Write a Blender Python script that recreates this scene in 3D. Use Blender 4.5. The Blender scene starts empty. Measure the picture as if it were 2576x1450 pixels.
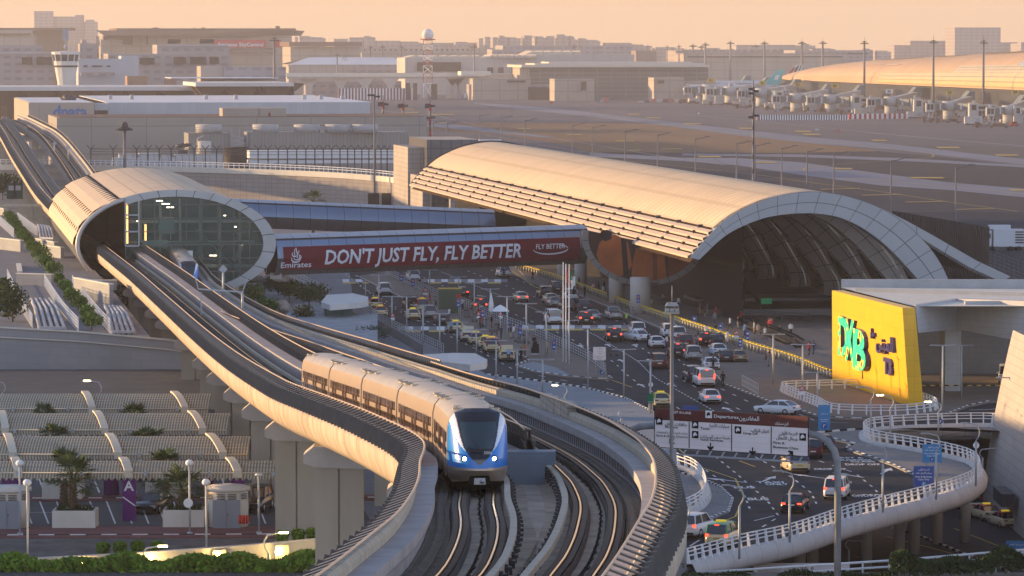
import bpy, math, random
from mathutils import Vector as V, Matrix
R=math.radians; rnd=random.Random(7); pi=math.pi
scene=bpy.context.scene; COL=scene.collection
# ---------------- camera ----------------
F=10600.0; U0=1288.0; V0=725.0; CAMZ=37.5; PITCH=math.atan(612/F)
cd=bpy.data.cameras.new("camera"); cam=bpy.data.objects.new("camera",cd); COL.objects.link(cam)
cam.location=(0,0,CAMZ); cam.rotation_euler=(pi/2-PITCH,0,0)
cd.sensor_width=36; cd.lens=36*F/2576; cd.clip_start=5; cd.clip_end=30000
scene.camera=cam
# ---------------- sky and sun ----------------
SUN_EL=7.0; SUN_AZ=-74.0     # azimuth clockwise from +Y
w=bpy.data.worlds.new("World"); scene.world=w; w.use_nodes=True
nt=w.node_tree; nt.nodes.clear(); N=nt.nodes.new; L=nt.links.new
sky=N('ShaderNodeTexSky'); sky.sky_type='NISHITA'; sky.sun_disc=False
sky.sun_elevation=R(SUN_EL); sky.sun_rotation=R(SUN_AZ); sky.dust_density=0.3; sky.air_density=1.0; sky.ozone_density=5.0
hs=N('ShaderNodeHueSaturation'); hs.inputs['Saturation'].default_value=.68; L(sky.outputs[0],hs.inputs['Color'])
bg1=N('ShaderNodeBackground'); bg1.inputs[1].default_value=0.13; L(hs.outputs[0],bg1.inputs[0])
bg2=N('ShaderNodeBackground'); bg2.inputs[0].default_value=(1.0,0.615,0.31,1); bg2.inputs[1].default_value=0.275
tc=N('ShaderNodeTexCoord'); sep=N('ShaderNodeSeparateXYZ'); L(tc.outputs['Generated'],sep.inputs[0])
mr=N('ShaderNodeMapRange'); mr.interpolation_type='SMOOTHSTEP'; L(sep.outputs[2],mr.inputs[0])
mr.inputs[1].default_value=0.0; mr.inputs[2].default_value=0.42; mr.inputs[3].default_value=1.0; mr.inputs[4].default_value=0.0
dt=N('ShaderNodeVectorMath'); dt.operation='DOT_PRODUCT'; L(tc.outputs['Generated'],dt.inputs[0]); dt.inputs[1].default_value=(-.64,.77,0)
az=N('ShaderNodeMapRange'); az.interpolation_type='SMOOTHSTEP'; L(dt.outputs['Value'],az.inputs[0]); az.inputs[1].default_value=-.3; az.inputs[2].default_value=.55; az.inputs[3].default_value=0.0; az.inputs[4].default_value=1.0
mm=N('ShaderNodeMath'); mm.operation='MULTIPLY'; L(mr.outputs[0],mm.inputs[0]); L(az.outputs[0],mm.inputs[1])
bg3=N('ShaderNodeBackground'); bg3.inputs[0].default_value=(.62,.65,.72,1); bg3.inputs[1].default_value=1.0
gl_=N('ShaderNodeMixShader'); L(az.outputs[0],gl_.inputs[0]); L(bg3.outputs[0],gl_.inputs[1]); L(bg2.outputs[0],gl_.inputs[2])
mx=N('ShaderNodeMixShader'); L(mr.outputs[0],mx.inputs[0]); L(bg1.outputs[0],mx.inputs[1]); L(gl_.outputs[0],mx.inputs[2])
out=N('ShaderNodeOutputWorld'); L(mx.outputs[0],out.inputs[0])
sd=bpy.data.lights.new("sun",'SUN'); sd.energy=3.1; sd.angle=R(0.6); sd.color=(1.0,0.64,0.30)
sun=bpy.data.objects.new("sun",sd); COL.objects.link(sun)
_d=V((math.sin(R(SUN_AZ))*math.cos(R(SUN_EL)),math.cos(R(SUN_AZ))*math.cos(R(SUN_EL)),math.sin(R(SUN_EL))))
sun.rotation_euler=_d.to_track_quat('Z','Y').to_euler(); sun.location=(-300,100,200)
scene.view_settings.view_transform='Standard'; scene.view_settings.look='None'
scene.view_settings.exposure=1.68; scene.view_settings.gamma=1.0
scene.render.engine='CYCLES'
try:
    scene.cycles.use_denoising=True; scene.cycles.max_bounces=6; scene.cycles.diffuse_bounces=3; scene.cycles.glossy_bounces=3
    scene.cycles.transmission_bounces=3; scene.cycles.volume_bounces=0; scene.cycles.caustics_reflective=False; scene.cycles.caustics_refractive=False
except Exception: pass

# ---------------- picture point -> place ----------------
_c,_s=math.cos(PITCH),math.sin(PITCH)
def ray(u,v):
    x=(u-U0)/F; z=-(v-V0)/F
    return V((x,_c+z*_s,-_s+z*_c))
def at(u,v,z=0.0):
    d=ray(u,v); return V((0,0,CAMZ))+d*((z-CAMZ)/d.z)
def ad(u,v,Y):
    d=ray(u,v); return V((0,0,CAMZ))+d*(Y/d.y)
def on(u,v,fz,dz=0.0,lo=60.0,hi=2500.0):
    d=ray(u,v)
    g=lambda Y:(CAMZ+d.z*Y/d.y)-(fz(Y)+dz)
    for _ in range(60):
        m=(lo+hi)/2
        if g(m)>0: lo=m
        else: hi=m
    Y=(lo+hi)/2
    return ad(u,v,Y)
def tile(ox,oy,k): return lambda x,y:(ox+x*k,oy+y*k)
A1=tile(0,0,.3338);A2=tile(859.5,0,.3338);A3=tile(1716.4,0,.3338)
A4=tile(0,429.75,.3338);A5=tile(859.5,429.75,.3338);A6=tile(1716.4,429.75,.3338)
B1=tile(0,902.5,.3776);B2=tile(859.5,902.5,.3776);B3=tile(1716.4,902.5,.3776)
def interp(tab):
    xs=[t[0] for t in tab]
    def f(x):
        if x<=xs[0]:i=0
        elif x>=xs[-1]:i=len(xs)-2
        else:
            i=max(j for j in range(len(xs)-1) if xs[j]<=x)
        a,b=tab[i],tab[i+1]; t=(x-a[0])/(b[0]-a[0])
        return a[1]+(b[1]-a[1])*t
    return f
def smooth_interp(tab):
    # monotone-ish cubic (Catmull-Rom on x)
    n=len(tab); xs=[t[0] for t in tab]; ys=[t[1] for t in tab]
    ms=[]
    for i in range(n):
        a=max(0,i-1);b=min(n-1,i+1); ms.append((ys[b]-ys[a])/(xs[b]-xs[a]))
    def f(x):
        if x<=xs[0]: return ys[0]+ms[0]*(x-xs[0])
        if x>=xs[-1]: return ys[-1]+ms[-1]*(x-xs[-1])
        i=max(j for j in range(n-1) if xs[j]<=x); h=xs[i+1]-xs[i]; t=(x-xs[i])/h
        return (2*t**3-3*t**2+1)*ys[i]+(t**3-2*t**2+t)*h*ms[i]+(-2*t**3+3*t**2)*ys[i+1]+(t**3-t**2)*h*ms[i+1]
    return f

# ---------------- materials ----------------
MATS={}
def mat(name,rgb,rough=.75,metal=0.0,var=.12,scale=.6,bump=0.0,grid=None,line=.55,emit=None,spec=None,alpha=None,streak=0.0,dirt=None):
    if name in MATS: return MATS[name]
    m=bpy.data.materials.new(name); m.use_nodes=True; t=m.node_tree; n=t.nodes; l=t.links
    b=n['Principled BSDF']; b.inputs['Roughness'].default_value=rough; b.inputs['Metallic'].default_value=metal
    b.inputs['Specular IOR Level'].default_value=spec if spec is not None else (.5 if rough<.5 else .08)
    col=None
    if var>0 or grid or streak:
        geo=n.new('ShaderNodeNewGeometry')
        no=n.new('ShaderNodeTexNoise'); no.inputs['Scale'].default_value=scale; no.inputs['Detail'].default_value=5; no.inputs['Roughness'].default_value=.6
        if streak:
            mp=n.new('ShaderNodeMapping'); mp.inputs['Scale'].default_value=(1,1,streak); l.new(geo.outputs['Position'],mp.inputs[0]); l.new(mp.outputs[0],no.inputs['Vector'])
        else: l.new(geo.outputs['Position'],no.inputs['Vector'])
        ramp=n.new('ShaderNodeMapRange'); ramp.inputs[1].default_value=.3; ramp.inputs[2].default_value=.7
        ramp.inputs[3].default_value=1-var; ramp.inputs[4].default_value=1+var; l.new(no.outputs[0],ramp.inputs[0])
        mul=n.new('ShaderNodeMix'); mul.data_type='RGBA'; mul.blend_type='MULTIPLY'; mul.inputs[0].default_value=1
        mul.inputs[6].default_value=(*rgb,1); cmb=n.new('ShaderNodeCombineColor'); 
        for i in range(3): l.new(ramp.outputs[0],cmb.inputs[i])
        l.new(cmb.outputs[0],mul.inputs[7]); col=mul.outputs[2]
        if grid:
            uv=n.new('ShaderNodeUVMap'); br=n.new('ShaderNodeTexBrick')
            gx,gy=grid[0],grid[1]; br.offset=grid[2] if len(grid)>2 else 0.0
            br.inputs['Scale'].default_value=1; br.inputs['Brick Width'].default_value=gx; br.inputs['Row Height'].default_value=gy
            br.inputs['Mortar Size'].default_value=grid[3] if len(grid)>3 else .02; br.inputs['Mortar Smooth'].default_value=.1
            br.inputs['Color1'].default_value=(1,1,1,1); br.inputs['Color2'].default_value=(.93,.93,.93,1); br.inputs['Mortar'].default_value=(line,line,line,1)
            l.new(uv.outputs[0],br.inputs['Vector'])
            m2=n.new('ShaderNodeMix'); m2.data_type='RGBA'; m2.blend_type='MULTIPLY'; m2.inputs[0].default_value=1
            l.new(col,m2.inputs[6]); l.new(br.outputs[0],m2.inputs[7]); col=m2.outputs[2]
        if dirt:
            n2=n.new('ShaderNodeTexNoise'); n2.inputs['Scale'].default_value=dirt[0]; n2.inputs['Detail'].default_value=6
            mp=n.new('ShaderNodeMapping'); mp.inputs['Scale'].default_value=(1,1,.25); l.new(geo.outputs['Position'],mp.inputs[0]); l.new(mp.outputs[0],n2.inputs['Vector'])
            r2=n.new('ShaderNodeMapRange'); r2.inputs[1].default_value=.5; r2.inputs[2].default_value=.72; l.new(n2.outputs[0],r2.inputs[0])
            r3=n.new('ShaderNodeMath'); r3.operation='MULTIPLY'; r3.inputs[1].default_value=dirt[1]; l.new(r2.outputs[0],r3.inputs[0])
            m3=n.new('ShaderNodeMix'); m3.data_type='RGBA'; l.new(r3.outputs[0],m3.inputs[0]); l.new(col,m3.inputs[6]); m3.inputs[7].default_value=(*dirt[2],1); col=m3.outputs[2]
        l.new(col,b.inputs['Base Color'])
        if bump>0:
            bp=n.new('ShaderNodeBump'); bp.inputs['Strength'].default_value=bump; bp.inputs['Distance'].default_value=.05
            l.new(no.outputs[0],bp.inputs['Height']); l.new(bp.outputs[0],b.inputs['Normal'])
    else: b.inputs['Base Color'].default_value=(*rgb,1)
    if emit: b.inputs['Emission Color'].default_value=(*emit[0],1); b.inputs['Emission Strength'].default_value=emit[1]
    if alpha is not None:
        b.inputs['Alpha'].default_value=alpha
    MATS[name]=m; return m

# ---------------- mesh builder ----------------
class MB:
    def __init__(s): s.v=[]; s.f=[]; s.mi=[]; s.cur=0; s.uv={}; s.sm=[] ; s.smooth=False
    def add(s,vs,fs,uvs=None):
        o=len(s.v); s.v+= [tuple(p) for p in vs]
        for k,f in enumerate(fs):
            if uvs: s.uv[len(s.f)]=uvs[k]
            s.f.append(tuple(i+o for i in f)); s.mi.append(s.cur); s.sm.append(s.smooth)
        return s
    def box(s,c,d,rz=0,taper=1.0,rot=None):
        hx,hy,hz=d[0]/2,d[1]/2,d[2]/2; M=rot if rot else Matrix.Rotation(rz,3,'Z'); c=V(c)
        vs=[]
        for z,k in((-hz,1),(hz,taper)):
            for x,y in((-hx,-hy),(hx,-hy),(hx,hy),(-hx,hy)): vs.append(c+M@V((x*k,y*k,z)))
        return s.add(vs,[(3,2,1,0),(4,5,6,7),(0,1,5,4),(1,2,6,5),(2,3,7,6),(3,0,4,7)])
    def beam(s,a,b,w,h=None,up=V((0,0,1))):
        a=V(a);b=V(b);h=h or w;d=(b-a)
        if d.length<1e-6: return s
        d.normalize(); x=d.cross(up)
        if x.length<1e-3: x=d.cross(V((0,1,0)))
        x.normalize(); y=x.cross(d)
        vs=[]
        for p in(a,b):
            for i,j in((-1,-1),(1,-1),(1,1),(-1,1)): vs.append(p+x*(i*w/2)+y*(j*h/2))
        return s.add(vs,[(0,1,2,3),(7,6,5,4),(4,5,1,0),(5,6,2,1),(6,7,3,2),(7,4,0,3)])
    def tube(s,pts,r,n=8,cap=True,rf=None):
        pts=[V(p) for p in pts]; vs=[];m=len(pts); px=None
        for i,p in enumerate(pts):
            d=(pts[min(i+1,m-1)]-pts[max(i-1,0)]).normalized()
            if px is None:
                px=d.cross(V((0,0,1)))
                if px.length<1e-3: px=V((1,0,0))
            px=(px-d*px.dot(d)).normalized(); y=d.cross(px)
            rr=rf[i] if rf else r
            for k in range(n):
                a=2*pi*k/n; vs.append(p+(px*math.cos(a)+y*math.sin(a))*rr)
        fs=[]
        for i in range(m-1):
            for k in range(n):
                k2=(k+1)%n; fs.append((i*n+k,i*n+k2,(i+1)*n+k2,(i+1)*n+k))
        if cap: fs.append(tuple(range(n))[::-1]); fs.append(tuple((m-1)*n+k for k in range(n)))
        sm=s.smooth; s.smooth=True; s.add(vs,fs); s.smooth=sm; return s
    def cyl(s,c,r,h,n=16,r2=None):
        c=V(c); return s.tube([c,c+V((0,0,h))],r,n,rf=[r,r if r2 is None else r2])
    def prism(s,poly,z0,z1):
        n=len(poly); vs=[V((p[0],p[1],z0)) for p in poly]+[V((p[0],p[1],z1)) for p in poly]
        return s.add(vs,[tuple(range(n))[::-1],tuple(range(n,2*n))]+[(i,(i+1)%n,n+(i+1)%n,n+i) for i in range(n)])
    def extr(s,poly,d):
        # planar 3-D polygon extruded along vector d
        n=len(poly); d=V(d); vs=[V(p) for p in poly]+[V(p)+d for p in poly]
        return s.add(vs,[tuple(range(n)),tuple(range(n,2*n))[::-1]]+[(i,n+i,n+(i+1)%n,(i+1)%n) for i in range(n)])
    def loft(s,rows,closed=False,uv=True,caps=False):
        m=len(rows);n=len(rows[0]); vs=[V(p) for r in rows for p in r]; fs=[];us=[]
        ru=[0.0]
        for i in range(1,m): ru.append(ru[-1]+(V(rows[i][n//2])-V(rows[i-1][n//2])).length)
        cv=[0.0]
        for k in range(1,n+1): cv.append(cv[-1]+(V(rows[0][k%n])-V(rows[0][k-1])).length)
        for i in range(m-1):
            for k in range(n if closed else n-1):
                k2=(k+1)%n; fs.append((i*n+k,i*n+k2,(i+1)*n+k2,(i+1)*n+k))
                us.append(((ru[i],cv[k]),(ru[i],cv[k+1]),(ru[i+1],cv[k+1]),(ru[i+1],cv[k])))
        s.add(vs,fs,us if uv else None)
        if caps: s.add([V(p) for p in rows[0]],[tuple(range(n))[::-1]]); s.add([V(p) for p in rows[-1]],[tuple(range(n))])
        return s
    def poly(s,pts): return s.add(pts,[tuple(range(len(pts)))])
    def blob(s,c,r,n=8,m=6,jit=.0,sz=(1,1,1)):
        vs=[];c=V(c)
        for i in range(m+1):
            th=pi*i/m
            for k in range(n):
                a=2*pi*k/n; q=r*(1+rnd.uniform(-jit,jit))
                vs.append(c+V((math.sin(th)*math.cos(a)*q*sz[0],math.sin(th)*math.sin(a)*q*sz[1],math.cos(th)*q*sz[2])))
        fs=[]
        for i in range(m):
            for k in range(n): fs.append((i*n+k,(i+1)*n+k,(i+1)*n+(k+1)%n,i*n+(k+1)%n))
        return s.add(vs,fs)
    def build(s,name,mats,parent=None):
        me=bpy.data.meshes.new(name); me.from_pydata(s.v,[],s.f)
        if not isinstance(mats,(list,tuple)): mats=[mats]
        for m in mats: me.materials.append(m)
        me.polygons.foreach_set('material_index',s.mi); me.polygons.foreach_set('use_smooth',s.sm)
        uvl=me.uv_layers.new(name='UVMap'); buf=[]
        vv=s.v
        for i,p in enumerate(me.polygons):
            if i in s.uv:
                for q in s.uv[i]: buf+= [q[0],q[1]]
            else:
                n=p.normal
                if abs(n.z)>.75:
                    for j in p.vertices: buf+= [vv[j][0],vv[j][1]]
                else:
                    h=math.hypot(n.x,n.y) or 1; tx,ty=-n.y/h,n.x/h
                    for j in p.vertices: buf+= [vv[j][0]*tx+vv[j][1]*ty,vv[j][2]]
        uvl.data.foreach_set('uv',buf)
        me.update(); o=bpy.data.objects.new(name,me); COL.objects.link(o)
        if parent: o.parent=parent
        return o
def tag(o,label=None,cat=None,group=None,kind=None):
    if label: o['label']=label
    if cat: o['category']=cat
    if group: o['group']=group
    if kind: o['kind']=kind
    return o
def thing(name,label,cat,loc=(0,0,0),rz=0,group=None):
    o=bpy.data.objects.new(name,None); COL.objects.link(o); o.location=loc; o.rotation_euler=(0,0,rz)
    return tag(o,label,cat,group)
def dup(o,parent=None,depth=0):
    c=o.copy(); COL.objects.link(c); c.parent=parent
    for ch in list(o.children): dup(ch,c)
    return c
def place(src,loc,rz=0,label=None,used=[],group=None,sc=None):
    if src not in used: used.append(src); c=src
    else: c=dup(src)
    c.location=loc; c.rotation_euler=(0,0,rz)
    if label: c['label']=label
    if group: c['group']=group
    if sc: c.scale=(sc,sc,sc)
    return c
FONT={}
def text_mb(s,txt,o,right,up,size,depth=.03,bold=0.0,shear=0.0,align='CENTER',font=None,width=None):
    """lettering as real mesh: origin o, baseline dir right, up, cap height size (m)"""
    cu=bpy.data.curves.new('t','FONT'); cu.body=txt; cu.size=1; cu.align_x=align; cu.offset=bold; cu.shear=shear; cu.resolution_u=3
    ob=bpy.data.objects.new('t',cu); COL.objects.link(ob)
    dg=bpy.context.evaluated_depsgraph_get(); me=ob.evaluated_get(dg).to_mesh()
    right=V(right).normalized(); up=V(up).normalized(); nn=right.cross(up); k=size/.7
    if len(me.vertices):
        xs=[q.co.x for q in me.vertices]; wd=max(xs)-min(xs); kx=k if width is None else width/wd
        vs=[V(o)+right*(q.co.x*kx)+up*(q.co.y*k)+nn*depth for q in me.vertices]
        s.add(vs,[tuple(p.vertices) for p in me.polygons])
    ob.evaluated_get(dg).to_mesh_clear(); bpy.data.objects.remove(ob); bpy.data.curves.remove(cu); return s

# shared materials
concrete=mat('concrete',(.36,.32,.28),.85,var=.14,scale=.35,bump=.15,dirt=(.25,.35,(.22,.19,.16)))
concrete_lt=mat('pale_concrete',(.46,.42,.38),.85,var=.1,scale=.5,bump=.12,dirt=(.6,.25,(.3,.27,.24)))
girder_m=mat('girder_concrete',(.44,.36,.28),.8,var=.16,scale=.5,bump=.1,streak=.15,dirt=(.7,.6,(.22,.16,.11)))
coping_m=mat('coping_concrete',(.48,.42,.33),.85,var=.1,scale=1.2)
white_p=mat('white_paint',(.72,.72,.72),.5,var=.05,scale=.8)
offwhite=mat('off_white_paint',(.62,.58,.50),.6,var=.07,scale=.5)
dark_m=mat('dark_metal',(.06,.06,.066),.5,.3,var=.1)
dark_p=mat('dark_panel',(.028,.027,.028),.6,.2,var=.2,scale=2)
steel=mat('galvanised_steel',(.42,.44,.46),.45,.6,var=.1,scale=1.5)
grey_p=mat('grey_paint',(.30,.32,.35),.5,var=.08)
glass_d=mat('dark_glass',(.02,.025,.03),.08,0,var=0,spec=.8)
black_m=mat('black_rubber',(.02,.02,.02),.8,var=.1)
rail_top=mat('polished_rail',(.75,.60,.42),.22,1.0,var=.05)
asphalt=mat('asphalt',(.055,.055,.06),.8,var=.22,scale=.25,bump=.1,dirt=(.08,.35,(.085,.082,.085)))
kerb_w=mat('kerb_white',(.7,.7,.68),.7,var=.12,scale=2); kerb_b=mat('kerb_black',(.03,.03,.03),.7,var=.1)
line_w=mat('road_paint_white',(.62,.62,.62),.7,var=.2,scale=1.5); line_y=mat('road_paint_yellow',(.55,.38,.08),.7,var=.2,scale=1.5)
paver=mat('grey_pavers',(.24,.235,.23),.85,var=.12,scale=.4,grid=(.8,.4,.5,.03),line=.7)
foliage=mat('green_foliage',(.07,.13,.024),.7,var=.5,scale=1.5); foliage_d=mat('dark_foliage',(.035,.06,.02),.7,var=.5,scale=1.2)
foliage_y=mat('bright_foliage',(.11,.19,.025),.7,var=.5,scale=2.0)
trunk_m=mat('palm_bark',(.10,.07,.045),.9,var=.3,scale=4)
# ================= metro viaduct =================
ZR=smooth_interp([(60,21.6),(110,20.6),(141,19.75),(150,19.45),(162,18.95),(175,18.3),(195,17.4),(230,15.95),(270,14.2),(330,11.8),(386,10.1),(449,8.9),(529,8.0),(622,7.6),(730,7.6),(800,8.2),(870,9.5),(950,11.4),(1050,13.8),(1200,16.9)])
_zo=interp([(0,0),(300,0),(430,-1.0),(550,-2.2),(700,-2.2),(800,-.5),(900,0),(3000,0)])
ZR2=lambda y:ZR(y)+_zo(y)
def XY(lst,dz,extra=(),fz=ZR):
    t=[]
    for u,v in lst:
        p=on(u,v,fz,dz); t.append((p.y,p.x))
    return sorted(list(t)+list(extra))
TL=smooth_interp(XY([(375,703.6),(473,785.7),(570,868),(1198.5,1273.4),(1205.8,1323.9),(1191.6,1383.5),(1152.6,1447.7),(140,507),(100,453),(60,393),(32,347),(0,305)],0,[(195,-1.85),(218,-4.6),(245,-8.6),(270,-12.3),(110,-4.6),(60,-13)]))
_r2=XY([(527,725.6),(659,808),(783,852.8),(842,871.6),(906,891.6),(980,916.7),(1064,943.7),(1160,976.7),(1288,1013.8),(1369.6,1044.8),(1491.7,1099.9),(1561.8,1147.9),(1582.9,1169),(1608.2,1209),(1613.9,1255),(1608.2,1298.6),(1587.5,1346.8)],1.0,[(110,.9),(60,-7.0)],ZR2)
_r2+= [(q.y,q.x+1.75) for q in (on(u,v,ZR) for u,v in [(202,453),(172,411),(140,369),(112,343),(80,325),(40,305),(0,291)])]
_r2.append((600,-46.5)); _r2.append((720,-66.0))
R2=smooth_interp(sorted(_r2)); TRk=lambda y:R2(y)-1.75
Ys=[60+i*3 for i in range(0,90)]+[330+i*6 for i in range(0,146)]
def strip(mb,ys,prof,fx,fz,sgn=1,gap=None):
    rows=[[(fx(y)+sgn*o,y,fz(y)+z) for o,z in prof] for y in ys]
    mb.loft(rows)
via=thing('viaduct','long curved concrete metro viaduct carrying two tracks through the glass station','viaduct')
ysN=[y for y in Ys if y<=1190]
# deck: trough slab, girder sides
for fx,fz,s,nm in((TL,ZR,-1,'left'),(TRk,ZR2,1,'right')):
    mb=MB(); mb.smooth=True
    strip(mb,ysN,[(3.05,.75),(3.4,.75),(3.5,.55),(3.45,0),(3.2,-.6),(2.7,-1.05),(1.5,-1.35),(0,-1.4)],fx,fz,s); mb.build('girder_side',girder_m,via)
    mb=MB(); strip(mb,ysN,[(2.9,-.35),(0,-.35),(-2.2,-.35)],fx,fz,s); mb.build('track_slab',mat('track_slab',(.36,.285,.215),.85,var=.22,scale=.8,bump=.1,dirt=(.7,.4,(.12,.10,.09))),via)
    mb=MB(); strip(mb,ysN,[(1.75,.58),(1.75,1.0),(2.52,1.0)],fx,fz,s); strip(mb,ysN,[(2.0,-.35),(2.0,.58),(1.75,.58)],fx,fz,s)
    mb.build('side_walkway',mat('walkway_slab',(.40,.37,.36),.8,var=.14,scale=.6,bump=.1,grid=(7.0,50),line=.35),via)
    mb=MB(); mb.smooth=False; strip(mb,ysN,[(2.5,1.0),(2.5,1.28),(2.62,1.42),(2.88,1.42),(3.05,1.28),(3.05,.75)],fx,fz,s); mb.build('coping',mat('coping_blocks',(.47,.41,.32),.85,var=.12,scale=1.2,grid=(1.2,50),line=.45),via)
mb=MB()
ysm=[y for y in Ys if y<=385]; rows=[[(TL(y)+1.5,y,ZR(y)-.352),(TRk(y)-1.5,y,ZR2(y)-.352)] for y in ysm]; mb.loft(rows)
rows=[[(TL(y)-.5,y,ZR(y)-1.4),(TRk(y)+.5,y,ZR2(y)-1.4)] for y in ysm]; mb.loft(rows)
mb.build('deck',mat('deck_slab',(.40,.33,.265),.85,var=.2,scale=.35,bump=.12,dirt=(.5,.3,(.16,.14,.12))),via)
mb=MB()
for fx,fz,s in((TL,ZR,1),(TRk,ZR2,-1)):
    yy=[y for y in Ys if 385<=y<=1190]; strip(mb,yy,[(2.2,-.35),(2.2,.6),(2.35,.6),(2.35,-1.3),(0,-1.4)],fx,fz,s)
mb.build('inner_girder_side',concrete,via)
# central island walkway
ysI=[197]+[y for y in Ys if 198<y<=612]
mb=MB(); rows=[[(TL(y)+2.0,y,ZR(y)-.35),(TL(y)+1.75,y,ZR(y)+.6),(TL(y)+1.75,y,ZR(y)+1.0),(TL(y)+max(3.0,min(3.4,(TRk(y)-TL(y))/2)),y,ZR(y)+1.0)] for y in ysI]; mb.loft(rows)
rows=[[(TRk(y)-1.75,y,ZR2(y)+1.0),(TRk(y)-1.75,y,ZR2(y)+.6),(TRk(y)-2.0,y,ZR2(y)-.35)] for y in ysI if y<430]
rows2=[[(TL(y)+max(2.7,min(3.3,(TRk(y)-TL(y))/2-.1)),y,ZR(y)+.96),(TRk(y)-1.75,y,ZR2(y)+.985)] for y in ysI if y<430]
mb.loft(rows); mb.loft(rows2); mb.build('central_walkway',MATS['walkway_slab'],via)
# rails and plinths
def track(fx,fz):
    pl=MB();pad=MB();rt=MB();rw=MB()
    for o in(-.7175,.7175):
        strip(pl,ysN,[(o-.42,-.35),(o-.36,-.14),(o+.36,-.14),(o+.42,-.35)],fx,fz)
        strip(rw,ysN,[(o-.06,-.12),(o-.035,-.03),(o-.036,-.005),(o+.036,-.005),(o+.035,-.03),(o+.06,-.12)],fx,fz)
        strip(rt,ysN,[(o-.04,-.03),(o-.036,0),(o+.036,0),(o+.04,-.03)],fx,fz)
        y=118
        while y<320:
            z=fz(y); x=fx(y)+o
            for q in(-.2,.2): pad.box((x+q,y,z-.1),(.2,.2,.12))
            y+=.42
    pl.build('track_plinth',mat('track_plinth',(.10,.085,.075),.9,var=.3,scale=2),via); pad.build('rail_fastener',mat('rail_fastener',(.022,.02,.02),.5,.3,var=.2),via)
    rw.build('rail_web',mat('rusty_steel',(.07,.045,.03),.6,.5,var=.2,scale=3),via); rt.build('rail',rail_top,via)
track(TL,ZR); track(TRk,ZR2)
# cable troughs with brackets, ladder trays
for fx,fz,o,s in((TL,ZR,1.32,1),(TRk,ZR2,-1.36,-1)):
    mb=MB(); yy=[y for y in Ys if y<=(580 if s>0 else 330)]
    strip(mb,yy,[(o-.13,.06),(o-.13,.30),(o+.13,.30),(o+.13,.06),(o-.13,.06)],fx,fz); mb.build('guard_strip',coping_m,via)
    mb=MB(); y=120
    while y<330:
        x=fx(y)+o+s*.2; z=fz(y); mb.box((x,y,z-.06),(.12,.1,.6)); mb.box((x+s*.08,y,z+.1),(.2,.3,.12)); y+=2.4
    mb.build('strip_bracket',dark_m,via)
for fx,fz,s,o0 in((TL,ZR,-1,1.3),(TRk,ZR2,1,1.22)):
    mb=MB(); yy=[y for y in Ys if 110<y<330]
    for k in range(2):
        a=o0+k*.34
        strip(mb,yy,[(a,-.13),(a,-.05),(a+.03,-.05),(a+.03,-.13)],fx,fz,s); strip(mb,yy,[(a+.28,-.13),(a+.28,-.05),(a+.31,-.05),(a+.31,-.13)],fx,fz,s)
        strip(mb,yy,[(a+.03,-.12),(a+.28,-.12)],fx,fz,s)
    mb.build('cable_tray',mat('cable_tray',(.2,.17,.14),.8,var=.2,scale=2,grid=(1.6,60),line=.2),via)
# centre drain cables between the rails
for fx,fz in((TL,ZR),(TRk,ZR2)):
    mb=MB(); yy=[112+i*.8 for i in range(150)]
    mb.tube([(fx(y)+.12+.07*math.sin(y*1.9),y,fz(y)-.30+.03*math.sin(y*2.7)) for y in yy],.025,5)
    for y in yy[::1]: mb.box((fx(y)+.12,y,fz(y)-.24),(.05,.04,.2))
    mb.build('loop_cable',black_m,via)
# dark openings under the right walkway
mb=MB(); y=150
while y<420: mb.box((R2(y)+.245,y,ZR2(y)+.22),(.03,.45,.42)); y+=1.0
mb.build('wall_recess',dark_m,via)
# fences
fpm=mat('fence_post_metal',(.075,.075,.08),.38,.5,var=.15,scale=2)
def fence(fx,fz,s,y0,y1,base,bend,top,step,name='side_fence',panel=True):
    mb=MB(); y=y0; own=[]
    while y<y1:
        if y<196 and y0<115: mb,own_=MB(),1
        else:
            own_=0
            if own and own[-1]: mb=MB()
        own.append(own_)
        x=fx(y);z=fz(y)
        a=(x+s*base[0],y,z+base[1]);b=(x+s*bend[0],y,z+bend[1]);c=(x+s*top[0],y,z+top[1])
        mb.beam(a,b,.08,.42,V((1,0,0))); mb.beam(b,c,.34,.06,V((0,0,1)));
        mb.box((x+s*(base[0]+.05),y,z+base[1]+.04),(.28,.16,.08))
        if own_: mb.build('fence_post',fpm,via)
        y+=step
    f=mb.build(name,fpm,via)
    if y1-y0>120: f['kind']='stuff'
    yy=[y0+i*2.0 for i in range(int((y1-y0)/2)+1)]
    if panel:
        mb=MB(); strip(mb,yy,[(base[0]-.05,base[1]+.12),(bend[0]-.04,bend[1])],fx,fz,s); mb.build('mesh_panel',dark_p,f)
    mb=MB(); mb.tube([(fx(y)+s*top[0],y,fz(y)+top[1]) for y in yy],.05,6); mb.build('handrail',mat('bronze_rail',(.55,.42,.30),.4,.5,var=.05),f)
fence(TL,ZR,-1,112,590,(3.3,.75),(3.1,1.55),(2.35,1.82),1.7)
fence(TRk,ZR2,1,112,300,(3.3,.75),(3.08,1.65),(2.3,1.95),1.7)
fence(TRk,ZR2,1,300,600,(3.3,.75),(3.2,1.6),(2.95,2.05),1.5)
fence(TL,ZR,-1,700,1170,(3.3,.75),(3.05,1.85),(2.4,2.1),1.8)
fence(TRk,ZR2,1,720,1170,(3.3,.75),(3.2,1.5),(2.95,2.0),1.5)
fence(TL,ZR,1,198,606,(2.95,1.0),(3.02,1.6),(2.95,2.1),1.1,'island_fence')
fence(TRk,ZR2,-1,198,430,(2.35,1.0),(2.5,1.6),(2.6,2.1),1.1,'island_fence')
fence(TRk,ZR2,-1,730,1100,(2.3,.6),(2.4,1.3),(2.45,1.7),1.5,'island_fence')
mb=MB()
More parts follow.
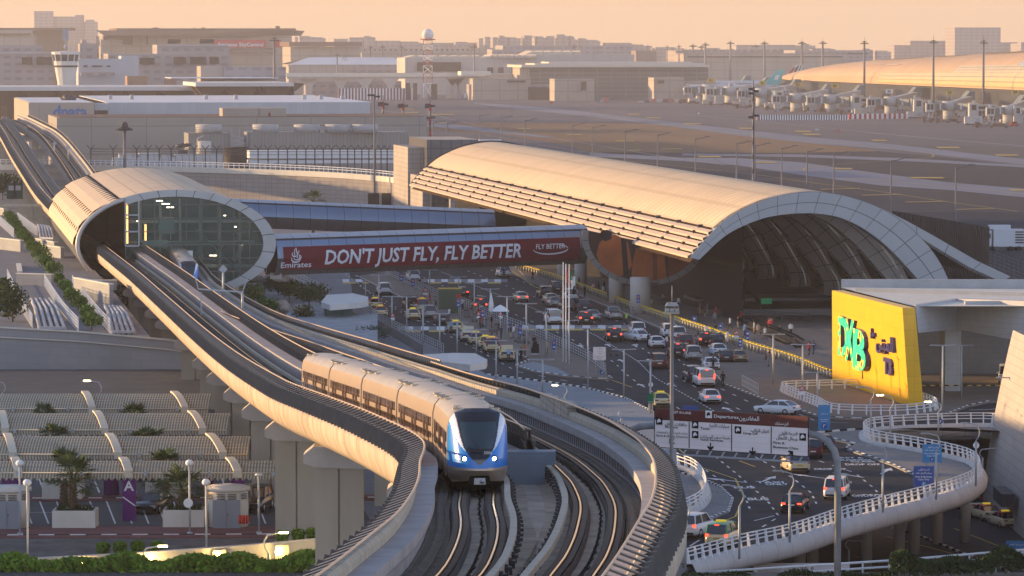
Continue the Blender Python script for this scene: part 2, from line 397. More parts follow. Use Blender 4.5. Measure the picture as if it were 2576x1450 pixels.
y=197.6; x0,x1=TL(y)+2.9,TRk(y)-2.4; z=ZR(y)
for q in(1.05,1.6,2.1): mb.tube([(x0,y,z+q),(x1,y,z+q)],.03,5)
for k in range(9): mb.box((x0+(x1-x0)*k/8,y,z+1.55),(.03,.03,1.1))
mb.build('end_gate',dark_m,via)
mb=MB(); y=196.4; xa,xb=TL(y)+1.63,TRk(y)-1.72; z=ZR(y)
mb.box(((xa+xb)/2,y+.6,z+.32),(xb-xa,2.2,1.34)); mb.box(((xa+xb)/2,y+.3,z+.86),(xb-xa+1.0,1.2,.62)); mb.build('equipment_cabinet',mat('cabinet_grey',(.20,.24,.29),.5,var=.06),via)
# raised block run on right coping
mb=MB()
for k in range(4):
    y=233+k*3.6; mb.box((TRk(y)+2.75,y,ZR2(y)+1.45),(.62,3.45,.75),rz=math.atan2(TRk(y-1)-TRk(y+1),2))
mb.build('raised_coping_block',mat('coping_block_tiles',(.46,.40,.33),.85,var=.1,scale=1,grid=(.9,.35),line=.5),via)
# crossheads and piers
def cap_pier(y,zg,dx=0.0):
    xl=TL(y)-1.9+dx; xr=TRk(y)+2.7; z=ZR(y)-1.36; d=1.3
    mb=MB()
    pr=[(xl+.8,0),(xl+.8,-.3),(xl+.1,-.3),(xl-.5,-.8),(xl-.5,-1.3),(xl+.2,-1.55),(xl+3.2,-1.65),(xr-3.2,-1.65),(xr-.2,-1.55),(xr+.45,-1.3),(xr+.45,-.6),(xr,0)]
    mb.extr([(a,y-d,z+b) for a,b in pr],(0,2*d,0))
    mb.build('crosshead',concrete_lt,via)
    mb=MB()
    for a,b in((xl+.2,xl+1.6),(xl+1.72,xl+3.1)): mb.box(((a+b)/2,y,(zg+z-1.6)/2),(b-a,2.0,z-1.6-zg))
    mb.box((xl+1.66,y,(zg+z-1.6)/2),(.3,1.7,z-1.6-zg-.1))
    mb.build('pier',mat('pier_concrete',(.37,.325,.26),.85,var=.14,scale=.3,bump=.1,streak=.12,dirt=(.3,.3,(.25,.2,.15))),via)
    mb=MB()
    for a,b in((xr-3.1,xr-1.72),(xr-1.6,xr-.2)): mb.box(((a+b)/2,y,(zg+z-1.6)/2),(b-a,2.0,z-1.6-zg))
    mb.build('pier',MATS['pier_concrete'],via)
capY=[]
for u,v in[(264,683),(287,707),(310,735),(337,760),(359,787),(382,814),(437,864),(487,912),(532,950),(581,992),(638,1034.7),(702,1082),(789,1146),(924,1232)]:
    p=on(u,v,ZR,-2.3); capY.append(p.y)
for y in capY: cap_pier(y,3.0 if y<420 else 0,1.0 if y==capY[-1] else 0)
for y in(96,740,790,840,900,960,1030,1110): cap_pier(y,-7.4 if y>300 else 0)
# ================= trains =================
silver=mat('brushed_silver',(.42,.33,.26),.34,.5,var=.06,scale=.5); roof_m=mat('train_roof',(.40,.36,.31),.42,.3,var=.14,scale=.7,dirt=(.6,.35,(.3,.27,.24)))
win_m=mat('tinted_train_window',(.085,.05,.03),.1,0,var=.1,spec=.8); blue_m=mat('train_blue',(.012,.20,.62),.22,.0,var=.03); mask_m=mat('train_black_mask',(.012,.012,.018),.12,0,var=0,spec=.7)
flare_m=mat('train_white_flare',(.62,.65,.70),.3,.2,var=.03); lamp_e=mat('headlight_lens',(.9,.85,.7),.2,emit=((1,.88,.62),9),var=0); chrome=mat('coupler_steel',(.4,.42,.45),.3,.8,var=.1)
screen_m=mat('train_windscreen',(.02,.04,.05),.05,0,var=.0,spec=.9)
SEC=[(-1.12,.32),(-1.28,.55),(-1.34,1.0),(-1.35,1.9),(-1.33,2.75),(-1.24,3.15),(-1.02,3.42),(-.6,3.56),(0,3.6),(.6,3.56),(1.02,3.42),(1.24,3.15),(1.33,2.75),(1.35,1.9),(1.34,1.0),(1.28,.55),(1.12,.32)]
def nose_parts(root,M):
    # front surface as a fine grid, split by region into parts
    n=112; zs=[.42+ (3.58-.42)*i/n for i in range(n+1)]
    def hw(z):
        t=interp([(.42,1.2),(.7,1.31),(1.2,1.35),(2.0,1.345),(2.8,1.31),(3.15,1.22),(3.42,1.0),(3.58,.55)]); return t(z)
    def ln(z): return interp([(.42,1.55),(.9,1.95),(1.4,1.9),(2.2,1.5),(2.8,1.1),(3.2,.75),(3.45,.4),(3.58,.12)])(z)
    P=[]
    for z in zs:
        row=[]
        for j in range(n+1):
            a=-1+2*j/n; a=math.sin(a*pi/2)
            row.append(V((a*hw(z),-ln(z)*max(0,1-abs(a)**2.8)**.62,z)))
        P.append(row)
    mk=interp([(1.12,0),(1.2,.1),(1.5,.44),(1.9,.68),(2.4,.82),(3.1,.95),(3.45,1.05),(3.6,1.1)]); wn=interp([(1.85,.58),(2.4,.72),(3.05,.82)])
    wb=interp([(1.2,.1),(1.75,.62),(1.95,.80),(2.2,.93),(2.5,1.06),(3.0,1.24),(3.6,1.5)])
    parts={k:MB() for k in('nose_bumper','nose_blue_panel','nose_white_flare','nose_mask','windscreen')}
    for i in range(n):
        for j in range(n):
            q=[P[i][j],P[i][j+1],P[i+1][j+1],P[i+1][j]]; x=abs(sum(p.x for p in q)/4); z=sum(p.z for p in q)/4
            if 1.85<z<3.02 and x<wn(z): k='windscreen'
            elif z>1.14 and x<mk(z): k='nose_mask'
            elif z<.98+.05*x: k='nose_bumper'
            elif x<wb(z) or z>3.0: k='nose_white_flare'
            else: k='nose_blue_panel'
            if k=='nose_white_flare' and z<1.74: k='nose_blue_panel'
            parts[k].smooth=True; parts[k].add([M@p for p in q],[(0,1,2,3)])
    mm={'nose_bumper':silver,'nose_blue_panel':blue_m,'nose_white_flare':flare_m,'nose_mask':mask_m,'windscreen':screen_m}
    for k,b in parts.items():
        o=b.build(k,mm[k],root)
    for s in(-1,1):
        mb=MB(); c=V((s*.66,-ln(1.42)*(1-(.66/1.35)**2.8)**.62-.02,1.42)); 
        mb.extr([M@(c+V((  .085*math.cos(t*pi/7),0,.085*math.sin(t*pi/7)))) for t in range(14)],M.to_3x3()@V((0,-.03,0))); h=mb.build('headlight',lamp_e,root)
        mb=MB(); mb.extr([M@(c+V((.15*math.cos(t*pi/7),.012,.15*math.sin(t*pi/7)))) for t in range(14)],M.to_3x3()@V((0,-.03,0))); mb.build('headlight_bezel',mask_m,h)
    mb=MB()
    for a,b,c,d in((-.5,.5,.3,.62),): mb.extr([M@V((a,-1.75,c)),M@V((b,-1.75,c)),M@V((b*.85,-1.95,d+.05)),M@V((a*.85,-1.95,d+.05))],M.to_3x3()@V((0,.6,0)))
    mb.build('coupler_recess',black_m,root)
    mb=MB(); mb.extr([M@V(p) for p in((-.26,-2.1,.3),(.26,-2.1,.3),(.24,-2.1,.58),(-.24,-2.1,.58))],M.to_3x3()@V((0,.5,0))); mb.tube([M@V((.1,-2.2,.44)),M@V((.1,-1.9,.44))],.11,10); mb.build('coupler',chrome,root)
    mb=MB(); text_mb(mb,'5006',M@V((.38,-1.83,1.62)),M.to_3x3()@V((1,0,0)),M.to_3x3()@V((0,.15,1)),.13,.03); mb.build('number_decal',white_p,root)
    mb=MB(); mb.beam(M@V((-.55,-1.87,1.95)),M@V((.1,-1.86,1.72)),.03); mb.beam(M@V((.1,-1.86,1.72)),M@V((-.4,-1.6,2.4)),.02); mb.build('wiper',black_m,root)
def train(fx,fz,yf,ncar,label,group,Lc=16.7):
    root=thing('metro_train',label,'train',(0,0,0),0,group)
    y=yf+1.9
    for k in range(ncar):
        ya,yb=y,y+Lc-(1.9 if k==0 else 0)-.5
        a=V((fx(ya),ya,fz(ya)));b=V((fx(yb),yb,fz(yb))); d=(b-a).normalized(); Lr=(b-a).length
        x=d.cross(V((0,0,1))).normalized(); z=x.cross(d); M=Matrix(((x.x,d.x,z.x,a.x),(x.y,d.y,z.y,a.y),(x.z,d.z,z.z,a.z),(0,0,0,1)))
        mb=MB(); mb.smooth=True; rows=[]
        for t in(0,.25,.5,.75,1): rows.append([M@V((p[0],t*Lr,p[1])) for p in SEC if p[1]<3.2])
        left=[i for i in range(len(SEC)) if SEC[i][1]<3.2 and SEC[i][0]<0]; right=[i for i in range(len(SEC)) if SEC[i][1]<3.2 and SEC[i][0]>0]
        for idx in(left,right): mb.loft([[M@V((SEC[i][0],t*Lr,SEC[i][1])) for i in idx] for t in(0,.5,1)])
        for yy in(0.0,Lr): mb.poly([M@V((p[0],yy,p[1])) for p in (SEC if yy==0 else SEC[::-1])])
        car=mb.build('train_car',silver,root)
        mb=MB(); mb.smooth=True; idx=[i for i in range(len(SEC)) if SEC[i][1]>3.1]; mb.loft([[M@V((SEC[i][0],t*Lr,SEC[i][1])) for i in idx] for t in(0,.5,1)]); mb.build('car_roof',roof_m,car)
        # roof equipment
        mb=MB()
        for yy in(.9,Lr-.9): 
            for xx in(-.75,0,.75): mb.box(M@V((xx,yy,3.56-.05*abs(xx))),(.62,1.1,.05),rot=M.to_3x3())
            for xx in(-.75,.75): mb.box(M@V((xx,yy+(2.2 if yy<2 else -2.2),3.55)),(.35,.5,.06),rot=M.to_3x3())
        mb.build('roof_unit',mat('roof_unit',(.46,.40,.32),.5,.3,var=.1),car)
        mb=MB()
        for yy in(.9,Lr-.9):
            for xx in(-.75,.75):
                for q in range(5): mb.box(M@V((xx-.2+q*.1,yy,3.575-.05*abs(xx))),(.05,.55,.05),rot=M.to_3x3())
        mb.build('roof_vent_slot',black_m,car)
        for s in(-1,1):
            mb=MB(); nseg=9
            for q in range(nseg):
                y0=.5+q*(Lr-1.0)/nseg; y1=y0+(Lr-1.0)/nseg-.06
                X0,X1=s*1.352,s*1.342
                mb.add([M@V((X0,y0,1.5)),M@V((X0,y1,1.5)),M@V((X1,y1,2.5)),M@V((X1,y0,2.5))],[(0,1,2,3) if s>0 else (3,2,1,0)])
            mb.build('window_band',win_m,car)
            for dd in(.17,.5,.83):
                mb=MB(); c=Lr*dd
                for e in(-.66,.66):
                    mb.box(M@V((s*1.352,c+e,.98)),(.03,1.26,.98),rot=M.to_3x3()); mb.box(M@V((s*1.345,c+e+.62,2.0)),(.03,.06,1.1),rot=M.to_3x3())
                    
                mb.build('door',silver,car)
                mb=MB()
                for e in(-.66,.66): mb.box(M@V((s*1.358,c+e,1.95)),(.03,.86,1.0),rot=M.to_3x3())
                mb.build('door_window',win_m,car)
        mb=MB(); mb.box(M@V((0,Lr/2,.3)),(2.2,Lr-.6,.5),rot=M.to_3x3())
        for yy in(2.5,Lr-2.5): mb.box(M@V((0,yy,.12)),(2.0,3.0,.5),rot=M.to_3x3())
        mb.build('underframe',black_m,car)
        if k<ncar-1:
            mb=MB(); mb.loft([[M@V((p[0]*.96,Lr+t,p[1]*.975)) for p in SEC] for t in(-.05,.55)],closed=True); mb.build('gangway_bellows',black_m,car)
        if k==0: nose_parts(car,M)
        y=yb+.5
    return root
train(TL,ZR,185.2,5,'blue nosed silver metro train rounding the viaduct curve towards the camera','metro trains')
train(TRk,ZR2,549,3,'blue nosed metro train emerging from the glass station end','metro trains')
# ================= station =================
SC=ad(442,615,585); SRT=V((.99,.14,0)).normalized(); SAX=V((-.14,.99,0)).normalized(); SA,SB=13.8,7.5
def ell(t,r=1.0,s=0.0,C=None):
    t=R(t); return SC+SRT*(SA*r*math.cos(t))+V((0,0,SB*r*math.sin(t)))+SAX*s
rad=lambda a,b,n:[a+(b-a)*i/n for i in range(n+1)]
st=thing('metro_station','oval shell metro station with glazed end wall and peach louvred roof','station')
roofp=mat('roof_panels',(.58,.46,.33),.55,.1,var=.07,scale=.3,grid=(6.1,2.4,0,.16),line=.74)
rimm=mat('rim_panels',(.36,.38,.41),.35,.45,var=.05,grid=(2.25,50,0,.05),line=.25)
louv=mat('louvre_panels',(.58,.46,.33),.55,.1,var=.06,grid=(2.75,50,0,.05),line=.6)
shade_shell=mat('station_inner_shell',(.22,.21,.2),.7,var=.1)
mb=MB(); mb.smooth=True; mb.loft([[ell(t,1.0,s) for t in rad(123,-62,40)] for s in rad(0,110,18)]); mb.build('roof_shell',roofp,st)
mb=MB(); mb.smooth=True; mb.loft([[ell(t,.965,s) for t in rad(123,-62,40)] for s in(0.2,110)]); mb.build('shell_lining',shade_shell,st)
mb=MB()
tt=rad(123,-62,34)
mb.loft([[ell(t,1.012,.6),ell(t,1.012,-.05),ell(t,.885,-.05),ell(t,.885,.6)] for t in tt],closed=True,caps=True); mb.build('end_rim',mat('rim_panels2',(.33,.35,.37),.38,.3,var=.05,grid=(2.3,60,0,.06),line=.2),st)
# louvre tiers on the track side
for k,(t0,t1) in enumerate(((123,142),(142,160),(160,178))):
    mb=MB(); mb.loft([[ell(t0+1.5,1.0,s),ell(t0+3.5,1.012,s),ell((t0+t1)/2+4,1.03,s),ell(t1+2,1.035,s)] for s in rad(0,108,39)]); mb.loft([[ell(t1+2,1.02,s),ell(t0+3.5,1.0,s)] for s in rad(0,108,39)]); mb.build('louvre_tier',louv,st)
    mb=MB()
    for s in rad(0.3,107.5,18): mb.add([ell(t0-.3,1.028,s),ell(t0+7,1.022,s),ell(t0+5,.985,s),ell(t0+1,.955,s)],[(0,1,2,3)]); 
    mb.loft([[ell(t0,.965,s),ell(t0+9,.965,s)] for s in(0.5,108)]); mb.build('louvre_fins',mat('fin_dark',(.07,.07,.08),.6,.2,var=.1),st)
mb=MB()
for s in rad(5.5,108,19): mb.tube([ell(t,1.0,s) for t in rad(176,262,16)],.16,6)
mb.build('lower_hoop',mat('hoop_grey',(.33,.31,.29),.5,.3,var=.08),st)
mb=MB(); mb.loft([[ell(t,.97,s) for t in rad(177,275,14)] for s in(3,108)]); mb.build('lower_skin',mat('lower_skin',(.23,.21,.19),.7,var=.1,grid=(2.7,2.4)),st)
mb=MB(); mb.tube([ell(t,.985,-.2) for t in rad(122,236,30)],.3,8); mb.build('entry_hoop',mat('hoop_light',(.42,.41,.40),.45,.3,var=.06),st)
# glazed end wall (cells clipped to the oval)
def clip(poly,a,b):   # keep left of a->b
    o=[]; n=len(poly); f=lambda p:(b[0]-a[0])*(p[1]-a[1])-(b[1]-a[1])*(p[0]-a[0])
    for i in range(n):
        p,q=poly[i],poly[(i+1)%n]; fp,fq=f(p),f(q)
        if fp>=0:o.append(p)
        if (fp>=0)!=(fq>=0):
            t=fp/(fp-fq); o.append((p[0]+(q[0]-p[0])*t,p[1]+(q[1]-p[1])*t))
    return o
EL=[(SA*.895*math.cos(R(t)),SB*.895*math.sin(R(t))) for t in range(0,360,6)]
def ovclip(pl):
    for i in range(len(EL)):
        if len(pl)<3: return pl
        pl=clip(pl,EL[i],EL[(i+1)%len(EL)])
    return pl
gl=mat('station_glass',(.10,.19,.165),.06,0,var=0,spec=.9,alpha=.38); mull=mat('mullion',(.09,.10,.10),.4,.4,var=0)
pt=lambda x,z,s=0.0: SC+SRT*x+V((0,0,z))+SAX*s
xl=-6.95; cols=[xl+.0,-5.1]+[-5.1+2.2*i for i in range(1,9)]; rows_=[-7.6+1.87*i for i in range(9)]
mg=MB();mm_=MB()
for i in range(len(cols)-1):
    for j in range(len(rows_)-1):
        x0,x1,z0,z1=cols[i],cols[i+1],rows_[j],rows_[j+1]
        if x0>-3.2 and x1<2.0 and z1<-.6 and z0>-6: continue
        pl=ovclip([(x0,z0),(x1,z0),(x1,z1),(x0,z1)])
        if len(pl)>2 : mg.add([pt(p[0],p[1],.25) for p in pl],[tuple(range(len(pl)))])
        for a,b in(((x0,z0),(x1,z0)),((x0,z0),(x0,z1))):
            m_=[( a[0]+(b[0]-a[0])*t/6,a[1]+(b[1]-a[1])*t/6) for t in range(7)]; m_=[p for p in m_ if (p[0]/SA/.9)**2+(p[1]/SB/.9)**2<1]
            if len(m_)>1: mm_.beam(pt(m_[0][0],m_[0][1],.2),pt(m_[-1][0],m_[-1][1],.2),.13)
mg.build('end_glazing',gl,st); mm_.build('glazing_bars',mull,st)
mb=MB(); lampm0=mat('frame_grey',(.34,.36,.37),.5,.2,var=.05)
mb.loft([[pt(xl,-7,s),pt(xl,5.5,s)] for s in(.4,108)]); mb.build('platform_screen',mat('platform_glow_glass',(.16,.07,.03),.15,.0,var=.2,grid=(1.3,2.2,0,.12),line=.15,spec=.8),st)  # orange reflection of the low sun is put into the glass colour
mb=MB()
for x in(xl,-5.1):
    mb.beam(pt(x,-.2,.0),pt(x,6.3,.0),  .2,.2,V((1,0,0)))
for z in(-.2,1.8,4.1,): mb.beam(pt(xl,z,0),pt(-5.1,z,0),.22)
mb.build('door_frame',lampm0,st)
mb=MB(); mb.box(pt(1.6,-2.2,-.1),(1.5,.3,2.6),rz=.14); mb.build('service_door_frame',white_p,st)
# interior
mb=MB(); mb.poly([ell(t,.95,60) for t in range(0,360,10)]); mb.build('inner_wall',mat('inner_dark',(.10,.13,.12),.8,var=.5,scale=.25),st)
mb=MB(); mb.box(pt(2,-.2,20),(17,30,.35),rz=.14); mb.box(pt(6,-5.6,22),(14,34,.3),rz=.14); mb.build('inner_floor',mat('inner_floor',(.1,.11,.1),.6,var=.15),st)
mb=MB()
for o in(0,1.3): mb.beam(pt(3.2,1.9,6+o),pt(9.6,-4.6,6+o),.1,.9,V((0,1,0)))
mb.box(pt(-1.0,2.4,5),(2.2,1.5,2.3),rz=.14); mb.beam(pt(-4.5,-.0,2.5),pt(-1.0,-.0,2.5),.1,.9); mb.build('escalator',mat('escalator_glass',(.10,.20,.18),.3,.2,var=.1),st)
mb=MB()
for x in(-4.4,-1.6,1.2,4.0,6.8,9.6): mb.beam(pt(x,-6.5,9),pt(x,6.0 if abs(x)<7 else 4,9),.35)
for z in(-3.4,-.1,2.9): mb.beam(pt(-6.5,z,7),pt(11.5,z,7),.25,.45)
for x in(-3,0,3,6,9): mb.beam(pt(x,-3,12),pt(x+1.6,-.2,12),.2,.5)
mb.build('inner_frame',mat('inner_frame_pale',(.30,.34,.32),.5,var=.15),st)
le=mat('ceiling_light',(1,.9,.7),emit=((1.0,.82,.5),3.5),var=0)
for x,z,s,w in((-2.0,5.9,4,.9),(-1.0,5.4,6,1.1),(-.2,4.8,9,1.0),(7.5,3.6,9,.3),(9.0,2.0,9,.3),(5.6,-1.9,6,1.0),(9.8,-.5,8,.3),(-5,3,6,.15)):
    mb=MB(); mb.box(pt(x,z,s),(w,.3,.12)); mb.build('ceiling_lamp',le,st)
mb=MB(); mb.tube([pt(xl+.4,-.0,3),pt(xl+.4,6,3)],.12,6); mb.box(pt(-3.8,1.2,7),(.25,.2,2.6)); mb.build('lit_column',mat('lit_column',(.5,.25,.08),emit=((1,.45,.12),1.6),var=0),st)
# ================= footbridge tubes =================
def text_map(s,txt,fn,size,align='LEFT',shear=0.0,bold=0.0,width=None,cuts=True):
    cu=bpy.data.curves.new('t','FONT'); cu.body=txt; cu.size=1; cu.align_x=align; cu.offset=bold; cu.shear=shear; cu.resolution_u=2
    ob=bpy.data.objects.new('t',cu); COL.objects.link(ob); dg=bpy.context.evaluated_depsgraph_get(); me=ob.evaluated_get(dg).to_mesh()
    xs=[q.co.x for q in me.vertices]; x0=min(xs); kx=size/.7 if width is None else width/(max(xs)-x0)
    import bmesh
    bmx=bmesh.new(); bmx.from_mesh(me)
    if cuts:
        for i in range(-2,9): bmesh.ops.bisect_plane(bmx,geom=bmx.verts[:]+bmx.edges[:]+bmx.faces[:],plane_co=(0,i*.1+.01,0),plane_no=(0,1,0))
    bmx.verts.index_update()
    s.add([fn((q.co.x-(x0 if align=='LEFT' else 0))*kx,q.co.y*size/.7) for q in bmx.verts],[tuple(q.index for q in p.verts) for p in bmx.faces]); bmx.free()
    ob.evaluated_get(dg).to_mesh_clear(); bpy.data.objects.remove(ob); bpy.data.curves.remove(cu)
tubem=mat('tube_panels',(.12,.18,.27),.3,.35,var=.05,grid=(2.95,60,0,.05),line=.3); tube_w=mat('tube_crown',(.40,.42,.46),.4,.2,var=.05,grid=(2.95,60,0,.05),line=.35)
def fbridge(name,label,A,B,zt,zb,parent_group,side=-1,drop=0.0):
    root=thing('footbridge',label,'footbridge',(0,0,0),0,parent_group)
    A=V((A[0],A[1],0));B=V((B[0],B[1],0)); d=(B-A).normalized(); n=V((d.y,-d.x,0)); L_=(B-A).length; h=zt-zb
    prof=[(0,0),(-.05,.1),(1.35,.0)]
    # (outward, fraction of height from bottom)
    P=[(.55,1.0),(1.25,.95),(1.55,.905),(1.5,.86),(1.95,.66),(2.1,.42),(1.75,.2),(1.0,.0)]
    p3=lambda o,f,t:A+d*t+n*o+V((0,0,zb+h*f-drop*t/L_))
    ts=rad(0,L_,24)
    def piece(nm,idx,m,sg=1):
        mb=MB(); mb.smooth=True; mb.loft([[p3(sg*P[i][0],P[i][1],t) for i in idx] for t in ts]); return mb.build(nm,m,root)
    for sg in(1,-1):
        piece('crown_panels',[0,1,2],tube_w,sg); piece('window_slot',[2,3],dark_m,sg); piece('side_panels',[3,4,5],tubem,sg); piece('underside',[5,6,7],mat('tube_underside',(.10,.10,.11),.5,.3,var=.1,grid=(2.95,60,0,.05),line=.4),sg)
    mb=MB(); mb.loft([[p3(1.0,0,t),p3(-1,0,t)] for t in ts]); mb.loft([[p3(.55,1,t),p3(-.55,1,t)] for t in ts]); mb.build('spine',tube_w,root)
    return root,p3,d,n,L_
a=ad(678,600,589); b=ad(1462,580,621)
fb1,p3a,_,_,L1=fbridge('footbridge','silver tube footbridge wrapped in a long red banner over the road',(a.x,a.y),(b.x,b.y),11.0,5.3,'footbridges between station and terminal')
a2=ad(560,500,712); b2=ad(1240,530,724)
fb2,_,_,_,_=fbridge('footbridge','plain blue grey tube footbridge behind the red banner one',(a2.x,a2.y),(b2.x,b2.y),11.6,6.8,'footbridges between station and terminal',drop=2.4)
red=mat('banner_red',(.115,.006,.020),.5,var=.06,scale=.3)
lett=mat('banner_letters',(.55,.60,.66),.5,var=.03)
upx=lambda u:(u-678)/(1462-678)*L1*1.0
def bm(t,f,e=.05):   # banner surface, f 0..1 bottom to top
    o=interp([(0,1.86),(.5,2.12),(1,1.88)])(f); z=interp([(0,.13),(.5,.42),(1,.70)])(f); return p3a(o+e,z,t)
mb=MB(); mb.loft([[bm(t,f) for f in rad(0,1,8)] for t in rad(upx(692),upx(1437),30)]); ban=mb.build('banner',red,fb1)
mb=MB(); H=5.7*.57
ln_=lambda t0,f0,e:(lambda x,y:bm(t0+x,f0+y/H,e))
text_map(mb,"DON'T JUST FLY, FLY BETTER",ln_(upx(791),.2,.09),1.95,shear=.16,bold=.022,width=upx(1283)-upx(791)); mb.build('slogan',lett,ban)
mb=MB(); text_map(mb,"FLY BETTER",ln_(upx(1320),.52,.09),.72,shear=.16,bold=.01,width=upx(1396)-upx(1320))
for i in range(24):
    ta,tb=i/24,(i+1)/24
    def sw(t): 
        an=R(120+t*235); return upx(1358)+ (upx(1312)-upx(1358))*-math.cos(an)*-1.0, .5+.22*math.sin(an)+.12*max(0,t-.75)
    (xa,fa),(xb_,fb_)=sw(ta),sw(tb); wd=.012+.025*math.sin(pi*(ta+tb)/2); mb.add([bm(xa,fa-wd,.08),bm(xb_,fb_-wd,.08),bm(xb_,fb_+wd,.08),bm(xa,fa+wd,.08)],[(0,1,2,3)])
mb.build('tagline',lett,ban)
mb=MB(); text_map(mb,"Emirates",ln_(upx(686),.1,.09),.75,bold=.01,width=upx(759)-upx(686)); 
# calligraphic emblem of looping strokes
def stroke(mb,pts,w):
    for i in range(len(pts)-1):
        (x0,f0),(x1,f1)=pts[i],pts[i+1]; ww=w*(.5+math.sin(pi*(i+.5)/(len(pts)-1)))
        dx,df=x1-x0,(f1-f0)*H; l=math.hypot(dx,df) or 1; ox,of=-df/l*ww,dx/l*ww/H
        mb.add([bm(x0-ox,f0-of,.09),bm(x1-ox,f1-of,.09),bm(x1+ox,f1+of,.09),bm(x0+ox,f0+of,.09)],[(0,1,2,3)])
ex=upx(721)
arc=lambda cx,cf,rx,rf,a,b,n=12:[(ex+cx+rx*math.cos(R(a+(b-a)*i/n)),cf+rf*math.sin(R(a+(b-a)*i/n))) for i in range(n+1)]
stroke(mb,arc(0,.48,.75,.16,160,380),.07); stroke(mb,arc(.1,.56,.55,.14,200,420),.06); stroke(mb,arc(-.2,.66,.4,.1,120,330),.05); stroke(mb,[(ex+.2,.5),(ex+.25,.7),(ex+.1,.95)],.06); stroke(mb,[(ex-.15,.55),(ex-.2,.75),(ex-.05,.9)],.05); stroke(mb,arc(.35,.8,.25,.07,180,400),.04); stroke(mb,arc(.75,.55,.15,.05,0,360),.05)
mb.build('airline_emblem',lett,ban)
# ================= terminal vault =================
VRT=V((.9885,.151,0)).normalized(); VAX=V((-.151,.9885,0)).normalized()
# front plane through the point on the ridge
VP=ad(2035,482,560); VP.z=0
def onv(u,v,s=0.0):
    d=ray(u,v); o=V((0,0,CAMZ)); q=VP+VAX*s; t=(q-o).dot(VAX)/d.dot(VAX); p=o+d*t; return ((p-q).dot(VRT),p.z)
outer=[onv(*A6(x,y)) for x,y in[(50,655),(120,570),(200,480),(280,400),(360,340),(450,290),(545,245),(640,210),(740,185),(850,165),(955,155),(1060,160),(1170,175),(1280,202),(1385,236),(1490,280),(1590,338),(1690,405),(1790,500),(1880,600),(1960,730),(2030,890)]]
inner=[onv(*A6(x,y)) for x,y in[(120,672),(185,610),(250,545),(330,480),(430,425),(560,372),(640,350),(720,335),(810,325),(900,321),(980,321),(1050,327),(1130,340),(1200,360),(1320,413),(1450,500),(1560,595),(1650,690),(1740,790),(1800,860),(1825,890)]]
# the legs bow inward again below what the yellow wall hides
leg_o=[(outer[-1][0]+1.6,2.6),(outer[-1][0]+1.9,.8),(outer[-1][0]+1.5,-.3)]
leg_i=[(inner[-1][0]+1.6,2.6),(inner[-1][0]+1.9,.8),(inner[-1][0]+1.4,-.3)]
def resamp(pl,n):
    ds=[0]
    for i in range(1,len(pl)): ds.append(ds[-1]+math.hypot(pl[i][0]-pl[i-1][0],pl[i][1]-pl[i-1][1]))
    fx=interp([(ds[i],pl[i][0]) for i in range(len(pl))]); fz=interp([(ds[i],pl[i][1]) for i in range(len(pl))])
    return [(fx(ds[-1]*i/n),fz(ds[-1]*i/n)) for i in range(n+1)]
def chaikin(pl):
    o=[pl[0]]
    for i in range(len(pl)-1):
        a,b=pl[i],pl[i+1]; o+=[(a[0]*.75+b[0]*.25,a[1]*.75+b[1]*.25),(a[0]*.25+b[0]*.75,a[1]*.25+b[1]*.75)]
    return o+[pl[-1]]
NO=48
RO=resamp(chaikin(outer+leg_o),NO); RI=resamp(chaikin(inner+leg_i),NO)
RG=[(a[0]*.85+b[0]*.15,a[1]*.85+b[1]*.15-.25) for a,b in zip(RO,RI)]
vp=lambda p,s:VP+VAX*s+VRT*p[0]+V((0,0,p[1]))
vt=thing('terminal_building','huge vaulted airport terminal with peach ribbed roof and grey arched ribs','terminal')
vroof=mat('vault_roof',(.60,.47,.32),.6,.0,var=.07,scale=.12,grid=(3.2,4.8,0,.42),line=.80)
rim_g=mat('arch_panels',(.29,.315,.34),.45,.15,var=.06,scale=.15,grid=(3.1,1.5,0,.05),line=.25)
VL=290
iw=[i for i,p in enumerate(RO)]
top=[p for p in RO[:24]]
# solid roof starts above the louvre strip
i0=5
mb=MB(); mb.smooth=True; rows=[[vp(RO[i],s) for i in range(i0,38)] for s in rad(-.5,VL,40)]; mb.loft(rows); mb.build('roof_shell',vroof,vt)
# five louvre blades along the lower edge
lp=resamp(RO[:i0+1],5)
for k in range(5):
    a,b=lp[k],lp[k+1]; nx,nz=-(b[1]-a[1]),b[0]-a[0]; l=math.hypot(nx,nz); nx,nz=nx/l,nz/l
    mb=MB(); A_=(a[0]+nx*.32,a[1]+nz*.32); B_=(a[0]+(b[0]-a[0])*.62+nx*.06,a[1]+(b[1]-a[1])*.62+nz*.06)
    mb.loft([[vp(A_,s),vp(B_,s)] for s in rad(-.3,VL,30)],uv=True); mb.loft([[vp((A_[0]+.02,A_[1]-.28),s),vp(A_,s)] for s in rad(-.3,VL,30)]); mb.loft([[vp(B_,s),vp((A_[0]+.02,A_[1]-.28),s)] for s in rad(-.3,VL,30)]); mb.build('louvre_blade',mat('vault_louvre',(.52,.42,.34),.6,.05,var=.05,grid=(5.0,50,0,.05),line=.75),vt)
    mb=MB(); m2=MB()
    for s in rad(1,VL-1,135):
        p=vp((b[0]+nx*-.1,b[1]-.12),s); q=vp(B_,s); mb.beam(p,q,.12,.3,VAX)
    for s in rad(9,VL-6,18): m2.box(vp((b[0]+nx*.05,b[1]+nz*.05-.1),s),(.9,1.1,.4))
    mb.build('blade_fins',mat('fin_brown',(.16,.10,.06),.7,var=.1),vt); m2.build('blade_bracket',dark_m,vt)
mb=MB(); mb.loft([[vp((p[0]+.3,p[1]-.7),s) for p in RO[:i0+2]] for s in(1,VL)]); mb.build('louvre_backing',mat('louvre_backing',(.06,.04,.03),.9,var=.1),vt)
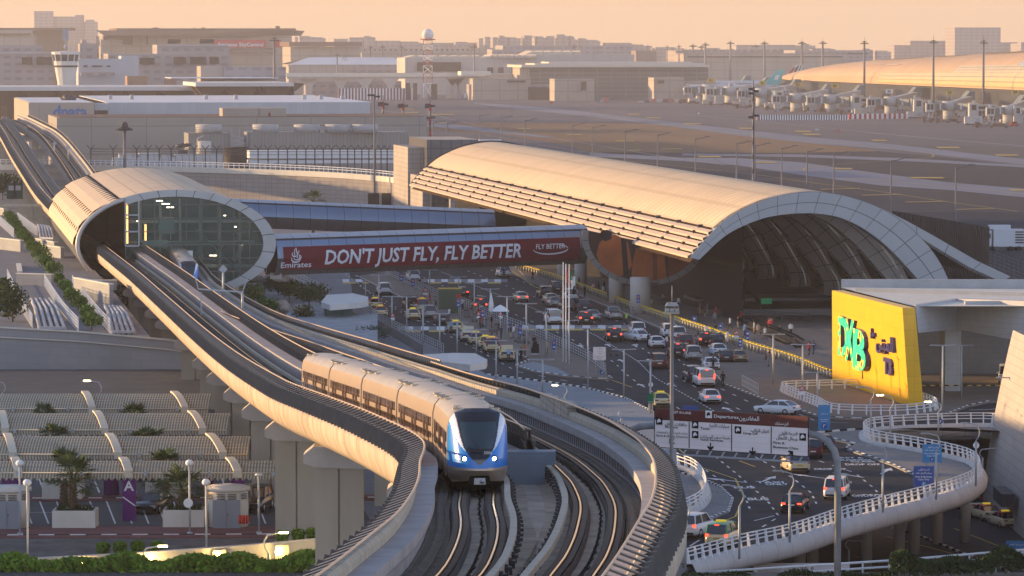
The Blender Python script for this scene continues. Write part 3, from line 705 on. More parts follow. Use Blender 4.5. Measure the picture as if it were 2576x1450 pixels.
# front arch ring
mb=MB()
for i in range(NO):
    a,b,c,d=RO[i],RO[i+1],RI[i+1],RI[i]; mb.add([vp(a,-.6),vp(b,-.6),vp(c,-.6),vp(d,-.6)],[(0,1,2,3)],[((i*1.1,0),(i*1.1+1.1,0),(i*1.1+1.1,3.0),(i*1.1,3.0))])
    mb.add([vp(d,-.6),vp(c,-.6),vp(c,2.2),vp(d,2.2)],[(0,1,2,3)]); mb.add([vp(a,-.6),vp(a,1.5),vp(b,1.5),vp(b,-.6)],[(0,1,2,3)]); mb.add([vp(a,2.2),vp(d,2.2),vp(c,2.2),vp(b,2.2)],[(0,1,2,3)])
mb.build('front_arch',rim_g,vt)
ribm=mat('rib_panels',(.78,.78,.80),.6,.0,var=.06,scale=.15,grid=(3.1,1.5,0,.05),line=.3); led=mat('rib_light',(1,.95,.85),emit=((1,.95,.85),.12),var=0)
for k,s0 in enumerate((20.8,45.5,67.9,91,114.5,138,162)):
    mb=MB(); ml=MB(); sc=.97
    for i in range(12,NO):
        a,b,c,d=RG[i],RG[i+1],RI[i+1],RI[i]
        mb.add([vp(a,s0),vp(b,s0),vp(c,s0),vp(d,s0)],[(0,1,2,3)],[((i*1.1,0),(i*1.1+1.1,0),(i*1.1+1.1,3.0),(i*1.1,3.0))]); mb.add([vp(d,s0),vp(c,s0),vp(c,s0+2.5),vp(d,s0+2.5)],[(0,1,2,3)]); mb.add([vp(a,s0),vp(a,s0+2.5),vp(b,s0+2.5),vp(b,s0)],[(0,1,2,3)])
    rb=mb.build('arch_rib',ribm,vt)
    for i in range(27,NO-1):
        if (i*7+k*3)%5==0: continue
        a,b=[(RG[j][0]*.75+RI[j][0]*.25,RG[j][1]*.75+RI[j][1]*.25) for j in(i,i+1)]; ml.beam(vp(a,s0-.06),vp(b,s0-.06),.018)
    ml.build('light_line',led,rb)
# dark glazed skin between the ribs, floor, back wall
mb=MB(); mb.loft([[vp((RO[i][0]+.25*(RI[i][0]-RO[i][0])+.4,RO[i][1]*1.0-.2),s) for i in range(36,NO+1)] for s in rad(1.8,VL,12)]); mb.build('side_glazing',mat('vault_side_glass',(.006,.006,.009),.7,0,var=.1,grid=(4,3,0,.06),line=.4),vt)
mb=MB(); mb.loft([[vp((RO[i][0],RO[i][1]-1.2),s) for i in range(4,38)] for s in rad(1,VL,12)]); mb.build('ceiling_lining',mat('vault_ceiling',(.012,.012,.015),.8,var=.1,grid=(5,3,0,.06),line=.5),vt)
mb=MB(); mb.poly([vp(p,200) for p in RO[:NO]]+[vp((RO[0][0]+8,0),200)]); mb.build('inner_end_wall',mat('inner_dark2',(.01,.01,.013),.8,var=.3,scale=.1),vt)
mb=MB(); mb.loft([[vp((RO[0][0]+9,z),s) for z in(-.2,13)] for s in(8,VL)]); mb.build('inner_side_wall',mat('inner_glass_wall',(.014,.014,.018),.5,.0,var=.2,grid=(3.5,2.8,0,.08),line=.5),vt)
mb=MB()
for q in range(3): mb.beam(vp((RO[0][0]+12+q*2.2,.8),30),vp((RO[0][0]+12+q*2.2,9),62),.15,1.0)
mb.box(vp((RO[0][0]+20,.5),22),(26,.3,1.0),rz=.15); mb.box(vp((RO[0][0]+18,1.5),40),(20,10,.4),rz=.15); mb.build('escalator',mat('dark_steel',(.09,.09,.10),.4,.4,var=.1),vt)
mb=MB(); mb.box(vp((RO[0][0]+13.5,2.6),14),(1.5,.2,.8),rz=.15); mb.build('exit_sign',mat('exit_green',(.02,.22,.10),emit=((.02,.4,.16),.02),var=0),vt)
mb=MB()
for a,b,c,d,s1,s2 in((13,10.4,16,8.8,40,36),): mb.beam(vp((RO[0][0]+a-9,b),s1),vp((RO[0][0]+c-9,d),s2),.12)
mb.build('interior_light',led,vt)
# far rim
mb=MB(); mb.tube([vp(p,VL) for p in RO[:34]],.35,6); mb.build('far_rim',dark_m,vt)
# sail shaped roof edge on the right
wo=[onv(*A6(x,y),s=1.0) for x,y in[(1490,280),(1590,330),(1690,380),(1860,474),(2020,566),(2210,676),(2465,795)]]; wi=[onv(*A6(x,y),s=1.0) for x,y in[(1560,342),(1640,400),(1700,448),(1850,545),(1990,630),(2150,725),(2395,836)]]
mb=MB(); mb.loft([[vp(a,0.2),vp(b,0.2),vp((b[0],b[1]-.35),.9)] for a,b in zip(wo,wi)]); mb.loft([[vp(a,0.2),vp(a,2.5),vp(b,2.5)] for a,b in zip(wo,wi)]); mb.build('roof_wing',mat('wing_panels',(.29,.315,.34),.45,.15,var=.05,grid=(4.5,60,0,.06),line=.3),vt)
mb=MB(); mb.loft([[vp((a[0],a[1]-.2),2.5),vp((a[0]-4,a[1]-.3+.0),130)] for a in wo]); mb.build('side_roof',mat('copper_glass',(.20,.10,.05),.18,.5,var=.2,scale=.1,grid=(4.5,4,0,.06),line=.5),vt)
mb=MB(); mb.tube([vp((wi[4][0]-3,wi[4][1]-4),1),vp((wi[3][0]-1,wi[3][1]),1)],.2,8); mb.build('wing_strut',white_p,vt)
# mural oval under the louvres
EC=ad(1622,596,598); ea,eb=158/17.73,124/17.73
ept=lambda t,r,s=0.0:EC+V((ea*r*math.cos(R(t)),-s,eb*r*math.sin(R(t))))
ov=thing('oval_end','large oval terminal end with a mural of people in orange clothing','mural')
mb=MB(); mb.loft([[ept(t,1,-1),ept(t,1,.3),ept(t,.9,.3),ept(t,.9,-1)] for t in rad(172,338,30)],closed=True,caps=True); mb.build('oval_rim',mat('oval_rim',(.17,.17,.165),.5,.3,var=.06,grid=(1.4,40,0,.06),line=.4),ov)
mb=MB(); mb.poly([ept(t,.905,0) for t in rad(172,338,36)]); mu=mb.build('mural_board',mat('mural_ground',(.045,.028,.025),.5,var=.3,scale=.15),ov)
mur=[mat('mural_orange',(.34,.10,.035),.6,var=.3,scale=.3),mat('mural_brown',(.18,.05,.025),.6,var=.3,scale=.3),mat('mural_dark',(.02,.016,.02),.6,var=.2),mat('mural_sand',(.14,.10,.055),.6,var=.3,scale=.2)]
MP=lambda u,v,e:ad(u,v,598-e)
def mpoly(nm,pts,m,e): mb=MB(); mb.poly([MP(*p,e) for p in pts]); mb.build(nm,m,mu)
mpoly('mural_figure',[(1500,640),(1508,612),(1524,596),(1545,590),(1562,597),(1580,612),(1586,640),(1590,668),(1575,690),(1552,700),(1528,688),(1510,668)],mur[0],.05)
mpoly('mural_figure',[(1588,705),(1592,655),(1600,622),(1618,600),(1640,596),(1662,606),(1672,640),(1676,700),(1660,707),(1630,709),(1605,709)],mur[0],.06)
mpoly('mural_figure',[(1680,640),(1700,618),(1724,614),(1744,640),(1738,670),(1712,698),(1684,706)],mur[1],.05)
mpoly('mural_shadow',[(1562,598),(1575,606),(1582,690),(1568,694)],mur[2],.08); mpoly('mural_shadow',[(1640,596),(1652,602),(1654,706),(1643,708)],mur[1],.09)
mpoly('mural_head',[(1507,596),(1512,582),(1528,578),(1540,586),(1538,602),(1522,608)],mur[2],.1); mpoly('mural_head',[(1612,604),(1612,588),(1630,580),(1644,590),(1640,604),(1626,608)],mur[2],.1)
mb=MB(); c=MP(1752,716,1.0); c=ad(1638,716,597.4); mb.box(c,(1.7,.15,.5)); mb.build('name_plate',dark_m,ov)
for u,v,r,lb in((1612,792,1.45,'broad round column nearest the plaza, under the mural oval'),(1552,766,1.15,'round column under the middle of the mural oval'),(1461,729,.95,'round column under the left end of the mural oval'),(1416,711,.85,'round column under the end of the banner footbridge')):
    p=at(u,v,0); mb=MB(); mb.cyl((p.x,p.y+2,-.1),r,5.2,20); o=mb.build('round_column',concrete_lt); tag(o,lb,'column','columns under the terminal')
# ================= ground sheets =================
def sheet(name,pts,z,m,kind='structure',thick=None):
    mb=MB()
    if thick: mb.prism([(p[0],p[1]) for p in pts],z-thick,z)
    else: mb.poly([(p[0],p[1],z) for p in pts])
    return tag(mb.build(name,m),kind=kind)
G=lambda pts,z=0.0:[at(u,v,z) for u,v in pts]
ground_m=mat('sandy_ground',(.17,.145,.125),.9,var=.2,scale=.02,dirt=(.01,.5,(.11,.10,.095)))
sheet('ground',[(-3000,-100),(3000,-100),(3000,12000),(-3000,12000)],-7.6,ground_m)
par=[(1727,1428),(1860,1391.5),(1988,1363),(2117,1320),(2222,1291),(2354,1257),(2430,1231),(2455,1215),(2464,1200),(2458,1182),(2433,1166),(2373,1150),(2283,1133),(2207,1121),(2180,1113),(2172,1102),(2178,1092),(2207,1084),(2320,1077),(2490,1074),(2543,1087.5)]
Wp=G(par)
deck=[V((-420,40)),V((-30,40)),V((6,150)),V((8.5,200)),V((12.5,250)),at(1694,1445)]+Wp+[V((140,395)),V((420,395)),V((420,950)),V((-90,950)),V((-420,640))]
deck_m=mat('deck_paving',(.20,.20,.205),.85,var=.12,scale=.2,grid=(1.2,.6,.5,.03),line=.75)
sheet('departures_deck',deck,0,deck_m,thick=1.2)
# asphalt
road=[(880,690),(889,763),(963,813),(1116,887),(1180,915),(1227,943),(1374,962),(1478,978),(1570,1002),(1642,1038),(1700,1120),(1716,1193),(1754,1201),(1811,1227),(1843,1257),(1833,1288),(1777,1310),(1712,1345),(1727,1426),(1860,1390),(1988,1361.5),(2117,1318.5),(2222,1289.5),(2336,1260),(2310,1210),(2298,1195),(2245,1170),(2169,1144),(2130,1131),(2132,1125),(2150,1118),(2037,1091),(2131,1083),(2230,1076),(2385,1074),(2543,1080),(2800,1100),(2800,985),(2487,1012),(2434,1023),(2381,1044),(2339,1053),(2245,1055),(2132,1055),(2056,1048),(2026,1038),(1958,1021),(1905,1000),(1867,985),(1822,968),(1790,935),(1719,850),(1584,795),(1460,745),(1333,711),(1290,690),(1230,650),(1150,620),(880,640)]
asphalt2=mat('road_asphalt',(.034,.035,.039),.8,var=.14,scale=.25,bump=.08,dirt=(.12,.4,(.07,.07,.073)))
sheet('departures_road',G(road,.004),.006,asphalt2)
# raised pavements
pave_brown=mat('brown_pavers',(.20,.165,.14),.85,var=.12,scale=.3,grid=(.6,.3,.5,.03),line=.75)
pave_blue=mat('blue_grey_pavers',(.25,.27,.29),.85,var=.08,scale=.3,grid=(.9,.45,.5,.03),line=.8)
med=[(975,682),(1100,747),(1170,770),(1337,840),(1487,910),(1524,930),(1530,948),(1540,955),(1504,955),(1424,948),(1343,936),(1296,920),(1331,908),(1328,903),(1262,875),(1190,832),(1127,803),(1060,772),(990,740),(953,723),(896,695)]
sheet('median_pavement',G(med,.13),.13,pave_brown,thick=.129)
sheet('median_tip_paving',G([(1300,921),(1340,910),(1400,925),(1440,947),(1424,947),(1343,934.5)],.135),.135,pave_blue)
sheet('viaduct_side_pavement',G([(1180,920),(1227,944),(1374,962),(1478,978),(1570,1002),(1642,1038),(1698,1120),(1712,1190),(1640,1190),(1500,1100),(1180,980)],.13),.13,pave_blue,thick=.129)
plz=[(1300,672),(1333,711),(1460,745),(1584,795),(1719,850),(1790,935),(1822,968),(1867,985),(1905,1000),(1958,1021),(2026,1038),(2056,1048),(2132,1055),(2245,1055),(2339,1053),(2381,1044),(2434,1023),(2487,1012),(2620,1000),(2620,900),(2100,800),(1700,690)]
# ramp opening by the yellow wall
hole=[(1990,1001),(1978,990),(2000,985),(2190,978),(2215,990),(2330,1020),(2350,1032),(2335,1043),(2245,1047),(2132,1047),(2070,1040)]
sheet('terminal_plaza',G(plz,.13),.13,pave_brown,thick=.129)
sheet('island_pavement',G([(2037,1092),(2131,1084),(2230,1077.5),(2385,1076),(2543,1086),(2490,1074.6),(2320,1077.6),(2207,1084.6),(2178,1092.6),(2172,1102),(2180,1113.6),(2207,1121.6),(2283,1133.6),(2373,1150.6),(2433,1166.6),(2458,1182.6),(2463,1200),(2454,1214),(2429,1230),(2354,1256),(2332,1258),(2310,1210),(2298,1195),(2245,1170),(2169,1144),(2130,1131),(2132,1125),(2150,1118)],.13),.13,paver,thick=.129)
sheet('loop_pavement',G([(1700,1180),(1716,1193),(1754,1201),(1811,1227),(1843,1257),(1833,1288),(1777,1310),(1712,1340),(1700,1345),(1690,1250)],.13),.13,paver,thick=.129)
# kerbs
def kerb(pts,z=0.0,w=.22,h=.17,step=1.0,closed=False,name='kerb'):
    P=[at(u,v,z) if not isinstance(u,V) else u for u,v in pts] if not isinstance(pts[0],V) else pts
    out=[P[0]]; 
    ds=[0]
    for i in range(1,len(P)): ds.append(ds[-1]+(P[i]-P[i-1]).length)
    n=max(2,int(ds[-1]/step)); fx=interp([(ds[i],P[i].x) for i in range(len(P))]); fy=interp([(ds[i],P[i].y) for i in range(len(P))])
    Q=[V((fx(ds[-1]*i/n),fy(ds[-1]*i/n),z)) for i in range(n+1)]
    mb=MB()
    for i in range(n): mb.cur=i%2; mb.beam(Q[i]+V((0,0,h/2)),Q[i+1]+V((0,0,h/2)),w,h)
    return tag(mb.build(name,[kerb_w,kerb_b]),kind='structure')
kerb([(1460,745),(1584,795),(1719,850),(1790,935),(1822,968),(1867,985),(1905,1000),(1958,1021),(2026,1038),(2056,1048),(2132,1055),(2245,1055),(2339,1053),(2381,1044),(2434,1023),(2487,1012)])
kerb([(1331,908),(1296,920),(1343,936),(1424,948),(1504,955),(1540,955),(1530,947)])
kerb([(896,695),(953,723),(990,740),(1060,772),(1127,803),(1190,832),(1262,875),(1328,903)])
kerb([(1227,944),(1374,962),(1478,978),(1570,1002),(1642,1038),(1698,1120)],step=.8)
kerb([(2385,1075),(2230,1077),(2131,1083.5),(2037,1091.5),(2150,1118)],step=1.0); kerb([(2150,1118),(2132,1125),(2130,1131),(2169,1144),(2245,1170),(2298,1195),(2310,1210)])
kerb([(1716,1193),(1754,1201),(1811,1227),(1843,1257),(1833,1288),(1777,1310)],step=.6)
# ---- road paint
def paint(name,quads,m,z=.012):
    mb=MB()
    for q in quads: mb.poly([(p[0],p[1],z) for p in q])
    return tag(mb.build(name,m),kind='structure')
def ribbon(P,w):
    o=[]
    for i in range(len(P)-1):
        a,b=P[i],P[i+1]; d=(b-a); d.z=0; d.normalize(); n=V((-d.y,d.x,0))*w/2; o.append([a-n,b-n,b+n,a+n])
    return o
def along(P,s0,on_,off):
    o=[];ds=[0]
    for i in range(1,len(P)): ds.append(ds[-1]+(P[i]-P[i-1]).length)
    fx=interp([(ds[i],P[i].x) for i in range(len(P))]); fy=interp([(ds[i],P[i].y) for i in range(len(P))]); s=s0
    while s+on_<ds[-1]: o.append([V((fx(s),fy(s),0)),V((fx(s+on_),fy(s+on_),0))]); s+=on_+off
    return o
def dashes(P,w=.15,on_=2.0,off=4.0,s0=0):
    q=[]
    for seg in along(P,s0,on_,off): q+=ribbon(seg,w)
    return q
Lp=G([(970,690),(1100,747),(1170,770),(1337,840),(1487,910),(1524,948),(1642,1032),(1740,1130)]); Rp=G([(1300,677),(1460,735),(1584,790),(1700,840),(1810,950),(1958,1015),(2060,1060),(2140,1150)])
def between(f,A=Lp,B=Rp): 
    A2_=[];n=40
    def rs(P):
        ds=[0]
        for i in range(1,len(P)): ds.append(ds[-1]+(P[i]-P[i-1]).length)
        fx=interp([(ds[i]/ds[-1],P[i].x) for i in range(len(P))]); fy=interp([(ds[i]/ds[-1],P[i].y) for i in range(len(P))])
        return [V((fx(i/n),fy(i/n),0)) for i in range(n+1)]
    a,b=rs(A),rs(B); return [p.lerp(q,f) for p,q in zip(a,b)]
qs=[]
for f in(.2,.62,.8): qs+=dashes(between(f),.16,2.2,5.0)
qs+=dashes(between(.42),.16,1.1,1.1)
tl1=G([(870,690),(960,760),(1060,812),(1200,880),(1300,935),(1420,958),(1560,985)]); 
qs+=dashes(tl1,.15,2.0,4.5); qs+=dashes(G([(905,720),(1000,775),(1120,830),(1240,895)]),.15,2,4.5)
# lower road lanes
for pl in([(1800,1150),(1850,1190),(1930,1260),(1960,1300),(1880,1350)],[(1900,1150),(1990,1200),(2040,1240),(2060,1280)],[(2060,1160),(2150,1190),(2200,1230),(2230,1270)],[(1740,1160),(1800,1200),(1870,1240),(1890,1290)]):
    qs+=dashes(G(pl),.16,1.6,2.6)
qs+=dashes(G([(1735,1375),(1790,1340),(1900,1310),(1980,1290)]),.16,4,5)
qs+=dashes(G([(1960,1022),(2060,1063),(2230,1066),(2400,1062)]),.13,2,3)
paint('lane_dashes',qs,line_w)
qs=[]
for pl in([(1333,708),(1300,688),(1200,640)],[(1290,684),(1345,722),(1400,745),(1480,790)],[(1690,1115),(1760,1175),(1850,1205),(1872,1250),(1850,1300),(1720,1352)],[(1860,1160),(1900,1175)],[(1540,957),(1590,975)],[(1480,930),(1530,960)]):
    qs+=ribbon(G(pl),.16)
paint('yellow_lines',qs,line_y)
def arrow(u,v,ang,k=1.0):
    p=at(u,v); c,s=math.cos(ang),math.sin(ang)
    sh=[(-.09,-2.2),(.09,-2.2),(.12,.3),(.42,.2),(0,2.0),(-.42,.2),(-.12,.3)]
    return [V((p.x+(x*c-y*s)*k,p.y+(x*s+y*c)*k,0)) for x,y in sh]
ars=[arrow(u,v,a,k) for u,v,a,k in [(1172,916,.5,1.1),(1115,918,.5,1),(1047,806,.45,1),(1385,868,.2,1.2),(1460,950,.18,1),(1461,871,.1,1.2),(1530,869,.08,1.2),(1598,870,.05,1.2),(1563,908,.1,1.2),(1635,907,.1,1.2),(1613,970,.12,1.2),(1690,968,.15,1.2),(1830,1030,.15,1.3),(1910,1027,.15,1.3),(1935,1205,-.3,1.2),(1820,1208,.7,1.3),(2030,1198,.6,1.2),(2130,1195,.5,1.2),(2230,1185,-.25,1.3),(2500,1030,-1.2,1.3),(885,742,.5,1),(1140,700,.35,.9),(1210,745,.35,1)]]
paint('road_arrows',ars,line_w)
# lettering on the road
mb=MB()
for t,u,v,wd,h in(("BUS",1909,1259,54,1.5),("BUS",1874,1229,54,1.3),("TAXI",1938,1216,70,1.2),("ONLY",1956,1221,58,1.3),("DROP OFF",2222,1250,95,1.5),("OFF",2160,1251,30,1.4),("DROP OFF",2090,1183,80,1.2),("DROP OFF",2172,1171,88,1.2),("CLASS",2172,1163.5,62,1.0),("BUSINESS",2152,1159.5,84,1.0),("FIRST &",2136,1154,76,1.0),("DC",1960,1187,24,1.2)):
    a=at(u-wd/2,v); b=at(u+wd/2,v); text_map(mb,t,(lambda a:lambda x,y:V((a.x+x,a.y+y*1.2,.014)))(a),h,bold=.03,width=b.x-a.x)
tag(mb.build('road_lettering',line_w),kind='structure')
# raised crossings
def crossing(ua,ub,v0,v1):
    a,b,c,d=at(ua,v1),at(ub,v1),at(ub,v0),at(ua,v0); n=max(4,int((b-a).length/1.0)); q1=[];q2=[];q3=[];
    for i in range(n):
        f0,f1=i/n,(i+1)/n; p=[a.lerp(b,f0),a.lerp(b,f1),d.lerp(c,f1),d.lerp(c,f0)]
        lo=[p[0],p[1],p[1].lerp(p[2],.28),p[0].lerp(p[3],.28)]; hi=[p[0].lerp(p[3],.3),p[1].lerp(p[2],.3),p[2],p[3]]
        (q1 if i%2 else q2).append(hi)
        if i%3: q3.append(lo)
    paint('crossing_white_bars',q1,line_w,.02); paint('crossing_grey_bars',q2,paver,.02); paint('crossing_yellow_teeth',q3,line_y,.021)
crossing(845,945,703,714); crossing(1060,1277,703,714); crossing(1000,1138,822,836); crossing(1290,1582,819,832)
# lower road in the pit
sheet('lower_road',[(10,150),(90,150),(120,420),(40,420)],-7.55,asphalt2)
qs=[]
for pl in([(2230,1350),(2420,1400)],[(2400,1330),(2576,1400)],[(2150,1400),(2300,1440)]): qs+=ribbon(G(pl,-7.55),.15)
paint('lower_lane_lines',qs,line_y,-7.53)
kerb([(2245,1330),(2300,1345),(2400,1385),(2540,1440)],z=-7.55,name='kerb')
# ---- parking on the left
PZ=3.2
prk=G([(-60,930),(700,930),(960,1356),(960,1420),(830,1470),(-60,1470)],PZ)
sheet('parking_floor',prk,PZ,mat('parking_asphalt',(.085,.09,.095),.85,var=.15,scale=.3,dirt=(.2,.3,(.12,.12,.12))),thick=PZ+.6)
# red walkway strips with kerbs
red_p=mat('red_pavers',(.20,.10,.095),.85,var=.15,scale=.6,grid=(.4,.2,.5,.02),line=.75)
sheet('red_walkway',G([(-60,1324),(960,1324),(960,1350),(-60,1350)],PZ+.13),PZ+.13,red_p,thick=.128); kerb([(-60,1351.5),(960,1348)],z=PZ,step=1.05)
sheet('red_walkway',G([(-60,1247),(960,1244),(960,1256),(-60,1258)],PZ+.13),PZ+.13,red_p,thick=.128); kerb([(-60,1258.5),(960,1256)],z=PZ,step=1.05)
sheet('ramp_road',G([(-60,1352),(960,1349),(960,1400),(700,1420),(-60,1440)],PZ+.008),PZ+.008,mat('worn_asphalt',(.10,.095,.09),.85,var=.3,scale=.5,dirt=(.6,.5,(.2,.18,.16))))
qs=[]
for u0 in range(80,900,42):
    a=at(u0,1318,PZ);b=at(u0-22,1262,PZ); qs+=ribbon([a,b],.12)
for u0 in range(20,900,46): qs+=ribbon([at(u0,1240,PZ),at(u0-16,1200,PZ)],.12)
qs+=ribbon(G([(70,1290),(200,1290)],PZ),.1)
paint('parking_bay_lines',qs,line_w,PZ+.012)
# ---- airfield
apron=mat('apron_concrete',(.105,.10,.112),.8,var=.12,scale=.008,grid=(60,45,.0,.6),line=.82)
sheet('apron',[(-420,952),(1500,952),(1500,4200),(-420,4200)],-7.5,apron)
ZA=-7.5
def asheet(nm,pts,m,k): sheet(nm,G(pts,ZA+.05*k),ZA+.05*k,m)
T2=lambda *l:[A2(*p) for p in l]; T3=lambda *l:[A3(*p) for p in l]
brown=mat('airfield_sand',(.19,.115,.065),.9,var=.14,scale=.01); taxi=mat('taxiway_concrete',(.18,.195,.235),.8,var=.1,scale=.01,grid=(80,70,0,.8),line=.85); tar=mat('airfield_asphalt',(.034,.037,.046),.85,var=.15,scale=.01)
asheet('sand_strip',T2((640,930),(1000,925),(1800,925),(2575,940))+T3((0,975),(500,1010),(1000,1072),(1480,1140),(900,1152),(0,1152))+T2((2575,1150),(1900,1160),(1700,1100),(1200,1010),(640,985)),brown,1)
asheet('airfield_tarmac',T3((-600,1150),(0,1153),(900,1153),(1480,1141),(2000,1190),(2900,1290),(3100,1900),(-800,1900)),tar,1)
asheet('airfield_tarmac',T3((1100,1075),(1500,1090),(2000,1100),(2900,1120),(2900,1230),(2200,1160),(1600,1100)),mat('airfield_tar_light',(.085,.082,.085),.85,var=.12,scale=.01),1)
asheet('taxiway',T2((1000,775),(1400,800),(1900,850),(2575,930))+T3((500,985),(1000,1040),(1600,1090),(2200,1160),(2800,1225),(2800,1270),(2200,1200),(1600,1130),(1000,1085),(400,1020),(0,965))+T2((1900,885),(1400,830),(1000,785)),taxi,2)
asheet('taxiway',T3((-700,1150),(0,1190),(400,1192),(900,1225),(1500,1310),(2000,1375),(2900,1450),(2900,1520),(2000,1432),(1500,1400),(900,1320),(400,1245),(0,1215),(-700,1180)),taxi,2)
asheet('taxiway',T2((640,915),(960,950),(1300,1000),(1610,1032),(1480,1036),(1100,995),(640,955)),taxi,2)
asheet('taxiway',T3((0,1158),(900,1165),(1800,1200),(2800,1260),(2800,1275),(1800,1222),(900,1185),(0,1172)),taxi,3)
def alines(nm,pls,w,m):
    q=[]
    for pl in pls: q+=ribbon(G(pl,ZA),w)
    paint(nm,q,m,ZA+.25)
line_y2=mat('airfield_yellow',(.42,.29,.08),.7,var=.15,scale=.1); line_w2=mat('airfield_white',(.42,.42,.42),.7,var=.15,scale=.1)
alines('taxi_line_yellow',[T3((-900,1170),(0,1262),(520,1318),(1060,1395),(1500,1452),(2000,1530),(2600,1610)),T3((2700,1480),(1700,1385),(1100,1325),(940,1300),(908,1286),(930,1270),(1200,1240),(1750,1205),(1880,1190),(1900,1178),(1880,1165),(1800,1150),(1400,1110),(900,1060),(400,1010),(0,970)),T2((640,945),(1300,1060),(1700,1130),(2100,1190)),T2((2575,965),(1880,862),(1840,870),(1860,860),(2020,852))],.55,line_y2)
alines('taxi_line_white',[T3((0,862),(265,890),(1000,960),(1500,1012),(2000,1060),(2700,1118)),T2((650,860),(1170,985),(1800,1080),(2575,1210),(2900,1250)),T2((1880,862),(2250,927)),T3((1350,1000),(2700,1115)),T2((230,830),(480,860)),T3((1700,1345),(1700,1345.5))],.6,line_w2)
hs=[]
for x0,x1,y in((1710,1960,1347),(1910,2080,1117),(900,1030,1017),(2350,2520,1175),(530,700,1230),(1130,1270,1277),(110,280,1187),(2460,2575,1440),(420,530,972),(840,960,995),(1420,1530,1063),(0,130,937)):
    p0,p1=A3(x0,y-5),A3(x1,y-4);p2,p3=A3(x1+20,y+5),A3(x0+20,y+5); hs.append(G([p0,p1,p2,p3],ZA))
for x0,x1,y in((450,575,852),(670,845,868),(440,545,826),(1690,1800,1021),(2060,2200,1069),(2290,2400,893),(1320,1420,975),(2150,2240,866),(690,820,930),(2410,2560,1128),(2150,2250,1139)):
    hs.append(G([A2(x0,y-3),A2(x1,y-3),A2(x1+10,y+3),A2(x0+10,y+3)],ZA))
for y in(145,190,243,298,358): 
    x0={145:1040,190:1350,243:1680,298:2050,358:2460}[y]; hs.append(G([A6(x0,y),A6(x0+300,y-6),A6(x0+300,y-3),A6(x0,y+4)],ZA))
paint('apron_hatch_marks',hs,line_y2,ZA+.3)
# ================= far and middle background =================
def kx(u): return (u-U0)/F
def blk(mb,u0,u1,vt,Y,dep,z0=-7.5,zt=None,vb=None):
    p=ad(u0,vt,Y); zt=p.z if zt is None else zt; k=kx(u1); w_=(k*Y-p.x)/(VRT.x-VRT.y*k)
    if vb is not None: z0=ad(u0,vb,Y).z
    a=V((p.x,p.y,0)); q=[a,a+VRT*w_,a+VRT*w_+VAX*dep,a+VAX*dep]
    mb.prism([(t.x,t.y) for t in q],z0,zt); return a,w_,zt
def part(nm,m,par_,items):
    mb=MB()
    for it in items: blk(mb,*it[:5],**(it[5] if len(it)>5 else {}))
    return mb.build(nm,m,par_)
def bld(name,label,cat,group=None): return thing(name,label,cat,(0,0,0),0,group)
wall_b=mat('beige_cladding',(.29,.265,.24),.8,var=.06,scale=.05,grid=(19,9.5,0,.12),line=.6); wall_w=mat('white_cladding',(.42,.44,.47),.7,var=.05,scale=.05,grid=(3,60,0,.06),line=.85)
roof_w=mat('white_roof',(.60,.61,.63),.7,var=.08,scale=.03); corr=mat('corrugated_grey',(.24,.235,.225),.7,var=.1,scale=.2,grid=(1.2,60,0,.12),line=.75); dkwin=mat('dark_opening',(.03,.028,.03),.5,var=.1)
cream=mat('cream_wall',(.36,.315,.27),.8,var=.12,scale=.03,grid=(15,9,0,.5),line=.7,dirt=(.03,.3,(.34,.29,.25))); mauve=mat('grey_render',(.235,.21,.21),.8,var=.1,scale=.03,grid=(8,5.2,0,1.7),line=1.35); brownf=mat('brown_fascia',(.15,.10,.075),.7,var=.1,scale=.02)
# near grey warehouse with tank block
b=bld('warehouse','long beige panelled warehouse with tanks and plant in front of it','warehouse')
part('wall',wall_b,b,[(143,1073,297,1450,70)]); part('roof_edge',brownf,b,[(150,1066,295.5,1451.5,60,dict(vb=297.5))])
part('plant_block',corr,b,[(474,580,336,1405,20),(627,1026,334,1405,20)])
mb=MB(); 
for u in(525,668,772,850,918): c=ad(u,334,1412); mb=MB(); mb.cyl((c.x,c.y,c.z),4.4,2.7,20); mb.build('storage_tank',mat('tank_grey',(.36,.35,.34),.6,var=.1),b)
mb=MB()
for u0,u1 in((474,580),(627,1026)):
    for v in(321.5,326): mb.beam(ad(u0,v,1404),ad(u1,v,1404),.12)
    n=int((u1-u0)/9)
    for i in range(n+1): u=u0+(u1-u0)*i/n; mb.beam(ad(u,321.5,1404),ad(u,334,1404),.1)
mb.build('roof_railing',grey_p,b)
mb=MB()
for i in range(5): mb.beam(ad(585+ (i%2)*34,342+i*6,1404),ad(619-(i%2)*34,348+i*6,1404),.3)
for u in(583,602,622): mb.beam(ad(u,320,1404),ad(u,400,1404),.25)
mb.build('scaffold_stair',grey_p,b)
part('rooftop_cabin',cream,b,[(560,720,273,1470,14,dict(vb=297))]); part('cabin_door',mat('red_door',(.2,.02,.02),.6,var=0),b,[(676,681,284,1469.6,1,dict(vb=293))])
t=bld('water_tank','pale round water tank on its base in front of the warehouse','tank'); mb=MB(); c=ad(513,388,1370); mb.cyl((c.x,c.y,c.z),2.4,4.2,20,2.3); mb.tube([c+V((-2,-2,1)),c+V((-2,-2,5)),c+V((0,-1,6))],.15,6); mb.build('tank_shell',mat('tank_cream',(.5,.47,.42),.6,var=.08),t)
t=bld('storage_silo','black cylindrical storage silo beside the stair tower','silo'); mb=MB(); c=ad(594,412,1360); mb.cyl((c.x,c.y,-7.5),4.1,ad(594,370,1360).z+7.5,24); mb.build('silo_shell',mat('black_tank',(.03,.026,.028),.6,var=.2),t)
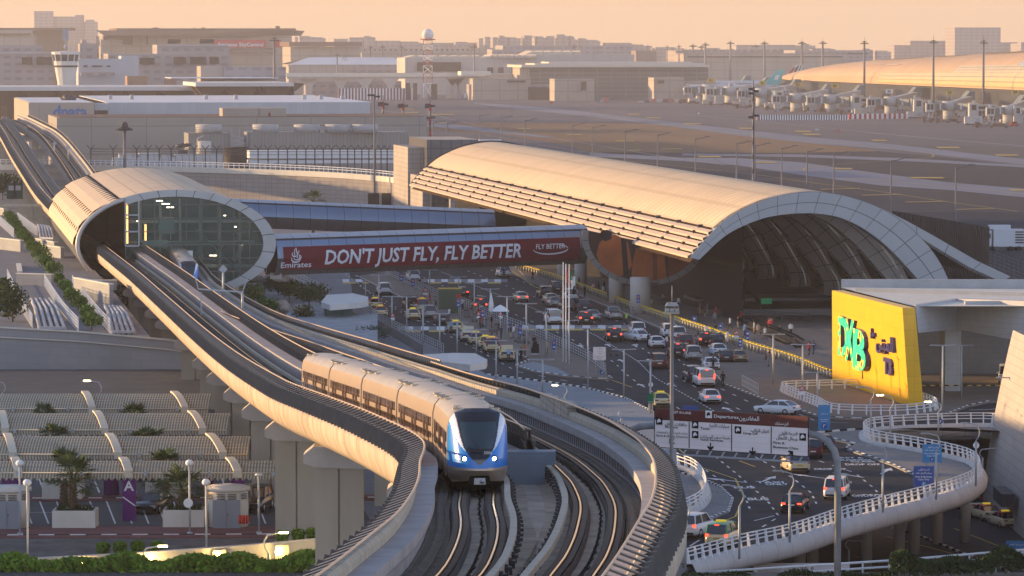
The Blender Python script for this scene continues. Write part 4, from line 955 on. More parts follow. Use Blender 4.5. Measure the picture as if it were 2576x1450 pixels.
t=bld('plant_units','row of pale air handling units along the warehouse foot','plant units'); part('unit_row',mat('unit_grey',(.42,.42,.42),.6,var=.1,grid=(2.2,9,0,.12),line=.5),t,[(286,560,398,1340,8),(300,345,388,1345,5),(350,400,386,1345,5),(405,430,390,1345,5),(440,560,389,1344,5)]); part('service_duct',mat('duct_white',(.55,.55,.55),.6,var=.06),t,[(628,1010,380,1345,10,dict(vb=399)),(628,1010,404,1343,10,dict(vb=412))])
t=bld('barrel_pipe_stack','dark stack with round fan heads in front of warehouse','vent stack'); mb=MB(); c=ad(461,382,1380); mb.box((c.x,c.y,c.z-3),(3,3,7)); [mb.tube([ad(461+q*9,363,1380),ad(463+q*9,370,1380)],1.5,10) for q in(-1,0,1)]; mb.build('stack',dark_m,t)
# cargo building with blue lettering
b=bld('cargo_building','beige cargo building with large blue dnata lettering and lit end','cargo building')
part('wall',mat('cargo_cladding',(.38,.32,.27),.8,var=.05,scale=.05,grid=(8.5,40,0,.12),line=.7),b,[(72,238,259,1690,170)]); part('flat_roof',roof_w,b,[(75,236,258,1694,160,dict(vb=259.6))])
part('annex',wall_w,b,[(238,273,261,1700,20)]); part('annex_opening',dkwin,b,[(238.5,272,278,1698,1)])
mb=MB(); o=ad(133,295,1686); e=ad(219,295,1686); text_mb(mb,'dnata',o,VRT,(0,0,1),4.6,.3,.03,align='LEFT',width=(e-o).length); mb.build('blue_lettering',mat('sign_blue',(.03,.14,.36),.5,var=0),b)
mb=MB()
for i in range(5): c=ad(165+i*4,249,1760); mb.blob(c,2.2,8,5,.2,(1,1,.7))
mb.build('roof_plant',dark_m,b)
# white roofed hangar
b=bld('freight_shed','wide white roofed freight shed behind the beige warehouse','shed')
part('wall',wall_w,b,[(273,931,259,1750,20)]); 
mb=MB(); blk(mb,270,934,258,1752,235,vb=259.4); mb.build('roof',roof_w,b)
mb=MB()
for u,v in((277,251),(518,245),(593,254),(331,256),(765,244),(807,247),(861,252)): c=ad(u,v,1850); mb.cyl((c.x,c.y,13),1.1,2.6,8,.8)
mb.build('roof_vent',grey_p,b)
# scalloped canopies
fas=mat('canopy_fascia',(.55,.53,.51),.7,var=.06,scale=.03); sof=mat('canopy_soffit',(.085,.06,.05),.8,var=.1)
for lab,u0,u1,v1,v2,n,Y,seed in(('long low white canopy on mushroom columns, left of the two',-30,491,219,229,6,2250,0),('higher canopy with dark flared columns beyond freight shed',492,740,209,218,3,2200,1)):
    b=bld('scalloped_canopy',lab,'canopy','scalloped canopies of the old terminal'); a,w_,zt=blk(MB(),u0,u1,v1,Y,90); mb=MB(); blk(mb,u0,u1,v1,Y,90,vb=v2); mb.build('roof_slab',fas,b)
    z2=ad(u0,v2,Y).z; mb=MB()
    for i in range(n):
        for dd in(12,45):
            c=a+VRT*(w_*(i+.5)/n)+VAX*dd; hw=w_/n*.49; top=[c+VRT*(sx*hw)+VAX*(sy*hw*.9)+V((0,0,z2-.02)) for sx,sy in((-1,-1),(1,-1),(1,1),(-1,1))]; bt=[c+VRT*(sx*1.2)+VAX*(sy*1.2)+V((0,0,z2-8.5)) for sx,sy in((-1,-1),(1,-1),(1,1),(-1,1))]
            mb.add(top+bt,[(0,1,5,4),(1,2,6,5),(2,3,7,6),(3,0,4,7)]); mb.prism([(t_.x,t_.y) for t_ in bt],-7.5,z2-8.4)
    mb.build('mushroom_column',sof,b)
    if seed:
        mb=MB(); e=a+VRT*w_; mb.extr([e+V((0,0,zt)),e+VRT*6+V((0,0,zt-.5)),e+V((0,0,z2-3))],VAX*60); mb.build('flared_end',sof,b)
    part('back_wall',dkwin,b,[(u0,u1,v2,Y+75,2)])
# control tower
b=bld('control_tower','white flared control tower with dark cab windows and antennas','control tower'); c=ad(166,210,2600); zb=-7.5; zz=lambda y:ad(166,y*.3338,2600).z
def ring(r,z,n=12): return [V((c.x+r*math.cos(2*pi*(i+.5)/n),c.y+r*math.sin(2*pi*(i+.5)/n),z)) for i in range(n)]
wt=mat('tower_white',(.60,.58,.55),.7,var=.04); mb=MB(); mb.loft([ring(5.2,zb),ring(5.2,zz(635)),ring(7.7,zz(462))],closed=True); mb.build('shaft',wt,b); mb=MB(); mb.loft([ring(7.7,zz(462)),ring(8.5,zz(412))],closed=True); cb=mb.build('cab_glass',mat('cab_glass',(.04,.05,.06),.1,0,var=0),b); mb=MB(); mb.loft([ring(8.8,zz(412)),ring(8.9,zz(392)),ring(.2,zz(384))],closed=True)
for i in range(12): mb.beam(ring(7.75,zz(462))[i],ring(8.55,zz(410))[i],.5)
mb.build('cab_roof',wt,b); mb=MB(); mb.loft([ring(7.45,zz(508)),ring(7.55,zz(494))],closed=True); mb.build('window_ring',dkwin,b); mb=MB(); C0=V((c.x,c.y,zz(385))); mb.tube([C0,C0+V((0,0,zz(235)-C0.z))],.35,6); mb.box((c.x,c.y,zz(265)),(3.4,3.4,7)); [mb.tube([C0+V((x,0,0)),C0+V((x,0,4))],.12,5) for x in(-6,-3,3,6)]; mb.blob((c.x,c.y,zz(352)),1.3,10,6); mb.build('antenna_mast',grey_p,b)
# buildings behind
W=lambda n,l,c_='building',g=None:bld(n,l,c_,g)
b=W('office_block','plain white low block right of the control tower'); part('wall',wall_w,b,[(197,350,149,2700,30),(305,350,141,2705,30)]); part('window_strip',dkwin,b,[(210,222,165,2698,1,dict(vb=169)),(231,259,165,2698,1,dict(vb=169)),(268,279,165,2698,1,dict(vb=169))]); part('canopy',mauve,b,[(203,290,182,2690,5,dict(vb=191))])
b=W('parking_block','grey mauve block with open bays behind the white office'); part('wall',mauve,b,[(272,580,136,3000,60),(395,575,113,3040,50)]); part('open_bay',dkwin,b,[(351,390,146,2998,1,dict(vb=163)),(437,470,144,2998,1,dict(vb=163)),(478,520,144,2998,1,dict(vb=163)),(527,552,144,2998,1,dict(vb=162))]); part('roof_plant',dkwin,b,[(422,456,99,3050,8,dict(vb=110)),(503,540,99,3050,8,dict(vb=110))]); part('parapet',wall_w,b,[(395,575,113.5,3038,1,dict(vb=116))])
b=W('service_block','low mauve service block at the left picture edge'); part('wall',mauve,b,[(-30,135,132,3050,50),(-30,110,114,3080,40)]); part('open_bay',dkwin,b,[(55,83,144,3048,1,dict(vb=163)),(92,132,144,3048,1,dict(vb=163))]); part('parapet',wall_w,b,[(-30,134,132.5,3047,1,dict(vb=135))])
b=W('rooftop_house','small grey rooftop house with duct behind the tower'); part('wall',mauve,b,[(201,245,110,3150,30),(206,219,100,3150,20)]); 
b=W('terrace_block','peach lit terrace block with red brick infill behind canopy'); part('wall',mat('brick_infill',(.30,.19,.13),.8,var=.1,scale=.05),b,[(320,372,192,2420,20),(415,445,199,2420,10)]); part('upper_wall',cream,b,[(505,563,167,2500,30)]); part('side_wing',mauve,b,[(563,720,169,2500,30)]); part('roof_plate',roof_w,b,[(430,700,196,2450,50,dict(vb=198))])
for k,u in enumerate((500,573)):
    t=bld('ridge_skylight','striped pitched skylight on the low roof, '+('left' if k==0 else 'right')+' one of the pair','skylight','striped pitched skylights'); mb=MB(); a=ad(u,187,2440); b_=ad(u+45,187,2440); w_=b_.x-a.x
    for i in range(9): x=a.x+w_*i/9; mb.extr([(x,a.y,7),(x+w_/18+2,a.y,13.5),(x+w_/18+2.4,a.y,13.5),(x+w_/9+4,a.y,7)],(0,9,0))
    mb.build('glass_ridge',mat('skylight_glass',(.10,.11,.15),.3,.3,var=0),t); mb=MB()
    for i in range(9): x=a.x+w_*i/9; mb.beam((x-.2,a.y-.3,7),(x+w_/18+1.8,a.y-.3,13.6),.7)
    mb.build('white_rib',white_p,t)
b=W('hangar','huge hangar with brown overhanging roof and red Emirates SkyCentral sign','hangar')
part('wall',cream,b,[(258,735,90,4200,120)]); mb=MB(); a=ad(241,77,4150); e=ad(748,77,4230)
za,zb_=ad(241,77,4150).z,ad(748,77,4230).z; mb.add([a,e,ad(738,90,4230),ad(262,90,4150)]+[p+V((0,150,0)) for p in(a,e,ad(738,90,4230),ad(262,90,4150))],[(3,2,1,0),(4,5,6,7),(0,1,5,4),(1,2,6,5),(2,3,7,6),(3,0,4,7)]); mb.build('roof',brownf,b)
part('upper_fascia',brownf,b,[(293,745,71.5,4190,130,dict(vb=78))])
part('glazed_corner',dkwin,b,[(262,336,89,4198,2,dict(vb=100)),(310,336,89,4197,2,dict(vb=113)),(368,374,89,4197,2,dict(vb=113))]); part('lower_band',brownf,b,[(576,690,121,4197,2,dict(vb=126)),(576,690,132,4197,2,dict(vb=137))]); part('sign_board',mat('sign_red',(.42,.02,.04),.5,var=0),b,[(537,672,100.5,4196,1,dict(vb=120.5)),(692,708,101,4196,1,dict(vb=120))])
mb=MB(); o=ad(548,117,4194); e=ad(662,117,4194); text_mb(mb,'Emirates SkyCentral',o,VRT,(0,0,1),3.6,.2,.02,align='LEFT',width=(e-o).length); mb.build('sign_lettering',white_p,b)
part('roof_plant',brownf,b,[(694,705,66,4200,6,dict(vb=73)),(509,516,69,4200,5,dict(vb=72)),(487,493,70,4200,5,dict(vb=72)),(385,400,69.5,4200,5,dict(vb=72))])
b=W('wide_hall','dark brown flat roofed hall at the far left edge','hall'); part('wall',mat('brown_wall',(.22,.17,.14),.8,var=.1,scale=.02),b,[(-40,172,78,4300,90)]); part('roof',brownf,b,[(-40,192,70.5,4280,110,dict(vb=77))]); part('front_terrace',cream,b,[(-40,92,88,4200,30),(-40,85,76,4220,30)]); part('terrace_band',brownf,b,[(-40,80,84,4198,2,dict(vb=90))])
b=W('low_hall','pale hall with dark roof band right of the big hangar','hall'); part('wall',cream,b,[(731,908,118,4000,80)]); part('roof',brownf,b,[(728,912,106,3990,95,dict(vb=117))])
hazeb=mat('distant_concrete',(.20,.172,.158),.9,var=.05,scale=.01,grid=(9,5.5,0,1.9),line=1.55)
b=W('tower_block','tall hazy tower block at the far left skyline'); part('wall',hazeb,b,[(86,137,28.5,7400,60),(137,214,42,7420,60),(190,214,38,7440,40),(214,248,55,7400,40),(218,240,50,7410,30)])
b=W('hotel_block','broad hazy hotel block on the right skyline'); part('wall',hazeb,b,[(2402,2515,69.5,6800,60)]); part('wing',hazeb,b,[(2290,2402,103,6900,40),(2250,2300,114,6900,40),(2515,2600,107,6900,40)])
rs=random.Random(3)
sk=[(905,945,94,60),(925,950,104,40),(760,820,97,40),(742,790,93,40),(840,930,98,60),(945,1020,106,40),(1010,1060,108,40),(1205,1240,97,40),(1240,1280,94,50),(1280,1310,97,40),(1312,1345,92,40),(1345,1375,95,40),(1374,1432,91,40),(1425,1445,93,40),(1440,1480,100,40),(1470,1510,104,40),(1520,1600,112,40),(1110,1200,108,60),(1060,1120,110,40),(1848,2035,116,60),(1990,2050,115,50),(2050,2100,124,40),(2200,2240,130,30),(1720,1850,125,60),(1640,1720,122,50),(2160,2195,126,40),(1560,1640,116,30),(2560,2620,110,40)]
for i,(u0,u1,v,d) in enumerate(sk):
    b=W('city_block','hazy apartment block in the row along the skyline','building','hazy city blocks along the skyline'); part('wall',hazeb,b,[(u0,u1,v,6300+rs.random()*500,d),(u0+(u1-u0)*rs.random()*.5,u0+(u1-u0)*(.6+rs.random()*.3),v-2-rs.random()*2,6320,20)])
# wide pale blocks mid distance
b=W('cargo_hall','very long pale cargo hall below the skyline','hall'); part('wall',cream,b,[(880,1240,121,5000,80),(910,1080,134,4700,50)]); part('windows',dkwin,b,[(915+i*13,920+i*13,124,4998,1,dict(vb=128)) for i in range(22)])
b=W('grey_hall','long mauve flat roofed hall below the skyline centre','hall'); part('wall',mauve,b,[(1265,1592,115,4800,60),(1238,1270,125,4780,40)]); part('box_wing',mat('brown_wall',(.22,.17,.14)),b,[(1600,1650,128,4600,30)])
for i,(u0,u1,v0,v1,Y) in enumerate(((1720,2130,135,165,4700),(1700,1990,127,150,5000),(2000,2195,127,150,4800))):
    b=W('maintenance_hall',['long low hall behind the parked jets','pale stepped hall left of the dome skyline','dark roofed hall behind the dome tip'][i],'hall'); part('wall',[cream,hazeb,mauve][i],b,[(u0,u1,v0,Y,60)]); part('window_strip',dkwin,b,[(u0+10,u1-12,v0+7,Y-2,1,dict(vb=v0+10))])
b=W('gable_hall','pale low gabled hall left of the radar tower','hall'); part('wall',cream,b,[(726,1018,163,3900,40)]); mb=MB(); a,w_,zt=blk(MB(),726,1018,163,3900,40)
A_=a+V((0,0,zt)); mb.add([A_,A_+VRT*w_,A_+VRT*(w_-5)+VAX*40+V((0,0,6.5)),A_+VRT*22+VAX*40+V((0,0,6.5)),A_+VAX*80,A_+VRT*w_+VAX*80],[(0,1,2,3),(3,2,5,4)]); mb.build('roof',roof_w,b); part('window_dots',dkwin,b,[(860+x,862.5+x,150-y,3860,1,dict(vb=153-y)) for x,y in((0,0),(6,0),(12,0),(3,5),(9,5),(6,10))]); part('shade_band',mauve,b,[(890,1012,164,3898,1,dict(vb=181))])
# saw tooth building
saw=mat('sawtooth_roof',(.55,.45,.34),.6,.1,var=.06); b=W('sawtooth_hall','pale hall with golden saw tooth roof lights','hall'); part('wall',mat('pale_wall2',(.45,.40,.36),.8,var=.05,scale=.02,grid=(16,30,0,.3),line=.8),b,[(1019,1380,146,3800,60),(1310,1595,138,3850,60)]); part('recess',dkwin,b,[(1050,1160,157,3798,1,dict(vb=180)),(1226,1241,170,3798,1,dict(vb=184)),(1253,1267,170,3798,1,dict(vb=184)),(1287,1307,170,3798,1,dict(vb=184))])
mb=MB()
for u0,u1,v,Y in[(1020+i*27,1046+i*27,139.5,3810) for i in range(7)]+[(1225+i*14,1238+i*14,138,3810) for i in range(9)]+[(1320+i*24,1342+i*24,128,3860) for i in range(6)]: 
    p,q=ad(u0,146 if Y<3850 else 138,Y),ad(u1,v,Y); mb.extr([p,(q.x,p.y,p.z),(q.x,p.y,q.z)],VAX*45); 
mb.build('roof_light',saw,b)
# glazed pier building
b=W('glass_pier','glass walled pier with flat pale roof and horizontal bars','pier building'); part('glass_wall',mat('pier_glass',(.06,.07,.08),.25,.1,var=.1,scale=.02,grid=(12,3.5,0,.5),line=1.9),b,[(1330,1781,170,3500,60)]); part('roof',mat('pier_roof',(.55,.48,.40),.6,var=.04),b,[(1312,1785,164,3480,80,dict(vb=170)),(1380,1740,156,3520,40,dict(vb=164)),(1345,1770,160,3510,50,dict(vb=164))]); part('end_wall',cream,b,[(1308,1332,166,3490,40)])
b=W('pier_link','white link building with strip windows below the pier'); part('wall',cream,b,[(1190,1335,198,3440,20),(1395,1495,199,3380,25),(1645,1720,196,3350,25),(1700,1800,204,3360,20)]); part('strip_window',dkwin,b,[(1276,1322,203,3438,1,dict(vb=208)),(1462,1474,206,3378,1,dict(vb=228)),(1655,1670,202,3348,1,dict(vb=210))])
# radar tower
b=bld('radar_tower','white radome ball on a red and white lattice tower','radar tower'); c=ad(1076,88,3480); s=3480/F
mb=MB(); mb.smooth=True; mb.blob(c,15*s,20,12); mb.build('radome',mat('radome_white',(.62,.60,.58),.5,var=.03),b); mb=MB(); mb.cyl((c.x,c.y,ad(1076,101,3480).z),19*s,.9,16); mb.build('platform',mat('rust_red',(.30,.06,.04),.6,var=.1),b)
mb=MB(); zs=[ad(1076,v,3480).z for v in(101,114,127,140,153,166,184,210,247)]
for q in range(len(zs)-1):
    mb.cur=q%2
    for sx,sy in((-1,-1),(1,-1),(1,1),(-1,1)):
        mb.beam((c.x+sx*3.6,c.y+sy*3.6,zs[q]),(c.x+sx*3.6,c.y+sy*3.6,zs[q+1]),.42); mb.beam((c.x+sx*3.6,c.y+sy*3.6,zs[q]),(c.x-sy*3.6*-1,c.y+sx*3.6,zs[q+1]),.24); mb.beam((c.x+sx*3.6,c.y+sy*3.6,zs[q]),(c.x-sy*3.6,c.y+sx*3.6,zs[q]),.4)
mb.build('lattice_mast',[MATS['rust_red'],white_p],b)
# elevated road
b=bld('elevated_road','pale elevated road on flared piers crossing before the hangars','flyover'); part('road_deck',concrete_lt,b,[(722,1290,186,3500,24,dict(vb=199))]); part('parapet',offwhite,b,[(720,1220,184,3498,1,dict(vb=194)),(1160,1235,180,3490,20,dict(vb=190))])
mb=MB()
for u in(777,857,918,982,1066,1130,1145,1160): 
    p=ad(u,204,3510); mb.extr([(p.x-7,p.y,p.z+1.8),(p.x+7,p.y,p.z+1.8),(p.x+2.8,p.y,p.z-4),(p.x+2.8,p.y,-7.5),(p.x-2.8,p.y,-7.5),(p.x-2.8,p.y,p.z-4)],(0,6,0))
mb.build('pier',concrete_lt,b)
b=W('shed_row','grey undercroft sheds below the elevated road','shed'); part('wall',mauve,b,[(770,1010,205,3560,20),(1180,1400,213,3450,15)]); part('doorway',dkwin,b,[(1021,1032,209,3440,2),(1040,1050,209,3440,2),(1085,1100,212,3440,2),(1225,1240,212,3445,2),(1330,1420,220,3445,2)])
# curved stone wall with white railing behind the station
stone=mat('stone_tiles',(.34,.305,.28),.8,var=.08,scale=.15,grid=(1.7,1.0,0,.05),line=.62)
cw=[(-40,410,990),(230,412,982),(420,415,975),(570,419,968),(720,424,960),(860,431,950),(960,439,942),(1027,447,932)]
b=bld('curved_wall','long curved stone clad wall topped by white railing behind the station','wall'); mb=MB(); P=[ad(u,v+7,Y) for u,v,Y in cw]
def dens(P,n):
    ds=[0]
    for i in range(1,len(P)): ds.append(ds[-1]+(P[i]-P[i-1]).length)
    f=[smooth_interp([(ds[i],P[i][k]) for i in range(len(P))]) for k in range(3)]; return [V([g(ds[-1]*i/n) for g in f]) for i in range(n+1)]
Q=dens(P,60); mb.loft([[q+V((0,0,0)),V((q.x,q.y,-3))] for q in Q]); mb.loft([[q,q+V((0,8,0))] for q in Q]); mb.build('stone_face',stone,b)
mb=MB(); mb.loft([[q+V((0,-.05,-1.0)),q+V((0,-.35,-1.0)),q+V((0,-.35,.25)),q+V((0,.4,.25))] for q in Q]); mb.build('coping',offwhite,b)
mb=MB()
for z in(.9,1.4): mb.tube([q+V((0,0,z)) for q in Q],.09,5)
for q in dens(P,85): mb.box(q+V((0,0,.75)),(.18,.18,1.3))
mb.build('railing',white_p,b)
mb=MB()
for x0,x1 in((200,282),(304,372),(396,448)): a_=ad(*A5(x0,236),935); c_=ad(*A5(x1,236),934); mb.beam(a_,c_,.3,3.9)
mb.build('wall_window',dkwin,b)
b=bld('stone_tower_block','stone clad stair tower at the far end of the vault','tower block'); part('stone_face',stone,b,[(1026,1074,371,905,25)]); part('glass_block',mat('block_glass',(.10,.10,.11),.3,.2,var=.1,grid=(2.2,2.2,0,.1),line=.4),b,[(1074,1205,352,900,30)]); part('base_block',stone,b,[(1063,1330,445,880,20),(1133,1168,455,875,20)]); part('window_strip',MATS['block_glass'],b,[(1085,1122,455,878,1)]); part('rooftop_frame',white_p,b,[(1205,1262,352,900,1,dict(vb=354))])
b=bld('roof_plant_room','low flat plant room beyond the vault ridge','plant room'); part('wall',stone,b,[(1460,1555,442,1000,10,dict(vb=455))]); part('roof_slab',offwhite,b,[(1440,1556,438,998,14,dict(vb=443))])
# ================= concourse dome, gates, masts =================
dome=bld('concourse_dome','long bulging peach roofed concourse with glass band painted gold for the sun glow at right','concourse')
Pa=ad(1945,203,3380); Pb=ad(2760,222,2430); Pa.z=Pb.z=0; dd_=(Pb-Pa); DL=dd_.length; dax=dd_.normalized(); drt=V((-dax.y,dax.x,0))*-1
if drt.y<0: drt=-drt
htab=[(0,0.2),(.02,4.2),(.06,8.5),(.12,12.3),(.25,16.5),(.42,19.5),(.6,23),(.8,26.5),(1.0,29)]; hh=smooth_interp(htab)
zb_=lambda t:9.9-.5*t
def dpt(t,a):  # a: 0 front bottom .. 1 ridge .. 2 back
    hw=min(48,8+hh(t)*1.75); an=a*pi/2
    p=Pa+dax*(DL*t)+drt*(hw-hw*math.cos(an)); return V((p.x,p.y,zb_(t)+hh(t)*math.sin(an)**.92))
ts=[0,.01,.02,.035,.05,.07,.09,.12]+[.12+.88*i/30 for i in range(1,31)]
mb=MB(); mb.smooth=True; mb.loft([[dpt(t,a) for a in [i/14*1.6 for i in range(15)]] for t in ts]); mb.build('roof_shell',mat('dome_roof',(.50,.335,.20),.55,.05,var=.08,scale=.02,grid=(14,9,0,.35),line=.8),dome)
def dpatch(nm,t0,t1,a0,a1,m,e=.25,n=14):
    mb=MB(); mb.smooth=True; mb.loft([[dpt(t0+(t1-t0)*i/n,a0+(a1-a0)*j/4)+V((0,0,e))-drt*e*1.5 for j in range(5)] for i in range(n+1)]); return mb.build(nm,m,dome)
glow_glass=mat('sun_glow_glass',(.60,.46,.19),.3,.25,var=.1,scale=.05,grid=(5,2.5,0,.3),line=.5)  # gold base colour stands in for the sun glow reflected by the glass
dpatch('glass_band',.40,1.0,.02,.23,glow_glass); dpatch('glass_band',.62,1.0,.23,.38,glow_glass,.26); 
for t0,t1,a0,a1 in((.86,.93,.52,.6),(.83,.88,.44,.5),(.92,.99,.66,.72),(.78,.83,.36,.44)): dpatch('roof_light',t0,t1,a0,a1,mat('roof_light_glass',(.5,.52,.45),.2,.5,var=0),.3,4)
for t0,t1,n in((.26,.42,3),(.43,.55,3),(.56,.72,4)):
    for k in range(n): dpatch('roof_slot',t0+.02*k,t1,.82-.03*k,.835-.03*k,brownf,.3,6)
for t0,t1,a0,a1 in((.30,.36,.5,.53),(.38,.42,.46,.5),(.33,.37,.42,.44)): dpatch('roof_panel_patch',t0,t1,a0,a1,mat('pale_patch',(.55,.42,.33),.5,var=0),.3,4)
mb=MB(); mb.loft([[V((p.x,p.y,-7.5)),p] for p in(dpt(t,.0)+drt*5 for t in ts)]); mb.build('ground_floor_glazing',mat('concourse_glass',(.05,.055,.065),.3,.1,var=.2,scale=.03,grid=(8,5,0,.5),line=.6),dome)
# jet bridges
jb_m=mat('jetbridge_cream',(.40,.40,.39),.6,var=.08,scale=.1); jb_g=mat('jetbridge_glass',(.13,.155,.16),.5,var=.1); hex_red=mat('panel_mark_red',(.40,.03,.03),.5,var=0)
SIGN=[('B1',215,607,1),('B2',372,640,0),('B3',605,628,1),('B4',870,640,1),('B5',1150,650,1),('B6',1560,690,0),('B8',2015,700,1),('B9',2510,697,1)]
ROT=[('B1',200,775),('B2',365,788),('B3',600,803),('B4',860,842),('B5',1120,850),('B6',1570,866),('B8',2010,900),('B9',2460,932)]
yel=mat('gate_yellow',(.55,.36,.03),.5,var=0)
ordn=['first','second','third','fourth','fifth','sixth','seventh','eighth']
for i,(g,x,y) in enumerate(ROT):
    p=at(*A3(x,y),-7.5); s=p.y/F; px=.3338*s      # metres per tile pixel
    t=thing('jet_bridge','white jet bridge with round column below the gate sign reading '+g,'jet bridge',(p.x,p.y,-7.5),0,'jet bridges along the concourse')
    mb=MB(); mb.cyl((0,0,0),46*px,66*px,20); mb.cyl((0,0,66*px),52*px,70*px,20); mb.build('rotunda',jb_m,t)
    for sg,ang in((1,.25),(-1,.15)):
        L_=150*px; mb=MB(); a=V((sg*50*px,-4*ang,100*px)); b=V((sg*140*px,-14,92*px)); mb.beam(a,b,46*px,50*px); mb.build('tunnel',jb_g,t)
        mb=MB(); c=V((sg*165*px,-17,92*px)); mb.box(c,(62*px,58*px,66*px)); mb.box(c+V((0,0,44*px)),(20*px,20*px,22*px)); cab=mb.build('cab',jb_m,t)
        mb=MB(); [mb.box(c+V((e*13*px,-29.5*px,4*px)),(20*px,.3,40*px)) for e in(-1,1)]; mb.build('cab_window',dkwin,cab)
        mb=MB(); m_=(a+b)/2+V((0,-26*px,0)); mb.box(m_,(46*px,.3,44*px)); mb.build('advert_panel',white_p,t)
        mb=MB(); q=m_+V((0,-.3,0)); r=12*px; mb.add([q+V((-r*1.4,0,0)),q+V((-r*.5,0,r*.8)),q,q+V((-r*.5,0,-r*.8))],[(0,1,2,3)]); mb.add([q+V((r*1.4,0,0)),q+V((r*.5,0,r*.8)),q,q+V((r*.5,0,-r*.8))],[(3,2,1,0)]); mb.build('panel_mark',hex_red,t)
        mb=MB(); mb.box(c+V((0,2,-62*px)),(14*px,14*px,60*px)); mb.box(c+V((0,2,-86*px)),(50*px,14*px,14*px)); [mb.beam(c+V((-sg*30*px,8*k,-30*px)),c+V((-sg*8*px,8*k,-92*px)),5*px) for k in(-.3,.4)]; mb.build('drive_leg',grey_p,t)
    mb=MB(); a=V((30*px,20,110*px)); b=V((330*px,130,135*px)); mb.beam(a,b,40*px,36*px); mb.build('fixed_link',jb_m,t)
    mb=MB(); c=V((360*px,150,140*px)); mb.extr([c+V((-60*px,0,-26*px)),c+V((40*px,0,-26*px)),c+V((40*px,0,50*px)),c+V((0,0,50*px))],(0,25,0)); mb.build('link_head',jb_g,t)
for (g,x,y,yl),(g2,x2,y2) in zip(SIGN,ROT):
    b_=at(*A3(x2,y2),-7.5); p=ad(*A3(x,y),b_.y-3); px=.3338*b_.y/F
    t=thing('gate_sign',('yellow' if yl else 'white')+' gate sign reading '+g+' above its jet bridge','gate sign',(p.x,p.y,0),0,'gate signs')
    mb=MB(); mb.box((0,0,p.z),(52*px,.5,30*px)); mb.build('sign_face',yel if yl else white_p,t)
    mb=MB(); text_mb(mb,g,V((0,-.3,p.z-9*px)),(1,0,0),(0,0,1),19*px,.05,.03); mb.build('lettering',dark_m,t)
    mb=MB(); [mb.box((q*16*px,0,p.z-32*px),(3*px,.4,40*px)) for q in(-1,1)]; mb.build('sign_leg',grey_p,t)
# ground equipment
box_m=mat('unit_cream',(.44,.41,.38),.7,var=.12,scale=.2,grid=(2.5,9,0,.15),line=.75)
for i,(x0,x1,y0,y1) in enumerate(((152,245,753,790),(382,492,765,800),(622,742,780,817),(915,1012,795,842),(1300,1388,820,868),(1697,1818,842,892),(2130,2262,880,942),(5,70,740,770))):
    p=at(*A3(x0,y1),-7.5); q=at(*A3(x1,y1),-7.5); h=(y1-y0)*.3338*p.y/F; w_=q.x-p.x
    t=thing('air_unit','cream ground air unit box parked by the '+ordn[i]+' of the gate columns','ground unit',(p.x+w_/2,p.y+3,-7.5),0,'ground air units along the gates')
    mb=MB(); mb.box((0,0,h*.56),(w_,5,h*.86)); mb.build('housing',box_m,t); mb=MB(); mb.box((0,0,h*.07),(w_*.95,4.6,h*.12)); [mb.tube([(sx*w_*.35,-2.6,h*.1),(sx*w_*.35,2.6,h*.1)],h*.1,8) for sx in(-1,1)]; mb.build('wheel_base',black_m,t)
    mb=MB(); mb.box((w_*.25,-2.53,h*.55),(w_*.3,.1,h*.5)); mb.build('louvre_panel',grey_p,t)
for i,(x,y,k) in enumerate(((480,820,1.0),(745,835,1.6),(1020,845,1.0),(1120,850,1.1),(1280,865,1.2),(1870,925,.6),(2000,930,1.0),(2330,965,1.3),(1990,875,.9),(300,800,1.4),(45,785,1.0))):
    p=at(*A3(x,y),-7.5); t=thing('baggage_dolly','low dark baggage dolly on the apron near the gates','dolly',(p.x,p.y,-7.5),0,'dollies on the apron')
    mb=MB(); mb.box((0,0,1.0),(16*k,4,.5)); mb.box((-6*k,0,2.2),(2.5,3,2)); mb.box((3*k,0,1.8),(5*k,3,1.2)); mb.build('platform',mat('rust_dark',(.10,.06,.05),.7,var=.3,scale=.3),t); mb=MB(); [mb.tube([(sx*6*k,-2.2,.5),(sx*6*k,2.2,.5)],.5,8) for sx in(-1,0,1)]; mb.build('wheel',black_m,t)
for i,(x,y,c,l) in enumerate(((124,862,'white','small white car driving on the open apron'),(2500,955,'red','red and cream tug at the right edge of the apron'),(2225,868,'white','white and dark bus standing under the jet bridge'))):
    p=at(*A3(x,y),-7.5); px=.3338*p.y/F; t=thing('apron_vehicle',l,'vehicle',(p.x,p.y,-7.5)); w_=(12,60,90)[i]*px; h=(12,40,46)[i]*px
    mb=MB(); mb.box((0,0,h*.35),(w_,3,h*.5)); mb.box((0,0,h*.75),(w_*.75,2.8,h*.4),taper=.85); mb.build('body',[white_p,mat('tug_red',(.3,.05,.04),.6,var=.1),white_p][i],t); mb=MB(); mb.box((0,-1.45,h*.74),(w_*.6,.1,h*.25)); mb.build('side_window',dkwin,t); mb=MB(); [mb.tube([(sx*w_*.3,-1.6,h*.1),(sx*w_*.3,1.6,h*.1)],h*.12,8) for sx in(-1,1)]; mb.build('wheel',black_m,t)
